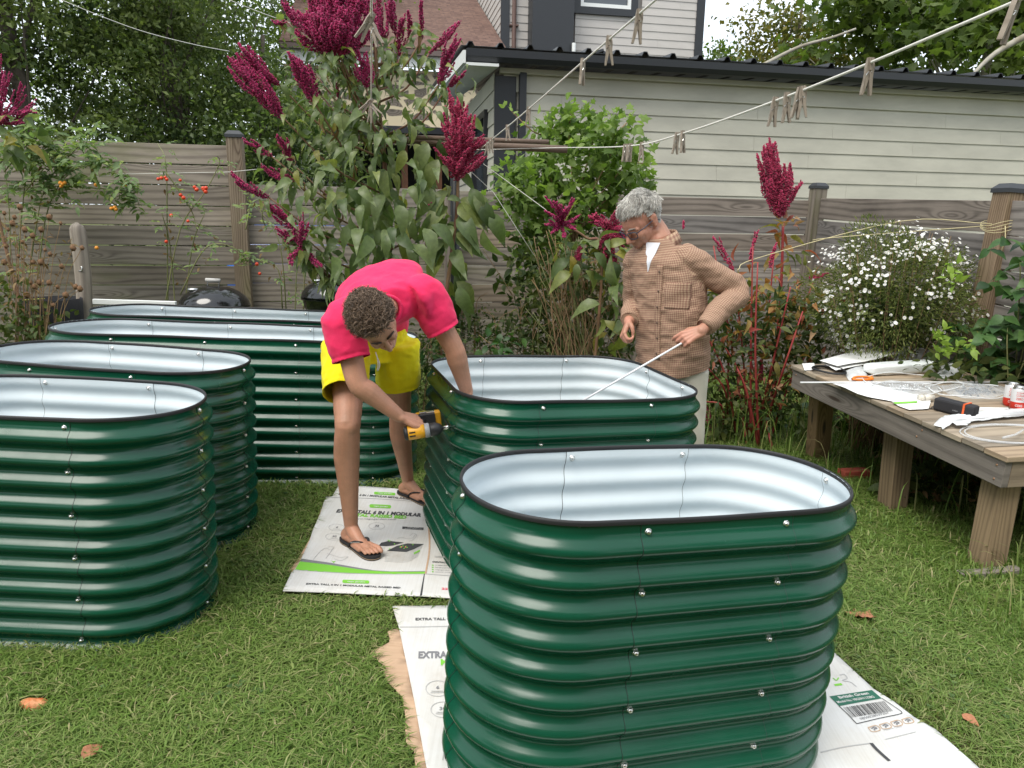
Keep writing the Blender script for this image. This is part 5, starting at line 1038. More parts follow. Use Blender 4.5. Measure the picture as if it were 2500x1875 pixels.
def hairmat(name, cols, rough=.45):
    m = mat(name, cols[0], rough, spec=.5); t = NT(m); t.base(t.ramp(t.attr(), [(i/(len(cols)-1), c) for i, c in enumerate(cols)])); return m
def patch(surf_v, surf_f, o, ux, uy, w_, h, nd, nu=12, nv=14, lift=.0025, shape=None):
    """rectangle of cloth dropped along nd onto a surface"""
    bv = BVHTree.FromPolygons([tuple(x) for x in surf_v], surf_f); o = np.array(o); ux, uy, nd = unit(ux), unit(uy), unit(nd); v = []
    for j in range(nv+1):
        for i in range(nu+1):
            p = o+ux*w_*(i/nu-.5)+uy*h*(j/nv-.5); hit = bv.ray_cast(Vector(p-nd*.4), Vector(nd)); q = np.array(hit[0]) if hit[0] else p; v.append(q-nd*lift)
    return np.array(v), [(j*(nu+1)+i, j*(nu+1)+i+1, (j+1)*(nu+1)+i+1, (j+1)*(nu+1)+i) for j in range(nv) for i in range(nu)]
A3 = lambda *a: np.array(at(*a))
def cut_open(v, f, cuts):
    """open hems: drop what lies beyond each (centre, outward normal, radius)"""
    bm = bmesh.new(); vs = [bm.verts.new(tuple(x)) for x in v]; [bm.faces.new([vs[i] for i in q]) for q in f]
    for c, n, r in cuts:
        c, n = Vector(c), Vector(n); fs = [q for q in bm.faces if (q.calc_center_median()-c).length < r]; vv = list({x for q in fs for x in q.verts}); ee = list({x for q in fs for x in q.edges})
        bmesh.ops.bisect_plane(bm, geom=vv+ee+fs, plane_co=c, plane_no=n, clear_outer=True)
    lo = [x for x in bm.verts if not x.link_faces]; bmesh.ops.delete(bm, geom=lo, context='VERTS'); bm.normal_update(); bm.verts.index_update()
    o = np.array([x.co[:] for x in bm.verts]); nn = np.array([x.normal[:] for x in bm.verts]); ff = [tuple(x.index for x in q.verts) for q in bm.faces]; bm.free(); return o, ff, nn
def shell(o, th=.003): a = o.modifiers.new('cloth', 'SOLIDIFY'); a.thickness = th; a.offset = -1; return o
# ---- bending person ----------------------------------------------------------------------------
pa = thing('person', 'person in pink t-shirt and yellow shorts bending over with a power drill', 'person', gnd(900, 1290))
R_heel, R_toe = np.array(gnd(838, 1309, .045)), np.array(gnd(908, 1352, .04)); L_heel, L_toe = np.array(gnd(976, 1196, .045)), np.array(gnd(1050, 1226, .04))
R_ank = R_heel*.72+R_toe*.28+[0, 0, .05]; L_ank = L_heel*.72+L_toe*.28+[0, 0, .05]; R_ank = R_ank+np.array([0, .01, 0])
R_kn, L_kn = A3(849, 1040, 3.14), A3(977, 1005, 3.72); R_hip, L_hip = A3(850, 860, 3.40), A3(962, 850, 3.56)
R_sh, L_sh = A3(838, 797, 2.97), A3(1040, 730, 3.13); R_el, L_el = A3(874, 936, 2.92), A3(1108, 850, 3.15); R_wr, L_wr = A3(975, 1016, 2.96), A3(1140, 958, 3.20)
lat_sh = unit(L_sh-R_sh); lat_hp = unit(L_hip-R_hip); S0, S1, S2, S3 = A3(905, 825, 3.50), A3(914, 745, 3.42), A3(930, 712, 3.20), A3(940, 752, 3.0)
hd = Head(A3(917, 790, 2.80), (.5, -.46, -.73), (-.17, -.78, .58), .97)
def foot(heel, toe, ank, side):
    d = unit(toe-heel); d[2] = 0; d = unit(d); s_ = np.array([-d[1], d[0], 0])*side; q = limb([heel+d*.025+[0, 0, .012], heel+d*.13+[0, 0, .012], heel+d*.2+[0, 0, .006]], [.026, .026, .02], 14, 5)
    q += limb([ank+[0, 0, .02], heel*.45+toe*.55+[0, 0, .03], heel*.2+toe*.8+[0, 0, .012]], [.033, .03, .019], 14, 5); q += limb([ank+[0, 0, .0], heel+d*.025+[0, 0, .02]], [.03, .027])
    q += limb([heel+d*.12+s_*.018+[0, 0, .008], heel+d*.2+s_*.022+[0, 0, .006]], [.022, .019]); q += limb([heel+d*.12-s_*.02+[0, 0, .008], heel+d*.185-s_*.03+[0, 0, .005]], [.02, .016])
    for i, (yo, l_, r) in enumerate(((.032, .262, .0125), (.011, .262, .0085), (-.006, .256, .008), (-.022, .247, .0078), (-.037, .236, .0078))):
        q += limb([heel+d*.19+s_*yo*.9+[0, 0, .008], heel+d*(l_-.022)+s_*yo+[0, 0, .010], heel+d*l_+s_*yo+[0, 0, .001]], [r*1.05, r, r*.85], 10, 4)
    return q
pcs = []
for hip, kn, ank in ((R_hip, R_kn, R_ank), (L_hip, L_kn, L_ank)):
    dn = unit(ank-kn); fr = unit(np.array([.6, -.7, 0])); pcs += limb([hip, hip*.5+kn*.5, kn*.92+hip*.08, kn*.97+ank*.03-fr*.004, kn*.7+ank*.3-fr*.02, kn*.35+ank*.65-fr*.008, ank+[0, 0, .03]], [.05, .072, .059, .056, .0595, .043, .033], 18, 6); pcs += [sphere_vf(kn+fr*.022, (.036, .036, .042))]
pcs += foot(R_heel, R_toe, R_ank, 1)+foot(L_heel, L_toe, L_ank, 1)
pcs += ring_loft(lerp_rings([(S0+[0, .02, -.03], lat_hp, (0, -.5, -.8), .12, .08), (S1, lat_hp, (0, -.5, -.8), .13, .09), (S2, lat_sh, (.1, -.35, -.9), .15, .09), (S3+[0, .03, 0], lat_sh, (.1, -.1, -1), .09, .055)]))
pcs += limb([R_sh, R_sh*.5+R_el*.5, R_el, R_el*.72+R_wr*.28, R_wr], [.058, .05, .044, .046, .028], 16, 6)+limb([L_sh, L_sh*.5+L_el*.5, L_el, L_el*.72+L_wr*.28, L_wr], [.058, .05, .044, .046, .029], 16, 6)
pcs += limb([S3+lat_sh*.01+[0, .05, .01], S3*.45+hd.o*.55+[0, .03, .015], hd.p(-.03, 0, -.03)], [.05, .053, .055], 16, 5)+hd.pieces()
DA, DB = A3(993, 1058, 2.955), A3(1111, 1040, 3.0); dax = unit(DB-DA); hdir = unit(np.array([.12, 1, .03])); hd_c = DA+dax*.035
pcs += hand2(R_wr+[.006, 0, 0], unit(hd_c+hdir*.05+dax*.02+[0, 0, .03]-R_wr), (-.1, -.35, .9), -1, (.35, 1.2, 1.25, 1.2), .185, thumb=((.8, .6, -.1), (1., .1, -.1), (1, 0, -.15)))
pcs += hand2(L_wr, unit(A3(1142, 1030, 3.25)-L_wr), (-.6, -.5, 0), -1, .5)
v, f, n_ = blob(pcs, .0036, 5)
hp = hd.loc(v); scalp = lambda P: (P[:, 2] > .03+.55*np.clip(P[:, 0], 0, 1)) | ((P[:, 0] < -.012) & (P[:, 2] > -.05))
k_ = scalp(hp) & (np.linalg.norm(hp, axis=1) < .16); mi = np.array([1 if k_[list(q)].all() else 0 for q in f])
M['hair1'] = hairmat('brown_curly_hair', [(.04, .024, .015), (.115, .075, .047), (.28, .19, .125)]); M['scalp1'] = mat('hair_roots', (.035, .022, .014), .7)
mesh('body', v, f, [M['skin'], M['scalp1']], pa, True, mi)
curls('hair', hd, 5000, M['hair1'], pa, lambda p: (p[2] > .045+.5*max(p[0], 0)) if p[0] > -.01 else (p[2] > -.04), .027, .0085, 1.1, .00095, .42)
M['eye'] = mat('eye_white', (.75, .73, .7), .2); M['iris'] = mat('dark_iris', (.03, .02, .015), .2); M['brow'] = mat('eyebrow', (.05, .032, .02), .8)
def face(h, par, brow):
    for sg in (-1, 1):
        e = mesh('eye', *sphere_vf(h.p(.0765, sg*.031, -.009), .0108*h.k, h.R), M['eye'], par); mesh('iris', *sphere_vf(h.p(.083, sg*.031, -.0135), np.array([.0042, .0052, .0052])*h.k, h.R), M['iris'], e)
        b = MB(); b.tube([h.p(.094, sg*.013, .02), h.p(.092, sg*.03, .027), h.p(.078, sg*.05, .022)], np.array([.004, .005, .0025])*h.k, 6); b.build('eyebrow', brow, par, True)
    b = MB(); b.tube([h.p(.083, .022, -.073), h.p(.0965, .008, -.0715), h.p(.0965, -.008, -.0715), h.p(.083, -.022, -.073)], np.array([.0015, .0022, .0022, .0015])*h.k, 6); b.build('mouth', mat('lip', (.3, .1, .09), .5), par, True)
face(hd, pa, M['brow'])
# shorts, shirt
M['yellow'] = cloth('yellow_cotton', (.70, .60, .004), (.76, .68, .008)); M['pink'] = cloth('pink_cotton', (.72, .02, .092), (.80, .034, .125), 420)
R_hem, L_hem = A3(842, 962, 3.20), A3(971, 940, 3.60)
def flat_end(a, b_, r0, r1, fx=1.): return [tube([a, np.asarray(a)*.5+np.asarray(b_)*.5, b_], [r0, (r0+r1)/2, r1], 24, True, fx)[:2]]
sp = ring_loft(lerp_rings([(S1*.35+S0*.65+[0, 0, .0], lat_hp, (0, -.8, -.5), .185, .13), (S0+[0, .0, -.035], lat_hp, (0, -.9, -.3), .2, .145), (S0*.5+(R_hip+L_hip)/4+[0, 0, -.07], lat_hp, (0, -1, -.1), .2, .14), ((R_hip+L_hip)/2+[0, -.03, -.05], lat_hp, (0, -1, 0), .16, .11)]))
sp += flat_end(R_hip+[-.005, 0, .03], R_hem+(R_hem-R_hip)*.25, .112, .09)+flat_end(L_hip+[.01, 0, .03], L_hem+(L_hem-L_hip)*.25, .112, .104)
v, f, n_ = blob(sp, .007, 6); v = wrinkle(v, n_, .013, (10, 10, 4)); v = wrinkle(v, n_, .005, (16, 16, 22), 7); v, f, n_ = cut_open(v, f, [(R_hem, unit(R_hem-R_hip+[0, .03, 0]), .155), (L_hem, unit(L_hem-L_hip), .155)]); so_ = shell(mesh('shorts', v, f, M['yellow'], pa, True))
for hm_, hp_ in ((R_hem, R_hip), (L_hem, L_hip)):
    ax2 = unit(hm_-hp_); d_ = (v-hm_) @ ax2; k_ = (np.abs(d_+.014) < .008) & (np.linalg.norm(v-hm_, axis=1) < .15)
    v[k_] -= n_[k_]*.0022
so_.data.vertices.foreach_set('co', v.astype(np.float32).ravel())
b = MB()
for k in range(2): b.tube(smoothpath([A3(917, 860, 3.315), A3(921, 872, 3.30), A3(923+4*k, 890, 3.30), A3(921+2*k, 905, 3.31)], 4), .003, 6)
b.build('drawstring', M['white'], so_, True)
cuts_ = []
tp = ring_loft(lerp_rings([(S0+[0, .02, .03], lat_hp, (0, -.6, -.8), .205, .125), (S1+[0, 0, 0], lat_hp, (0, -.45, -.9), .2, .125), (S2, lat_sh, (.1, -.25, -.95), .2, .128), (S3*.75+S2*.25, lat_sh, (.1, -.1, -1), .19, .105), (S3+[0, -.03, .0], lat_sh, (.1, 0, -1), .12, .075)], 7))
for sh_, el_, e_ in ((R_sh, R_el, .58), (L_sh, L_el, .62)):
    a = sh_+unit(S3-sh_)*.07; b_ = sh_*(1-e_)+el_*e_; tp += [tube(smoothpath([a, sh_+[0, 0, .012], b_, b_+(el_-sh_)*.16], 5), np.interp(np.linspace(0, 1, 16), [0, .33, .66, 1], [.095, .086, .073, .07]), 24)[:2]]; cuts_.append((b_, unit(el_-sh_), .125)); 
v, f, n_ = blob(tp, .0065, 6); v = wrinkle(v, n_, .008, (5, 5, 8), 3); v = wrinkle(v, n_, .0045, (13, 13, 17), 31); v, f, n_ = cut_open(v, f, cuts_)
for c_, ax2, _ in cuts_:
    d_ = (v-c_) @ ax2; k_ = (np.abs(d_+.016) < .005) & (np.linalg.norm(v-c_, axis=1) < .12); v[k_] -= n_[k_]*.0022
sh_o = shell(mesh('t_shirt', v, f, M['pink'], pa, True))
cv = [S3+(hd.o-S3)*.22+np.cos(a)*lat_sh*.078+np.sin(a)*np.cross(unit(hd.o-S3), lat_sh)*.07 for a in np.linspace(0, 2*math.pi, 25)]; b = MB(); b.tube(cv, .008, 8, cap=False); b.build('collar', M['pink'], sh_o, True)
# flip-flops
M['foam'] = mat('black_foam_sole', (.018, .018, .02), .75); M['tan'] = mat('tan_sole_stripe', (.45, .32, .2), .7)
def flipflop(heel, toe, label, side):
    d = unit(toe-heel); d[2] = 0; d = unit(d); s_ = np.array([-d[1], d[0], 0]); o = heel-d*.012; o[2] = 0; root = thing('flip_flop', label, 'sandal', (heel[0], heel[1], gz(heel[0])), group='black flip-flops')
    prof_ = [(0, .0), (.012, .022), (.05, .034), (.11, .032), (.17, .043), (.22, .048), (.26, .04), (.283, .02), (.288, 0)]; L_ = smoothpath([(x, w_+(.004*side if .15 < x < .26 else 0), 0) for x, w_ in prof_], 4); Rr = smoothpath([(x, -w_+(.004*side if .15 < x < .26 else 0), 0) for x, w_ in prof_], 4)[::-1]; out = np.concatenate([L_[:-1], Rr[:-1]])
    zb = lambda p: gz(p[0])+.022
    for nm, z0, z1, ins, m_ in (('sole', 0., .007, .001, 'foam'), ('stripe', .0072, .0095, -.0005, 'tan'), ('footbed', .0097, .0215, .0, 'foam')):
        c_ = np.array([.145, 0, 0]); q = c_+(out-c_)*(1-ins*8); v = []
        for z in (z0, z1):
            for p in q: w3 = o+d*p[0]+s_*p[1]; v.append([w3[0], w3[1], zb(w3)+z])
        n = len(q); f = [tuple(range(n-1, -1, -1)), tuple(range(n, 2*n))]+[(i, (i+1) % n, n+(i+1) % n, n+i) for i in range(n)]; ob = mesh(nm, v, f, M[m_], root, False)
    top = lambda x, y, z: (lambda w3: np.array([w3[0], w3[1], zb(w3)+.0215+z]))(o+d*x+s_*y)
    b = MB()
    for sg in (-1, 1):
        p = smoothpath([top(.115, sg*.04, -.004), top(.14, sg*.038, .028), top(.175, sg*.024+.006*side, .036), top(.2, .014*side, .022), top(.205, .014*side, -.002)], 5); b.tube(p, np.linspace(.0075, .0055, len(p)), 10, flat=.5)
    st = b.build('strap', M['foam'], root, True); return root, top, st
r1_, top1, st1 = flipflop(R_heel, R_toe, 'black flip-flop on the nearer foot standing on the printed cardboard', 1)
r2_, top2, st2 = flipflop(L_heel, L_toe, 'black flip-flop on the farther foot at the cardboard top edge', 1)
p0_, p1_ = top1(.145, -.043, .028), top1(.185, -.022, .038); textobj('strap_lettering', 'Quiksilver', M['white'], st1, p0_+[-.004, -.004, .0], p1_-p0_, (0.1, -.25, 1), .05, .006, .01)
for t_, sc_ in ((top2, 1.),):
    b = MB(); b.tube([t_(.035, -.012, .001), t_(.05, -.002, .001), t_(.066, .004, .001)], .002, 5); b.tube([t_(.045, .012, .001), t_(.058, .014, .001), t_(.06, .006, .001), t_(.05, .004, .001)], .002, 5); b.build('sole_logo', M['white'], r2_, True)
# ---- power drill
dr = thing('power_drill', 'yellow and black cordless drill held against the wide bed', 'drill', DA); M['dyel'] = mat('yellow_plastic', (.75, .36, .015), .4); M['dblk'] = mat('black_plastic', (.02, .02, .022), .5); M['dgry'] = mat('grey_plastic', (.3, .31, .32), .45)
zl = unit(np.cross(dax, hdir)); 
def rbox(b, c, sx, sy, sz, mi=0): b.box(c, (sx, sy, sz), np.stack([dax, unit(hdir-dax*(hdir @ dax)), unit(np.cross(dax, hdir))], 1), mi)
b = MB(); b.tube([DA+dax*x for x in (.0, .004, .05, .075)], [.026, .031, .031, .029], 18); b.build('housing', M['dyel'], dr, True)
b = MB(); b.tube([DA-dax*.012, DA-dax*.008, DA+dax*.004], [.02, .028, .0318], 18); rbox(b, DA+dax*.032-hdir*.03, .026, .004, .022); b.build('rear_cap', M['dblk'], dr, True)
b = MB(); b.tube([DA+dax*x for x in (.0755, .079, .094, .097)], [.029, .031, .031, .027], 20); b.build('clutch_ring', M['dgry'], dr, True)
b = MB(); b.tube([DA+dax*x for x in (.0975, .101, .124, .142, .15)], [.025, .0285, .0285, .021, .014], 20); b.build('chuck', M['dblk'], dr, True)
b = MB(); L_ = float(np.linalg.norm(DB-DA)); b.tube([DA+dax*x for x in (.1505, .165, .166, .18, .181, L_)], [.0075, .0075, .0095, .0095, .006, .006], 12); b.build('bit_holder', M['steel'], dr, True)
b = MB(); b.tube(smoothpath([hd_c+hdir*.026, hd_c+hdir*.07+dax*.004, hd_c+hdir*.128-dax*.002], 5), .0205, 14, flat=1.15); b.build('grip', M['dblk'], dr, True)
b = MB(); rbox(b, hd_c+hdir*.142+dax*.012, .085, .026, .075); b.build('battery_foot', M['dblk'], dr, bevel=.004)
b = MB(); rbox(b, hd_c+hdir*.178+dax*.014, .11, .044, .07); ba = b.build('battery', M['dyel'], dr, bevel=.006)
b = MB(); rbox(b, hd_c+hdir*.15+dax*.0+unit(np.cross(dax, hdir))*.042, .03, .03, .012); rbox(b, hd_c+hdir*.178+dax*.014+unit(np.cross(dax, hdir))*.0355, .06, .03, .003); b.build('belt_hook', M['steel'], dr, bevel=.002)
# ---- standing person ---------------------------------------------------------------------------
pb = thing('person', 'grey haired person in glasses and brown checked shirt standing behind the wide bed', 'person', V(.9, 4.0, gz(.9)))
h2 = Head(A3(1566, 540, 3.97), (-.65, -.38, -.64), (-.55, -.32, .77), 1.15)
bf = unit([-.6, -.8, 0]); bl = unit([.8, -.6, 0])     # facing, and towards the person's left
bR_sh, bL_sh = A3(1556, 640, 4.06), A3(1686, 634, 3.86); bR_el, bL_el = A3(1550, 742, 4.12), A3(1800, 712, 3.86); bR_wr, bL_wr = A3(1535, 786, 3.93), A3(1712, 808, 3.66)
T3, T2, T1, T0 = A3(1612, 580, 3.97), A3(1632, 690, 3.95), A3(1640, 800, 3.95), A3(1642, 905, 3.97)
gx = gz(.9); hipc = T0
b_hips = (hipc-bl*.09, hipc+bl*.09); feet = (np.array([.80, 4.10, gx+.045]), np.array([1.02, 3.98, gx+.045]))
pcs = []
for hp_, ft in zip(b_hips, feet):
    kn = hp_*.5+ft*.5+bf*.03; pcs += limb([hp_, hp_*.5+kn*.5, kn, kn*.68+ft*.32-bf*.015, ft+[0, 0, .06]], [.068, .07, .056, .055, .036], 16, 6); pcs += limb([ft-bf*.05, ft+bf*.1, ft+bf*.19-[0, 0, .01]], [.036, .036, .026], 14, 5)
pcs += ring_loft(lerp_rings([(T0, bl, bf, .15, .1), (T1, bl, bf, .15, .1), (T2, bl, bf, .16, .1), (T3+[0, 0, -.03], bl, bf, .075, .06)]))
pcs += limb([bR_sh, bR_el, bR_wr], [.055, .043, .028])+limb([bL_sh, bL_el, bL_wr], [.055, .043, .028])
pcs += limb([T3+[0, 0, -.02], T3*.4+h2.p(-.035, 0, -.05)*.6, h2.p(-.028, 0, -.02)], [.07, .062, .06], 16, 5)+h2.pieces()
rodA, rodB = A3(1664, 838, 3.66), A3(1418, 981, 3.36); rodx = unit(rodB-rodA); grip = A3(1664, 838, 3.66)
pcs += hand2(bL_wr, unit(grip+rodx*.02+[.0, 0, .02]-bL_wr), (.15, -.75, .6), -1, (.55, .95, 1.1, 1.2), .19, thumb=((.7, .5, -.5), (1., -.1, -.5), (1, -.4, -.4)))
pcs += hand2(bR_wr, unit(A3(1519, 822, 3.88)-bR_wr), (-.75, .1, .35), 1, (1.1, 1.2, 1.25, 1.3), .185, thumb=((.6, .7, -.4), (.9, -.2, -.7), (.8, -.8, -.5)))
v, f, n_ = blob(pcs, .0036, 5)
hp = h2.loc(v); k_ = ((hp[:, 2] > .055+.3*np.clip(hp[:, 0], -.1, 1)) | ((hp[:, 0] < -.035) & (hp[:, 2] > -.045))) & (np.linalg.norm(hp, axis=1) < .16); mi = np.array([1 if k_[list(q)].all() else 0 for q in f])
M['hair2'] = hairmat('silver_hair', [(.22, .2, .18), (.5, .48, .43), (.78, .76, .7)]); M['scalp2'] = mat('grey_hair_roots', (.3, .28, .25), .7)
mesh('body', v, f, [M['skin2'], M['scalp2']], pb, True, mi)
curls('hair', h2, 6500, M['hair2'], pb, lambda p: p[2] > .07+.35*max(p[0], -.1) and p[2] > .04, .034, .0022, .35, .0008, .3, .9, .3)
curls('side_hair', h2, 4000, M['hair2'], pb, lambda p: p[0] < .012 and -.04+.4*max(0, p[0]+.03) < p[2] < .08 and not (abs(p[0]+.012) < .022 and p[2] < .03), .017, .001, .3, .0008, .12, -.8, .12)
face(h2, pb, mat('grey_brow', (.22, .19, .16), .8))
M['frame'] = mat('blue_grey_spectacle_frame', (.035, .045, .07), .3); b = MB()
for sg in (-1, 1):
    c_ = [h2.p(.104+.0-.18*abs(y-.033)*.5*0-.012*(abs(y)/.06)**2, sg*y, z) for y, z in ((.01, .012), (.033, .015), (.057, .012), (.06, -.002), (.054, -.017), (.033, -.021), (.014, -.017), (.009, -.003), (.01, .012))]
    b.tube(smoothpath(c_, 4), .0024*1.15, 6, cap=False); b.tube([h2.p(.09, sg*.062, .006), h2.p(.05, sg*.077, .006), h2.p(-.015, sg*.083, .004), h2.p(-.035, sg*.08, -.02)], .003, 6)
b.tube([h2.p(.104, .01, .004), h2.p(.108, 0, .006), h2.p(.104, -.01, .004)], .0025, 6); b.build('glasses', M['frame'], pb, True)
# shirt of brown check
m = mat('brown_checked_flannel', (.35, .2, .14), .9, spec=.15); t = NT(m); uv = t.n('UVMap').outputs[0]; sp_ = t.n('SeparateXYZ'); t.l(uv, sp_.inputs[0])
def stripe(o_, per, duty): return t.math('GREATER_THAN', t.math('FRACT', t.math('MULTIPLY', o_, 1/per)), duty)
sx, sy = stripe(sp_.outputs[0], .0118, .5), stripe(sp_.outputs[1], .0118, .5); s2 = t.math('ADD', sx, sy)
c = t.ramp(t.math('MULTIPLY', s2, .5), [(0, (.43, .305, .205)), (.5, (.32, .2, .14)), (1., (.23, .128, .095))]); c = t.mix(.25, c, t.ramp(t.noise(t.coord('Object'), 260, 2), [(.3, (.7, .7, .7)), (.7, (1.3, 1.25, 1.2))]), 'MULTIPLY'); t.base(c); t.bump(t.noise(t.coord('Object'), 20, 4), .3, .012); M['plaid'] = m
sp = ring_loft(lerp_rings([(T0+[0, 0, -.04], bl, bf, .203, .142), (T1*.5+T0*.5, bl, bf, .2, .14), (T1, bl, bf, .194, .136), (T2, bl, bf, .198, .134), (T2*.5+T3*.5, bl, bf, .19, .122), (T2*.24+T3*.76-[0, 0, .012], bl, bf, .13, .092), (T3+[0, 0, -.012], bl, bf, .08, .07)], 7))
R_c, L_c = bR_el*.12+bR_wr*.88, bL_el*.1+bL_wr*.9
for s_, e_, w_ in ((bR_sh, bR_el, R_c), (bL_sh, bL_el, L_c)):
    a = s_+unit(T3-s_)*.06+[0, 0, -.01]; P = smoothpath([a, s_+[0, 0, -.005], s_*.5+e_*.5, e_, e_*.5+w_*.5, e_*.18+w_*.82, w_], 5); sp += [tube(P, np.interp(np.linspace(0, 1, len(P)), [0, .17, .34, .52, .68, .84, 1], [.068, .073, .066, .061, .055, .049, .044]), 22)[:2]]
v, f, n_ = blob(sp, .0065, 5)
v = wrinkle(v, n_, .013, (5, 5, 9), 5); v = wrinkle(v, n_, .007, (11, 11, 19), 15); v, f, n_ = cut_open(v, f, [(T0+[0, 0, .012], unit([.05, 0, -1]), .3)]); an = np.arctan2((v-T0) @ bl, (v-T0) @ bf); v[:, 2] += .03*np.cos(2*an+2.6)*np.clip((T0[2]+.09-v[:, 2])/.08, 0, 1); dist_el = np.linalg.norm(v-bL_el, axis=1); v += n_*(.004*np.sin(55*((v-bL_el) @ unit(bL_wr-bL_el)))*np.exp(-(dist_el/.09)**2))[:, None]
bn = [(T0, T3, .19, bf), (bR_sh, bR_el, .075, bf), (bR_el, R_c, .06, bf), (bL_sh, bL_el, .075, bf), (bL_el, L_c, .06, bf)]
sv_, sf_ = v, f; shb = mesh('checked_shirt', v, f, M['plaid'], pb, True, uv=bones_uv(v, f, bn)); shell(shb)
def plaid_patch(name, o, ux, uy, w_, h, nd, nu=10, nv=12, lift=.004, par=None):
    v, f = patch(sv_, sf_, o, ux, uy, w_, h, nd, nu, nv, lift); q = [((i % (nu+1))*w_/nu+.003, (i//(nu+1))*h/nv+.005) for i in range(len(v))]; ob = mesh(name, v, f, M['plaid'], par or shb, True, uv=q); ob.modifiers.new('thick', 'SOLIDIFY').thickness = .0025; return v
cm = (T2*.75+T1*.25); fdir = bf
plaid_patch('chest_pocket', T2+[0, 0, -.055]+bl*.095+bf*.2, bl, ZZ, .115, .135, -unit(bf-bl*.15), lift=.0028)
pv = plaid_patch('placket', T1*.5+T2*.5+[0, 0, -.03]+bf*.25, bl, ZZ, .034, .5, -bf, 4, 30, .004)
M['button'] = mat('brown_button', (.12, .075, .05), .4)
bt = None
for i in range(6):
    r_ = int(2+i*5.2); p = pv[r_*5+2]+bf*.006; hv_, hf_ = lathe_vf([(0, .002), (.0045, .0022), (.006, .0005), (.006, 0)], 12)
    if bt is None: o = bt = mesh('button', hv_, hf_, M['button'], shb, True, world=False)
    else: o = dup(bt, shb)
    o.matrix_parent_inverse = wmat(shb).inverted(); o.location = p; o.rotation_euler = Vector(bf).to_track_quat('Z', 'Y').to_euler()
# undershirt wedge, collar, cuffs
nb = T3*.5+h2.p(-.03, 0, -.06)*.5; nd_ = unit(h2.p(-.03, 0, -.06)-T3)
v_, f_ = patch(sv_, sf_, T3+[0, 0, -.1]+bf*.25, bl, ZZ, .085, .15, -bf, 8, 12, .004); w_ = []
for i, p in enumerate(v_):
    r_, c_ = divmod(i, 9); k = (r_/12); w_.append(p+bl*(-(c_/8-.5)*.085*(1-k)*.95))
mesh('white_undershirt', np.array(w_), f_, mat('white_cotton', (.72, .74, .78), .9), pb, True)
rows = []; 
for j, (hh, rr_) in enumerate(((-.03, .096), (.0, .083), (.026, .075), (.032, .079), (.01, .096), (-.022, .114))):
    rr = []
    for a in np.linspace(-math.pi+.62, math.pi-.62, 25):
        fx = .14*abs(a/(math.pi-.62))**3; rr.append(T3+[0, 0, .012]-bf*.012+nd_*0+ZZ*(hh-fx*(.35 if j < 4 else .42))+(-bf*math.cos(a)*rr_*.92+bl*math.sin(a)*rr_*1.0)+bf*fx*.1)
    rows.append(rr)
cv = np.array(rows).reshape(-1, 3); cf = [(j*25+i, j*25+i+1, (j+1)*25+i+1, (j+1)*25+i) for j in range(5) for i in range(24)]; co_ = mesh('collar', cv, cf, M['plaid'], shb, True, uv=[(i*.0095, j*.012) for j in range(6) for i in range(25)]); co_.modifiers.new('thick', 'SOLIDIFY').thickness = .003
for e_, w_ in ((bR_el, R_c), (bL_el, L_c)):
    d = unit(w_-e_); b = MB(); b.tube([w_-d*.06, w_-d*.03, w_+d*.004], [.051, .0505, .047], 22, cap=False); ob = mesh('cuff', b.v[0], b.f, M['plaid'], shb, True, uv=b.uv[0]); ob.modifiers.new('thick', 'SOLIDIFY').thickness = .004
# trousers and shoes
M['cream'] = cloth('cream_trousers', (.58, .53, .44), (.66, .61, .52)); sp = ring_loft(lerp_rings([(T0+[0, 0, .06], bl, bf, .17, .12), (T0+[0, 0, -.08], bl, bf, .185, .13), (T0+[0, 0, -.16], bl, bf, .16, .11)]))
for hp_, ft in zip(b_hips, feet):
    kn = hp_*.5+ft*.5+bf*.03; sp += [tube(smoothpath([hp_+[0, 0, .02], kn, ft+[0, 0, .04]], 7), np.interp(np.linspace(0, 1, 15), [0, .5, 1], [.108, .085, .078]), 22)[:2]]
v, f, n_ = blob(sp, .008, 5); v = wrinkle(v, n_, .007, (7, 7, 5), 2); mesh('trousers', v, f, M['cream'], pb, True)
for ft in feet:
    q = limb([ft-bf*.06+[0, 0, -.01], ft+bf*.1+[0, 0, -.01], ft+bf*.2-[0, 0, .02]], [.043, .043, .033], 14, 5); v, f, n_ = blob(q, .008, 4); v[:, 2] = np.maximum(v[:, 2], gx+.001); mesh('shoe', v, f, mat('brown_shoe', (.1, .06, .04), .6), pb, True)
rd = MB(); M['rodw'] = mat('white_plastic_rod', (.7, .71, .72), .35); rd.tube([rodA-rodx*.03, rodA, rodB], .0052, 10); o = rd.build('rod', M['rodw'], None, True); tag(o, 'thin white rod held by the standing person and dipping into the wide bed', 'rod')
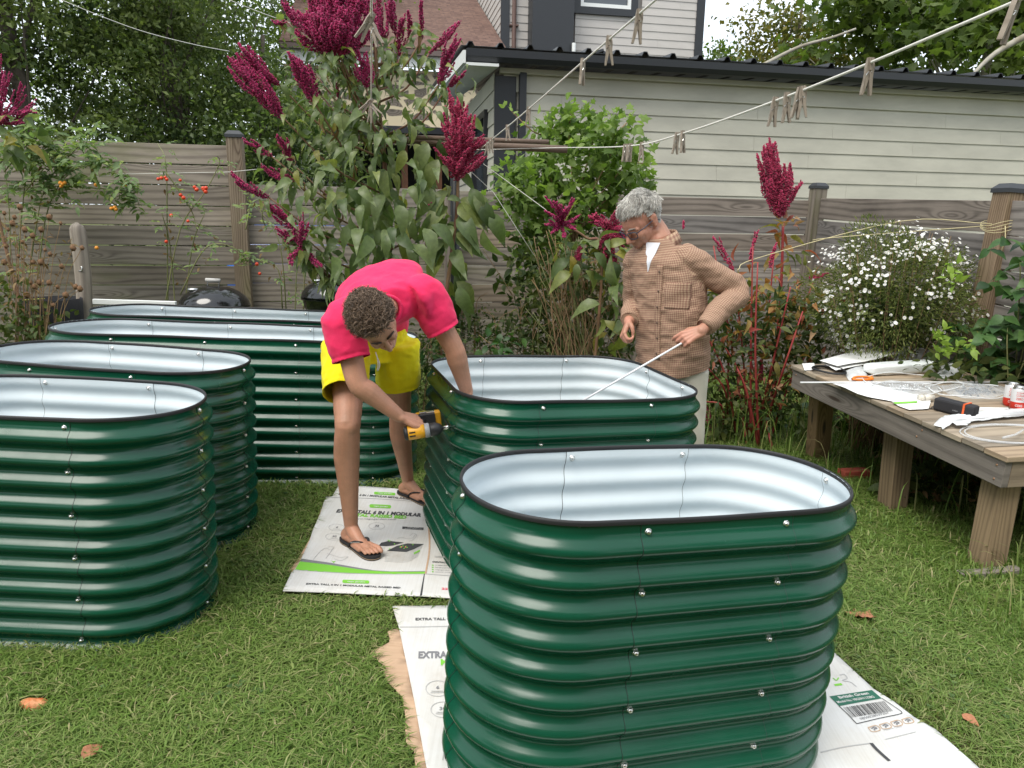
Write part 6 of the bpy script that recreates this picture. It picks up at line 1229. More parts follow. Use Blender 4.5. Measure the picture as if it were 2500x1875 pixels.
# ------------------------------------------------------------------ work table and what lies on it
M['table'] = wood('weathered_table_wood', (.235, .21, .185), (.072, .064, .058), ring=13, rw=.26); M['plank'] = wood('pale_plank_wood', (.38, .325, .25), (.14, .115, .088), ring=13, rw=.26); M['leg'] = wood('table_leg_wood', (.29, .215, .135), (.09, .066, .044), ring=30, rw=.3)
ZN, ZF = .548, .633    # top height at its near and far end (world z), left edge fitted to the photograph
def lv(px, py, z): d = ray(px, py); return CAM+d*((z-H)/d[2])
TN, TF = lv(2461, 1117, ZN), lv(1931, 890, ZF)
tx = unit(TF-TN); TL = np.linalg.norm(TF-TN); ty = unit(np.array([tx[1], -tx[0], .0])); tz = np.cross(ty, tx)*1.; tz = tz if tz[2] > 0 else -tz; TW = 1.12
def tp_(u, v_, w_=0.): return TN+tx*u+ty*v_+tz*w_
def on(px, py, lift=0.):
    """point of the table top seen at a photo pixel"""
    d = ray(px, py); t_ = ((TN+tz*lift-CAM) @ tz)/(d @ tz); return CAM+d*t_
tb = thing('work_table', 'low weathered plank work table with thick post legs cluttered with parts', 'table', tp_(TL/2, TW/2, -.5)); RT_ = np.stack([ty, -tx, tz], 1)
if np.linalg.det(RT_) < 0: RT_ = np.stack([ty, tx, tz], 1)
b = MB(); u = .0; k = 0
while u < TL-.02:
    w_ = min(.138, TL-u); q = random.uniform(-.012, .010); b.box(tp_(u+w_/2, TW/2+q/2, -.013+random.uniform(-.002, .002)), (TW+q, w_-.005, .027), RT_, 0, None, 0); u += w_
b.build('top_planks', M['plank'], tb, bevel=.003)
b = MB(); b.box(tp_(TL/2, .03, -.027-.066), (TL-.03, .038, .132), np.stack([tx, -ty, tz], 1), 0, .37, 0); b.build('side_rail', M['table'], tb, bevel=.003)
b = MB(); b.box(tp_(.036, TW/2+.025, -.027-.068), (TW-.055, .038, .132), RT_, 0, .81, 0); b.build('end_rail', M['plank'], tb, bevel=.003)
b = MB(); b.box(tp_(TL-.03, TW/2+.03, -.027-.066), (TW-.06, .038, .132), RT_, 0, .6, 0); b.build('end_rail', M['table'], tb, bevel=.003)
b = MB(); b.box(tp_(TL/2, TW-.03, -.027-.066), (TL-.1, .038, .132), np.stack([tx, -ty, tz], 1), 0, .2, 0); b.build('side_rail', M['table'], tb, bevel=.003)
def leg(c, s_, gzv, top):
    b = MB(); c = np.array(c, float); top = np.array(top, float); z = unit(top-c); x = unit(ty-z*(ty @ z)); R = np.stack([x, np.cross(z, x), z], 1); b.box((c+top)/2, (s_, s_, np.linalg.norm(top-c)), R, 0, None, 2); return b.build('leg', M['leg'], tb, bevel=.006)
leg(np.array(gnd(1985, 1122))+[.04, .03, 0], .12, 0, tp_(TL-.2, .125, -.03)); 
lm_ = tp_(TL*.52, .2, -.03); leg([lm_[0]+.02, lm_[1], gz(lm_[0])-.02], .12, 0, lm_); g3 = np.array(gnd(2405, 1385)); l3 = tp_(.14, .14, -.03); leg([l3[0]+.0, l3[1]+.02, gz(l3[0])-.02], .12, 0, l3)
l4 = tp_(.2, TW-.14, -.03); leg([l4[0], l4[1], gz(l4[0])-.02], .12, 0, l4); l5 = tp_(TL-.2, TW-.14, -.03); leg([l5[0], l5[1], gz(l5[0])-.02], .12, 0, l5)
b = MB(); fz = np.array([l3[0], l3[1]-.02, gz(l3[0])+.022]); b.box(fz-ty*.06-tx*.055, (.34, .05, .045), RT_, 0, .5, 0); b.build('foot_board', M['table'], tb, bevel=.004)
hv, hf = lathe_vf([(0, .002), (.005, .002), (.006, 0)], 10); s0 = None
for u, w_ in ((.06, -.06), (.06, -.13), (.55, -.055), (.58, -.1), (TL-.06, -.06)):
    if s0 is None: o = s0 = mesh('screw', hv, hf, mat('rusty_screw', (.35, .2, .12), .5, .6), tb, True, world=False)
    else: o = dup(s0, tb)
    o.matrix_parent_inverse = wmat(tb).inverted(); o.location = tp_(u, .0105, w_); o.rotation_euler = Vector(-ty).to_track_quat('Z', 'Y').to_euler()
def q4(x, y): return (1930+x*.2592, 820+y*.2592)
M['paper'] = mat('white_paper', (.76, .76, .74), .7); M['film'] = mat('clear_polythene', (.8, .84, .87), .18, spec=.6); t = NT(M['film'])
tr = t.n('BsdfTransparent'); ms = t.n('MixShader'); t.l(t.math('MULTIPLY_ADD', t.noise(t.coord('Object'), 16, 3), .5, .12), ms.inputs[0]); t.l(tr.outputs[0], ms.inputs[1]); t.l(t.b.outputs[0], ms.inputs[2]); t.l(ms.outputs[0], t.t.nodes['Material Output'].inputs[0])
M['frost'] = mat('frosted_polythene', (.78, .8, .8), .35); t = NT(M['frost']); tr = t.n('BsdfTransparent'); ms = t.n('MixShader', i_0=.72); t.l(tr.outputs[0], ms.inputs[1]); t.l(t.b.outputs[0], ms.inputs[2]); t.l(ms.outputs[0], t.t.nodes['Material Output'].inputs[0])
def lay(name, label, cat, px, m, lift=.003, thick=.0012, amp=.006, cut=.025, seed=0, curl=None, group=None, parent=None):
    """thin sheet lying on the table top, outlined by photo pixels"""
    P = [on(*q4(*p), lift) for p in px]; o0 = np.mean(P, axis=0); loc = [((p-o0) @ ty, (p-o0) @ tx) for p in P]
    bm = bmesh.new(); bm.faces.new([bm.verts.new((a, c_, 0)) for a, c_ in loc]); bmesh.ops.triangulate(bm, faces=bm.faces[:])
    for ax in (0, 1):
        lo, hi = min(p[ax] for p in loc), max(p[ax] for p in loc); x = lo+cut
        while x < hi: bmesh.ops.bisect_plane(bm, geom=bm.verts[:]+bm.edges[:]+bm.faces[:], plane_co=(x, 0, 0) if ax == 0 else (0, x, 0), plane_no=(1, 0, 0) if ax == 0 else (0, 1, 0)); x += cut
    bmesh.ops.recalc_face_normals(bm, faces=bm.faces[:]); v = []
    for q in bm.verts:
        h = amp*(1+noise.noise((q.co.x*9+seed, q.co.y*9, seed*3.1))+.5*noise.noise((q.co.x*25+seed, q.co.y*25, seed))); h += curl(q.co.x, q.co.y) if curl else 0; v.append(o0+ty*q.co.x+tx*q.co.y+tz*max(h, 0))
    bm.verts.index_update(); f = [tuple(q.index for q in fc.verts) for fc in bm.faces]; bm.free(); ob = mesh(name, v, f, M[m], parent, True); ob.modifiers.new('thick', 'SOLIDIFY').thickness = thick
    if label: tag(ob, label, cat, group)
    return ob
lay('paper_card', 'small white printed card at the far left corner of the table', 'card', [(107, 262), (222, 257), (246, 322), (132, 327)], 'paper', .004, .001, .001)
lay('paper_stack', 'large white sheet of paper bent over the black cable', 'paper', [(272, 232), (520, 165), (770, 112), (930, 160), (1020, 186), (800, 230), (560, 262), (445, 285)], 'paper', .045, .0012, .004, .03, 3, lambda x, y: .012*math.sin(x*7))
lay('paper_stack', 'lower white sheet sticking out below the bent one', 'paper', [(300, 262), (460, 288), (700, 252), (760, 262), (560, 305), (425, 328)], 'paper', .022, .0012, .004, .03, 5)
cb = MB()
for k in range(4):
    a = np.linspace(0, 6.28, 26); c_ = on(*q4(370, 320), .008+.006*k); cb.tube([c_+ty*(.085+.004*k)*math.cos(x)*(1+.1*math.sin(3*x))+tx*(.1+.006*k)*math.sin(x) for x in a], .0055, 7, cap=False)
tag(cb.build('coiled_cable', M['rubber'], None, True), 'black cable coiled under the white papers on the table', 'cable')
# translucent bags
def bag(name, label, px, m, h, seed, group=None, thick=None):
    P = [on(*q4(*p), .003) for p in px]; c_ = np.mean(P, axis=0); loc = np.array([((p-c_) @ ty, (p-c_) @ tx) for p in P]); per = smoothpath([(a, b__, 0) for a, b__ in np.vstack([loc, loc[:1]])], 5)[:-1]; n = len(per); v = []; K = 7
    for k in range(K+1):
        s_ = 1-k/K
        for p in per:
            q = p*s_; hh = h*(1-s_**2.2)*(1+.5*noise.noise((q[0]*14+seed, q[1]*14, seed)))+.012*abs(noise.noise((q[0]*40, q[1]*40, seed)))*(1-s_*.5); v.append(c_+ty*q[0]+tx*q[1]+tz*max(hh, .001))
    f = [(i*n+j, i*n+(j+1) % n, (i+1)*n+(j+1) % n, (i+1)*n+j) for i in range(K) for j in range(n)]
    return tag(mesh(name, v, f, M[m], None, True), label, 'bag', group)
bag('plastic_bag', 'crumpled grey clear plastic bag standing at the back of the table', [(930, 215), (1090, 180), (1240, 190), (1305, 220), (1180, 235), (1000, 240)], 'film', .13, 2)
pa0, pa1 = on(*q4(760, 385)), on(*q4(1400, 345)); pax = unit(pa1-pa0); pfr = unit(np.cross(tz, pax)); pm = (pa0+pa1)/2+pfr*.055+tz*.035; pl_ = np.linalg.norm(pa1-pa0)
pv_, pf_ = ring_loft(lerp_rings([(pm+pax*pl_*x, pfr, tz, a_, b_) for x, a_, b_ in ((-.5, .02, .012), (-.46, .05, .025), (-.38, .056, .034), (0, .058, .036), (.4, .056, .036), (.47, .05, .03), (.5, .02, .02))], 8), 36, 5)[0]; pn_ = unit(pv_-pm-np.outer((pv_-pm) @ pax, pax)); pv_ = wrinkle(pv_, pn_, .004, (22, 22, 22), 4)
pk = tag(mesh('wrapped_package', pv_, pf_, mat('white_wrapped_plastic', (.72, .75, .74), .3), None, True), 'long white plastic wrapped package with black lettering at the back of the table', 'package')
textobj('package_lettering', 'VEGO', M['ink'], pk, pm+pax*pl_*.36-pfr*.035+tz*.0395, pfr, -pax, .07, .018, .02)
bag('plastic_bag', 'empty frosted bag end lying right of the long package', [(1380, 400), (1400, 300), (1500, 262), (1560, 300), (1630, 335), (1600, 400), (1500, 405)], 'frost', .045, 9)
bag('plastic_bag', 'small white labelled pouch before the long package', [(505, 335), (650, 290), (720, 320), (700, 400), (560, 425)], 'frost', .025, 11)
b = MB(); c_ = on(*q4(675, 405), .02); P = smoothpath([c_-ty*.07+tx*.0, c_-ty*.03+tx*.02+tz*.008, c_+ty*.05+tx*.025+tz*.005, c_+ty*.075, c_+ty*.03-tx*.018, c_-ty*.03-tx*.02, c_-ty*.07], 6); b.tube(P, .0085, 8, cap=False, flat=.8); b.tube([c_+ty*.07, c_+ty*.1+tx*.05, c_+ty*.13+tx*.07], [.007, .005, .003], 7); tag(b.build('scissors', mat('orange_plastic', (.8, .2, .015), .4), None, True), 'orange handled scissors by the long white rod', 'scissors')
b = MB(); b.tube([on(*q4(92, 440), .012), on(*q4(1000, 437), .012), on(*q4(2060, 437), .012)], .0055, 10); tag(b.build('rod', M['rodw'], None, True), 'long white rod lying across the cluttered table', 'rod')
lay('paper_sheet', 'wide crinkled white sheet hanging over the table edge', 'paper', [(395, 455), (740, 445), (1340, 600), (1300, 640), (1180, 640), (960, 622), (760, 588), (635, 552), (520, 500)], 'paper', .006, .001, .003, .03, 7)
lf = lay('leaflet', 'green headed leaflet beside the black speaker', 'leaflet', [(955, 628), (1195, 616), (1320, 625), (1300, 690), (1120, 700), (1010, 660)], 'paper', .008, .001, .002, .03, 8)
lay('leaflet_band', None, None, [(965, 628), (1190, 617), (1195, 630), (985, 642)], 'ink_green', .0128, .0006, .002, .03, 8, parent=lf)
for nm, px, sd_ in (('clear flat bag full of small bolts right of the crinkled sheet', [(740, 450), (1000, 440), (1340, 450), (1410, 490), (1380, 540), (1100, 560), (850, 540)], 3), ('clear flat bag of dark screws in front of the drink cans', [(1400, 470), (1700, 445), (1980, 470), (2020, 540), (1880, 590), (1650, 590), (1480, 545)], 5)):
    bg_ = bag('parts_bag', nm, px, 'film', .022, sd_, 'clear bags of small parts'); P = np.array([on(*q4(*p), .006) for p in px]); lo = P.mean(0); hvv, hff = lathe_vf([(0, .006), (.005, .005), (.006, 0), (.002, -.001), (.002, -.009)], 8); mb = MB()
    for _ in range(85):
        w_ = RNG.random(len(P))**3; w_ /= w_.sum(); p = (w_ @ P)*.8+lo*.2; R = np.array(Matrix.Rotation(random.random()*3, 3, 'X') @ Matrix.Rotation(random.random()*6, 3, 'Z')); mb.add(hvv @ R.T+p+tz*.004, hff)
    sm = mb.build('bolts', M['steel'] if sd_ == 3 else M['dblk'], bg_, True); tag(sm, kind='stuff')
b = MB()
for c_, r0 in ((on(*q4(1090, 490), .02), .17), (on(*q4(1690, 510), .02), .2), (on(*q4(1150, 430), .018), .25)):
    b2 = [c_+ty*r0*math.cos(x)*1.3+tx*r0*.85*math.sin(x)+tz*.006*math.sin(5*x) for x in np.linspace(.3, 6.3, 30)]; b.tube(b2, .0035, 6)
tag(b.build('clear_tubing', M['frost'], None, True), 'loops of clear tubing strewn between the parts bags', 'tubing')
c_ = on(*q4(1215, 588), .022); b = MB(); b.tube([c_-ty*.0, c_+ty*.025], [.021, .021], 18); b.tube([c_+ty*.0255, c_+ty*.09], [.019, .019], 18); tag(b.build('glue_tube', mat('ivory_plastic', (.62, .58, .5), .4), None, True), 'short ivory tube lying behind the black speaker', 'tube')
# speaker
spk = thing('speaker', 'black box speaker with an orange strap on the table edge', 'speaker', on(*q4(1500, 700)))
sA, sB = on(*q4(1320, 700)), on(*q4(1520, 752)); ax_ = unit(sB-sA); sy_ = unit(np.cross(tz, ax_)); sl_ = .215; c_ = sA+ax_*sl_*.52+sy_*.035+tz*.04; RS = np.stack([ax_, sy_, tz], 1)
sB2 = on(*q4(1715, 735)); 
b = MB(); b.box(c_, (sl_, .068, .072), RS); o = b.build('case', mat('black_speaker_cloth', (.02, .02, .023), .8), spk, bevel=.012)
b = MB(); k_ = .028
for a_, bb, s_ in ((0, .0355, (k_*.35, .003, .076)), (0, -.0355, (k_*.35, .003, .076))): b.box(c_+ax_*.055+sy_*bb, s_, RS)
b.box(c_+ax_*.055+tz*.0375, (k_*.35, .074, .003), RS); b.build('strap', mat('orange_strap', (.8, .13, .03), .5), spk)
textobj('speaker_lettering', 'anker', M['dgry'], spk, c_-sy_*.0352+ax_*-.0-tz*.012, ax_, tz, .03, .009, .01)
b = MB(); b.tube(smoothpath([c_-ax_*.108-tz*.02, c_-ax_*.125-tz*.03, c_-ax_*.115-sy_*.02-tz*.033, c_-ax_*.14-sy_*.03-tz*.034, c_-ax_*.16-sy_*.045-tz*.035], 5), .003, 6); b.build('lanyard', M['rubber'], spk, True)
# cans
M['can_red'] = mat('red_can_print', (.72, .05, .03), .35, .3); M['can_white'] = mat('white_can_print', (.76, .76, .76), .35, .2)
for k, (px, py, lb) in enumerate(((2128, 700, 'red and white drink can standing nearer, in front of its twin'), (2062, 660, 'red and white drink can half hidden behind the nearer can'))):
    o_ = on(*q4(px, py)); cn = thing('drink_can', lb, 'can', o_, group='drink cans on the table'); sc_ = 1.12
    for nm, m_, prof_ in (('lower_band', 'can_red', [(.0, .001), (.024, .001), (.0285, .008), (.033, .016), (.033, .046)]), ('upper_band', 'can_white', [(.033, .0462), (.033, .104), (.0315, .110)]), ('lid', 'steel', [(.0315, .1102), (.027, .119), (.0275, .121), (.0255, .121), (.0245, .1165), (0, .1165)])):
        v, f = lathe_vf([(r*sc_, z*sc_) for r, z in prof_], 32); mesh(nm, v+np.array(o_), f, M[m_], cn, True)
    b = MB(); b.tube([np.array(o_)+tz*.1195*sc_+x for x in (np.array([0, 0, 0]), np.array([.008, .004, .001]), np.array([.015, .004, .001]))], .004, 6, flat=.4); b.build('ring_pull', M['steel'], cn, True)
    for j, (tx_, zz, hh, m_) in enumerate((('COKE', .024, .012, 'can_white'), ('ZERO', .058, .012, 'can_red'), ('COLA', .076, .012, 'can_red'), ('SUGAR', .092, .006, 'can_red'))):
        v, f = textmesh(tx_, .02); k2_ = .036/v[:, 0].max(); an = -2.0+(v[:, 0]*k2_-.018)/(.0333*sc_); mesh('print', np.stack([.0334*sc_*np.cos(an), .0334*sc_*np.sin(an), (zz+v[:, 1]*hh/.73)*sc_], 1)+np.array(o_), f, M[m_], cn, False)
lay('plastic_wrap', 'white plastic sleeve bundle with torn end nearest the table corner', 'wrapping', [(1345, 850), (1450, 770), (1800, 735), (2300, 690), (2320, 760), (1900, 800), (1700, 820), (1660, 870), (1560, 875), (1520, 850), (1430, 888), (1420, 862)], 'frost', .006, .001, .012, .025, 13)
b = MB()
for k in range(5): b.tube([on(*q4(1480+18*k, 790-9*k), .02+.004*(k % 2)), on(*q4(2350, 735-8*k), .02+.004*(k % 2))], .006, 8)
tag(b.build('rod_bundle', M['rodw'], None, True), 'bundle of white rods inside the plastic sleeve', 'rods')
b = MB()
for k in range(2):
    c_ = on(*q4(2100, 920), .006+.006*k); b.tube([c_+ty*(.21-.02*k)*math.cos(x)*1.35+tx*(.15-.013*k)*math.sin(x) for x in np.linspace(0, 6.28*.97, 30)], .004, 6)
b.tube([on(*q4(2000, 960), .03), on(*q4(2120, 930), .035), on(*q4(2200, 880), .03)], .006, 7); tag(b.build('tubing_coil', M['film'], None, True), 'flat coil of clear tubing at the near right corner of the table', 'tubing')
b = MB(); b.tube([on(*q4(1715, 700), .012), on(*q4(2040, 700), .012)], .016, 12); tag(b.build('paper_roll', M['paper'], None, True), 'white speckled paper roll between speaker and cans', 'roll')
# ------------------------------------------------------------------ kettle grills, pot, stake, pole, brick, litter
M['enamel'] = mat('black_enamel', (.008, .008, .009), .12, spec=.7)
def kettle(cx, cy, Y, label):
    c = at(cx, cy, Y); r = .285; g = thing('kettle_grill', label, 'grill', V(c.x, Y, gz(c.x)), group='kettle grills behind the beds'); o = np.array([c.x, Y, c.z])
    v, f = lathe_vf([(0, .158), (.06, .156), (.13, .142), (.2, .11), (.25, .07), (.278, .03), (r, .005), (r+.004, -.004), (r-.004, -.01)], 40); mesh('lid', v+o, f, M['enamel'], g, True)
    v, f = lathe_vf([(r+.004, -.012), (r+.004, -.026), (r-.01, -.03), (.265, -.09), (.2, -.19), (.1, -.235), (0, -.24)], 40); mesh('bowl', v+o, f, M['enamel'], g, True)
    b = MB(); b.tube([o+[-.05, 0, .15], o+[-.045, 0, .19], o+[.045, 0, .19], o+[.05, 0, .15]], .007, 8); hd_ = b.build('lid_handle', M['metal_grey'], g, True); b = MB(); b.tube([o+[-.06, 0, .205], o+[.06, 0, .2]], .017, 10); b.build('grip', mat('worn_grey_grip', (.45, .44, .42), .7), hd_, True)
    b = MB(); b.tube(np.array([(.09*math.cos(a), .09*math.sin(a)*.6, 0) for a in np.linspace(0, 6.28, 12)])*.4+o+[-.13, -.1, .132], .012, 6); b.build('vent_disc', M['metal_grey'], g, True)
    for a in (0.5, 2.6, 4.7):
        b = MB(); p = o+[.17*math.cos(a), .17*math.sin(a), -.2]; q = np.array([o[0]+.24*math.cos(a), Y+.24*math.sin(a), gz(c.x)]); b.tube([p, q], .012, 8); b.build('leg', M['metal_grey'], g, True)
kettle(524, 743, 6.15, 'black domed kettle grill left of the bending person behind the long beds'); kettle(820, 722, 6.2, 'black kettle grill mostly hidden by the pink t-shirt')
pt = thing('grow_bag', 'black fabric planter bag by the wooden stake', 'planter', gnd(135, 900)); o = np.array(at(135, 790, 5.7)); v, f = lathe_vf([(.0, .16), (.185, .165), (.2, .2), (.207, .2), (.2, .0), (.19, -.35), (.0, -.36)], 28); v[:, :2] *= (1+.05*np.sin(7*np.arctan2(v[:, 1], v[:, 0])))[:, None]; mesh('bag', v+o, f, cloth('black_felt', (.012, .012, .014), (.022, .022, .024)), pt, True)
b = MB(); b.tube([o+[-.15, -.14, .195], o+[-.05, -.19, .21], o+[.06, -.19, .218]], .012, 6, flat=.3); b.build('label_strip', mat('yellow_strip', (.5, .5, .08), .6), pt)
sk_ = thing('wooden_stake', 'short weathered round topped stake leaning against the left fence', 'stake', gnd(205, 900)); b = MB(); p = [at(208, 800, 5.9), at(205, 700, 5.9), at(195, 600, 5.9), at(188, 556, 5.9), at(187, 543, 5.9)]; b.tube(smoothpath(p, 4), [.062]*11+[.06, .055, .046, .034, .02, .01][:6] if len(smoothpath(p, 4)) == 17 else .06, 14, flat=.95); b.build('post', M['fence'], sk_, True); b = MB(); b.tube([np.array(at(196, 655, 5.85))+x for x in ([0, 0, .02], [.02, -.01, .01], [.015, -.01, -.02], [-.01, -.01, -.02])], .005, 6); b.build('hook', M['steel'], sk_, True)
b = MB(); p0_, p1_ = at(228, 736, 5.6), at(430, 742, 5.6); d = unit(np.array(p1_-p0_)); b.box((np.array(p0_)+np.array(p1_))/2, (np.linalg.norm(np.array(p1_-p0_)), .03, .04), RM(d, PN)); tag(b.build('white_rail', M['white'], None, bevel=.004), 'white plastic length lying behind the hindmost bed', 'rail')
b = MB(); b.box(np.array(gnd(2085, 1167))+[0, 0, .03], (.2, .09, .06), np.array(Matrix.Rotation(.15, 3, 'Z'))); tag(b.build('brick', varied('red_brick', (.36, .07, .04), (.28, .06, .04), 30, .9, .4), None, bevel=.004), 'red brick lying in the grass by the middle table leg', 'brick')
def crisp(name, label, cat, px, py, L, m, seed, tp='leaf'):
    c = np.array(gnd(px, py))+[0, 0, .035]; tv, tf = TPL[tp]; tv = tv*np.array([1, .6 if tp == 'leaf' else .8, 1]); bm = bmesh.new(); vs = [bm.verts.new(x) for x in tv]; [bm.faces.new([vs[i] for i in q]) for q in tf]; bmesh.ops.subdivide_edges(bm, edges=bm.edges[:], cuts=3, use_grid_fill=True); v = np.array([q.co[:] for q in bm.verts]); bm.verts.index_update(); f = [tuple(q.index for q in fc.verts) for fc in bm.faces]; bm.free()
    v[:, 2] += .5*v[:, 1]**2+.25*(v[:, 0]-.4)**2+.06*np.array([noise.noise((p[0]*6+seed, p[1]*6, 1)) for p in v]); a = seed*1.3; R = np.array(Matrix.Rotation(a, 3, 'Z') @ Matrix.Rotation(.25, 3, 'X')); o = mesh(name, c+(v-[.4, 0, 0]) @ R.T*L, f, M[m], None, True, rnd=np.full(len(v), .5)); o.modifiers.new('thick', 'SOLIDIFY').thickness = .001; return tag(o, label, cat)
M['crisp'] = varied('dry_leaf', (.42, .18, .09), (.3, .13, .07), 25, .7, .3); M['peel'] = varied('orange_peel', (.55, .14, .04), (.6, .3, .14), 30, .5, .5)
crisp('dry_leaf', 'large curled orange brown leaf on the grass right of the closest bed', 'leaf', 2098, 1518, .12, 'crisp', 2.2, 'lobed'); crisp('dry_leaf', 'small brown leaf near the bottom left edge of the picture', 'leaf', 225, 1862, .075, 'crisp', .98); crisp('dry_leaf', 'pale dry leaf in the grass at the lower right', 'leaf', 2362, 1778, .06, 'crisp', 4.)
PEEL = gnd(82, 1733); pc = np.array(PEEL)+[0, 0, .018]; b = MB()
for k, (dx, dy, r) in enumerate(((0, 0, .03), (.018, .004, .026), (-.018, .003, .027))):
    v, f = sphere_vf(pc+[dx, dy, 0], (r, r*.75, r*.6), None, 12, 8); b.add(v, f)
v, f, n_ = blob(list(zip([np.concatenate(b.v)], [b.f])), .004, 3); tag(mesh('orange_peel', wrinkle(v, n_, .003, (60, 60, 60)), f, M['peel'], None, True), 'chewed orange fruit piece on the grass at lower left', 'fruit')
# ------------------------------------------------------------------ clothesline
YT_ = 5.5; M['bar'] = varied('rusty_pipe', (.2, .14, .1), (.12, .08, .06), 30, .7, .3, stretch=(1, 8, 8)); M['line'] = mat('white_cord', (.66, .64, .58), .8)
cl_ = thing('clothesline_pole', 'black clothesline pole with a brown pipe crossarm behind the red plume', 'pole', V(at(1111, 800, YT_).x, YT_, gz(-.4)))
b = MB(); pp = at(1111, 800, YT_); b.tube([V(pp.x, YT_, gz(pp.x)-.05), V(pp.x, YT_, 2.16)], .034, 14); b.build('pole', M['black'], cl_, True)
bL, bR = np.array(at(895, 342, YT_)), np.array(at(1385, 365, YT_)); b = MB(); b.tube([bL+[-.1, 0, .02], bL*.5+bR*.5, bR], .026, 12); b.build('crossarm', M['bar'], cl_, True); b = MB(); b.tube([np.array(at(1000, 335, YT_-.1)), np.array(at(1340, 347, YT_-.1))], .017, 10); b.build('crossarm', M['bar'], cl_, True)
dirl = np.array([-.0, -1., 0]); 
LA = [at(905, 338, 5.45), at(906, 250, 4.2), at(907, 120, 2.8), at(907, 0, 2.15), at(908, -260, 1.3)]
LB = [at(1150, 384, 5.45), at(1196, 345, 4.9), at(1291, 266, 3.8), at(1423, 151, 2.95), at(1600, 0, 2.2), at(1790, -170, 1.7)]
LC = [at(1150, 366, 5.4), at(1355, 361, 5.3), at(1530, 357, 3.9), at(1660, 328, 3.2), at(1930, 232, 2.33), at(2488, 0, 1.5), at(2700, -95, 1.3)]
LINES = []
for P, lb in ((LA, 'clothesline running straight overhead in front of the big amaranth'), (LB, 'clothesline rising steeply to the top right across the house wall'), (LC, 'clothesline sweeping up to the far right corner across the shed siding')):
    q = smoothpath(P, 10); LINES.append(q); b = MB(); b.tube(q, .0034, 6); tag(b.build('clothesline', M['line'], None, True), lb, 'clothesline', 'clotheslines')
M['peg'] = wood('weathered_peg_wood', (.37, .32, .26), (.2, .165, .13), ring=120, bumpk=.2)
pegp = thing('clothes_peg', 'wooden clothes peg', 'peg', (0, 0, 0), group='clothes pegs on the lines')
for s_ in (-1, 1):
    b = MB()
    for (z0, z1, x0, x1, w0, w1) in ((.012, -.012, .0045, .0055, .0035, .0055), (-.012, -.034, .0055, .0045, .0055, .0055), (-.034, -.078, .0045, .0115, .0055, .003)):
        v = [(s_*(x-w_), y, z) for z, x, w_ in ((z0, x0, w0), (z1, x1, w1)) for y in (-.005, .005)]+[(s_*(x+w_), y, z) for z, x, w_ in ((z0, x0, w0), (z1, x1, w1)) for y in (-.005, .005)]
        f = [(0, 1, 3, 2), (4, 6, 7, 5), (0, 4, 5, 1), (2, 3, 7, 6), (0, 2, 6, 4), (1, 5, 7, 3)]; b.add(v, f if s_ < 0 else [q[::-1] for q in f], uv=[(z, x) for x, y, z in v], r=.3)
    b.build('jaw', M['peg'], pegp, world=False)
b = MB(); a = np.linspace(0, 6.28*2.5, 26); b.tube(np.stack([.004*np.cos(a), -.0065+a*.0008, -.022+.004*np.sin(a)], 1), .0009, 5); b.tube([(.004, .006, -.022), (.009, .0065, -.008), (.007, 0, -.004)], .0009, 5); b.tube([(-.004, -.0065, -.022), (-.009, -.0065, -.03), (-.008, 0, -.036)], .0009, 5); b.build('spring', M['steel'], pegp, world=False)
PEGS = [(1, 1561, 2.2, .05, 'weathered peg highest on the steep line, before the house wall', 1.05), (1, 1487, 2.2, -.04, 'weathered peg second from the top on the steep line', 1.05), (1, 1423, 2.2, .02, 'weathered peg just above the shed roof edge on the steep line', 1.05), (1, 1291, 3.8, .05, 'small peg in front of the black downspout on the steep line', .98), (1, 1239, 4.3, -.08, 'small peg above the rusty crossarm on the steep line', .98),
 (1, 1190, 4.9, .1, 'peg bunched leftmost at the crossarm', .98), (1, 1197, 4.9, -.1, 'peg bunched in the middle at the crossarm', .98), (1, 1203, 4.9, .2, 'peg bunched rightmost at the crossarm', .98),
 (2, 1526, 3.9, .03, 'leftmost peg of the bunch over the green vine', .98), (2, 1533, 3.9, -.05, 'middle peg of the bunch over the green vine', .98), (2, 1540, 3.9, .08, 'rightmost peg of the bunch over the green vine', .98), (2, 1567, 3.6, 0, 'lone peg just right of the bunch over the vine', .98), (2, 1653, 3.2, .06, 'left peg of the close pair before the middle of the shed', .98), (2, 1667, 3.2, -.06, 'right peg of the close pair before the middle of the shed', .98),
 (2, 1893, 2.4, .06, 'leftmost of the four pegs on the long line across the shed', .98), (2, 1922, 2.35, -.04, 'pale peg second of the four on the long line across the shed', .98), (2, 1953, 2.3, .1, 'third of the four pegs on the long line, touching the next', .98), (2, 1961, 2.3, -.05, 'last of the four pegs on the long line across the shed', .98), (2, 2125, 2.0, .03, 'peg hanging alone across the black gutter on the long line', .98), (2, 2482, 1.5, .25, 'peg at the top right corner of the picture', .98),
 (0, 40, 2.2, .5, 'splayed peg at the top of the overhead line', 1.0), (0, 60, 2.3, -.5, 'second splayed peg near the top of the overhead line', 1.0), (0, 245, 4.2, .7, 'left peg of the tangle halfway down the overhead line', 1.05), (0, 255, 4.1, -.7, 'right peg of the tangle halfway down the overhead line', 1.05), (0, 262, 4.2, .2, 'lowest peg of the tangle on the overhead line', 1.05)]
def project(P): q = np.asarray(P)-CAM; d = q @ FW; return 1250+F*(q @ RT)/d, 937.5-F*(q @ UP)/d
first = True
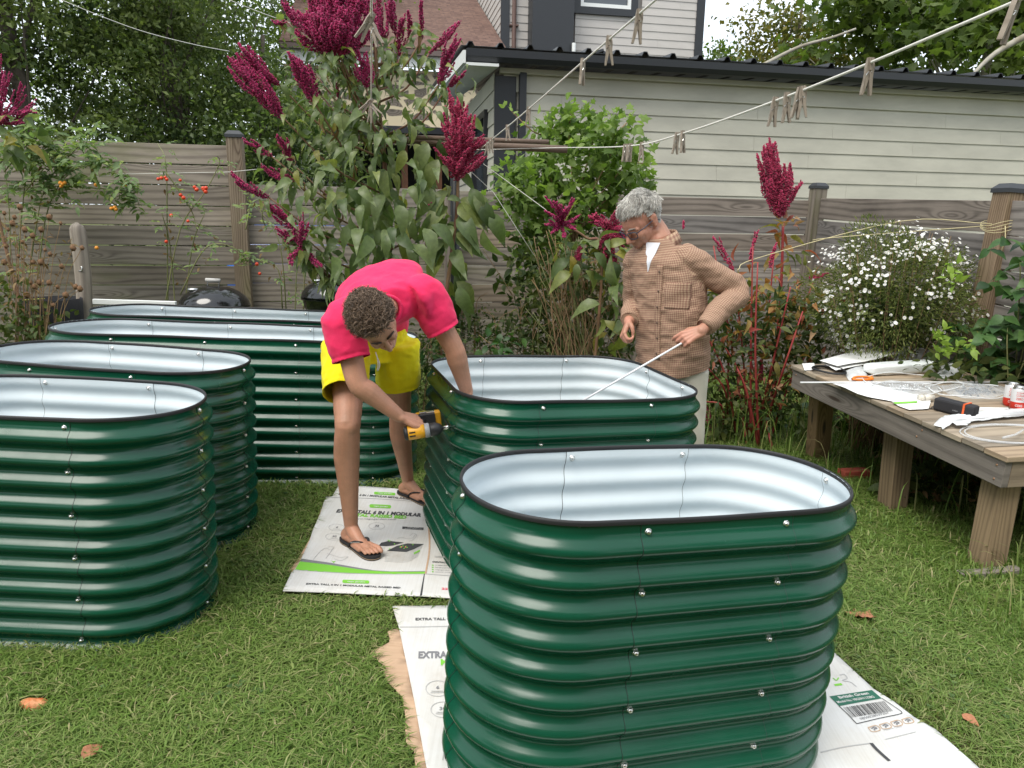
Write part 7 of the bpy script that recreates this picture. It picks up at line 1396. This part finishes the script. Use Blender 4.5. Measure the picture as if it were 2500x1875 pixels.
for li, key, _, ang, lb, sc_ in PEGS:
    q = LINES[li]; x, y = project(q); i = int(np.argmin(np.abs((y if li == 0 else x)-key)))
    j = min(i+1, len(q)-1) if ((y if li == 0 else x)[min(i+1, len(q)-1)]-key)*((y if li == 0 else x)[i]-key) <= 0 else max(i-1, 0); a0, a1 = (y if li == 0 else x)[i], (y if li == 0 else x)[j]; t_ = 0 if a0 == a1 else (key-a0)/(a1-a0); p = q[i]*(1-t_)+q[j]*t_
    if first: r_ = pegp; first = False
    else:
        r_ = pegp.copy(); COL.objects.link(r_)
        for ch in pegp.children: dup(ch, r_)
    r_['label'] = lb; r_.location = p; r_.rotation_euler = (ang*.5, ang, random.uniform(-.7, .7)+.3); r_.scale = (sc_,)*3
M['twine'] = mat('yellow_twine', (.55, .48, .27), .8)
ep = E1[:2]+[.07, 0]; b = MB()
for z in (1.60, 1.585, 1.615, 1.57):
    a = np.linspace(0, 6.28, 17); b.tube([(ep[0]+.112*math.cos(x), ep[1]+.112*math.sin(x), z+.02*math.sin(2*x+z*30)) for x in a], .0022, 5, cap=False)
tp0 = np.array([ep[0]-.09, ep[1]-.06, 1.6]); b.tube(smoothpath([tp0, at(2025, 581, 5.3), at(1985, 590, 5.5)], 5), .003, 5); b.tube(smoothpath([tp0+[0, 0, .01], at(2200, 540, 5.3), at(1850, 630, 5.3), at(1800, 660, 5.2)], 5), .003, 5); b.tube([tp0+[.06, -.05, 0], tp0+[.07, -.06, -.1], tp0+[.05, -.06, -.18]], .003, 5)
tag(b.build('twine', M['twine'], None, True), 'yellow twine wound round the right fence post and stretched left', 'twine')
b = MB(); b.tube([at(-40, 462, 6.4), at(300, 425, 6.5), at(560, 420, 6.6), at(640, 412, 6.7)], .0028, 5); tag(b.build('twine', M['line'], None, True), 'pale string stretched along the left fence through the tomato vines', 'twine')
b = MB(); b.tube([at(1140, 410, 5.4), at(1205, 470, 5.3), at(1305, 625, 5.2)], .0026, 5); b.tube([at(1180, 400, 5.4), at(1330, 510, 5.2), at(1390, 570, 5.1)], .0022, 5); tag(b.build('twine', M['line'], None, True), 'thin pale strings slanting down right of the clothesline pole', 'twine')
for pts, lb in (([(430, -10, 9), (600, 45, 9.6), (760, 85, 10), (840, 100, 10.4)][0:0] or [(150, 0, 9), (260, 45, 9.4), (360, 80, 9.8), (480, 110, 10.4), (560, 125, 11)], 'overhead wire crossing the dark trees at top left'), ([(560, 0, 10), (640, 32, 10.4), (720, 60, 10.8)], 'short overhead wire beside the tall amaranth')):
    b = MB(); b.tube(smoothpath([at(*p) for p in pts], 5), .0045, 5); tag(b.build('overhead_wire', M['line'], None, True), lb, 'wire')
# ------------------------------------------------------------------ vehicles behind the fence
def car(name, label, c, ang, L, Wd, prof_, glass, m):
    g = thing(name, label, 'car', c, (0, 0, ang)); R = np.array(Matrix.Rotation(ang, 3, 'Z')); c = np.array(c); sec = []
    for x, zt, wt in prof_: sec.append([c+R @ np.array([x*L, y*Wd/2*s_, z]) for y, s_, z in ((-1, .96, .28), (-1, 1, .55), (-1, .98, min(.9, zt)), (-1, wt, zt*.97), (-.6, wt, zt), (.6, wt, zt), (1, wt, zt*.97), (1, .98, min(.9, zt)), (1, 1, .55), (1, .96, .28))])
    v = np.concatenate(sec); n = 10; k = len(sec); f = [(i*n+j, i*n+(j+1) % n, (i+1)*n+(j+1) % n, (i+1)*n+j) for i in range(k-1) for j in range(n)]+[tuple(range(n)), tuple(range((k-1)*n, k*n))[::-1]]
    bo = mesh('body', v, f, m, g, True); sb = bo.modifiers.new('s', 'SUBSURF'); sb.levels = sb.render_levels = 2
    for x, z, hw_, hh, sd in glass:
        b = MB(); b.box(c+R @ np.array([x*L, sd*Wd/2*.93, z]), (hw_*L, .02, hh), R); b.build('window', M['glass'], g, bevel=.006)
    for x in (-.32, .32):
        for s_ in (-1, 1): b = MB(); p = c+R @ np.array([x*L, s_*Wd*.45, .32]); ax = R @ np.array([0, 1, 0]); b.tube([p-ax*.1, p+ax*.1], .32, 20); b.build('wheel', M['rubber'], g, True)
    return g
hatch = [(-.5, .7, .85), (-.47, .95, .86), (-.4, 1.42, .76), (-.2, 1.5, .76), (.05, 1.47, .75), (.2, 1.05, .84), (.42, .92, .86), (.5, .6, .85)]
car('parked_car', 'blue car roof showing above the fence right of the tall post', (-3.05, 12.1, gz(-3)+.1), 1.5, 4.1, 1.75, hatch, [(-.22, 1.2, .2, .3, -1), (.0, 1.2, .16, .28, -1)], mat('blue_car_paint', (.03, .12, .42), .2, spec=.7))
van = [(-.5, 1.6, .9), (-.48, 2.2, .88), (-.3, 2.35, .86), (.25, 2.35, .86), (.34, 2.1, .84), (.42, 1.2, .86), (.5, .9, .86)]
car('parked_van', 'white van glimpsed through the big amaranth', (-4.3, 16.8, gz(-2.6)+.35), 1.5, 5., 1.95, van, [(.1, 1.6, .2, .5, -1), (-.25, 1.6, .25, .5, -1)], mat('white_van_paint', (.75, .76, .77), .3))
# ------------------------------------------------------------------ lawn
def lawn():
    polys = [q for q in BEDPOLY]+CARDPOLY+[[(PEEL.x+.05*math.cos(a), PEEL.y+.045*math.sin(a)) for a in np.linspace(0, 6.28, 12)]]
    n = 820000; y = 1.0+8.2*RNG.random(n)**1.75; x = (RNG.random(n)*2-1)*(.88*y+.7); k = x < 4.4
    x, y = x[k], y[k]; P = np.stack([x, y], 1); keep = np.ones(len(P), bool)
    for q in polys:
        c = np.mean(q, axis=0); qq = c+(np.array(q)-c)*1.012; keep &= ~inpoly(P, qq)
    bare = np.array([noise.noise((a*1.3, b_*1.3, 3.)) for a, b_ in P[::1]]) if False else np.sin(P[:, 0]*2.3+1.7*np.sin(P[:, 1]*1.9))*np.cos(P[:, 1]*2.1+1.1*np.sin(P[:, 0]*3.1))
    keep &= RNG.random(len(P)) < np.clip(.95+.35*bare, .45, 1)
    P = P[keep]; bare = bare[keep]; n = len(P); yy = P[:, 1]
    lay = RNG.random(n) < .7
    h = np.where(lay, .008+.022*RNG.random(n), .014+.028*RNG.random(n)); rch = np.where(lay, .03+.075*RNG.random(n), .015+.04*RNG.random(n))
    tuft = np.sin(P[:, 0]*7.1+2*np.sin(P[:, 1]*5))*np.sin(P[:, 1]*6.3); h *= 1+.35*tuft
    right = np.clip((P[:, 0]-.9)/1.2, 0, 1); h *= 1+.7*right*(~lay); rch *= 1+.25*right
    edge = np.zeros(n, bool)
    for q in CARDPOLY: c = np.mean(q, axis=0); edge |= inpoly(P, c+(np.array(q)-c)*1.11)
    h = np.where(edge, h*.55, h); rch = np.where(edge, rch*.55, rch)
    an = RNG.random(n)*2*math.pi+0; d = np.stack([np.cos(an), np.sin(an), np.zeros(n)], 1); s = np.stack([-d[:, 1], d[:, 0], np.zeros(n)], 1)
    w_ = (.0007+.0009*RNG.random(n))*(.7+.24*yy); w_ = np.where(RNG.random(n) < .12, w_*1.9, w_)
    b0 = np.stack([P[:, 0], P[:, 1], -math.tan(TILT)*P[:, 0]-.004], 1)
    b0[:, 2] += np.where(lay, .022*RNG.random(n)+.004, 0)
    m1 = b0+d*(rch*.4)[:, None]+np.array([0, 0, 1])*(h*.75)[:, None]; t1 = b0+d*rch[:, None]+np.array([0, 0, 1])*(h*np.where(lay, .6, .95))[:, None]
    q = s*(w_)[:, None]; v = np.stack([b0-q*.7, b0+q*.7, m1-q, m1+q, t1], 1).reshape(-1, 3)
    f = (np.array([(0, 1, 3), (0, 3, 2), (2, 3, 4)])[None]+(np.arange(n)*5)[:, None, None]).reshape(-1, 3)
    r = np.clip(.42-.1*bare+.2*RNG.normal(size=n)+np.where(lay, .12, 0)-.1*right, 0, 1); r = np.where(RNG.random(n) < np.where(lay, .055, .015), 1., np.clip(r, 0, .86))
    tag(mesh('grass', v, f, M['grass'], None, True, rnd=np.repeat(r, 5)), 'cut lawn grass strewn with dry clippings around the beds', 'grass', kind='stuff')
lawn()

def clover():
    n = 5200; y = 1.2+4.5*RNG.random(n)**1.5; x = (RNG.random(n)*2-1)*(.8*y+.3); k = (np.sin(x*3.1+1.2*np.sin(y*2.7))*np.sin(y*3.7+x) > .05); x, y = x[k], y[k]; P = np.stack([x, y], 1)
    for q in BEDPOLY+CARDPOLY: kk = ~inpoly(P, q); P = P[kk]
    n = len(P); a0 = RNG.random(n)*6.28; pos, d, rr = [], [], []
    z = -math.tan(TILT)*P[:, 0]+.012+.022*RNG.random(n); r = RNG.random(n)
    for j in range(3): a = a0+j*2.094; pos.append(np.stack([P[:, 0], P[:, 1], z], 1)); d.append(np.stack([np.cos(a), np.sin(a), .25*np.ones(n)], 1)); rr.append(r)
    pos, d = np.concatenate(pos), np.concatenate(d); tag(leaves('clover', M['clover'], pos, d, np.array([0, 0, 1.])+RNG.normal(size=pos.shape)*.2, .011+.006*RNG.random(len(pos)), .012, 'diamond', None, np.concatenate(rr)), 'small clover leaves scattered through the lawn', 'clover', kind='stuff')
M['clover'] = leafmat('clover_leaves', [(.05, .1, .025), (.1, .17, .05), (.16, .23, .08)], .3, .5, .3)
clover()
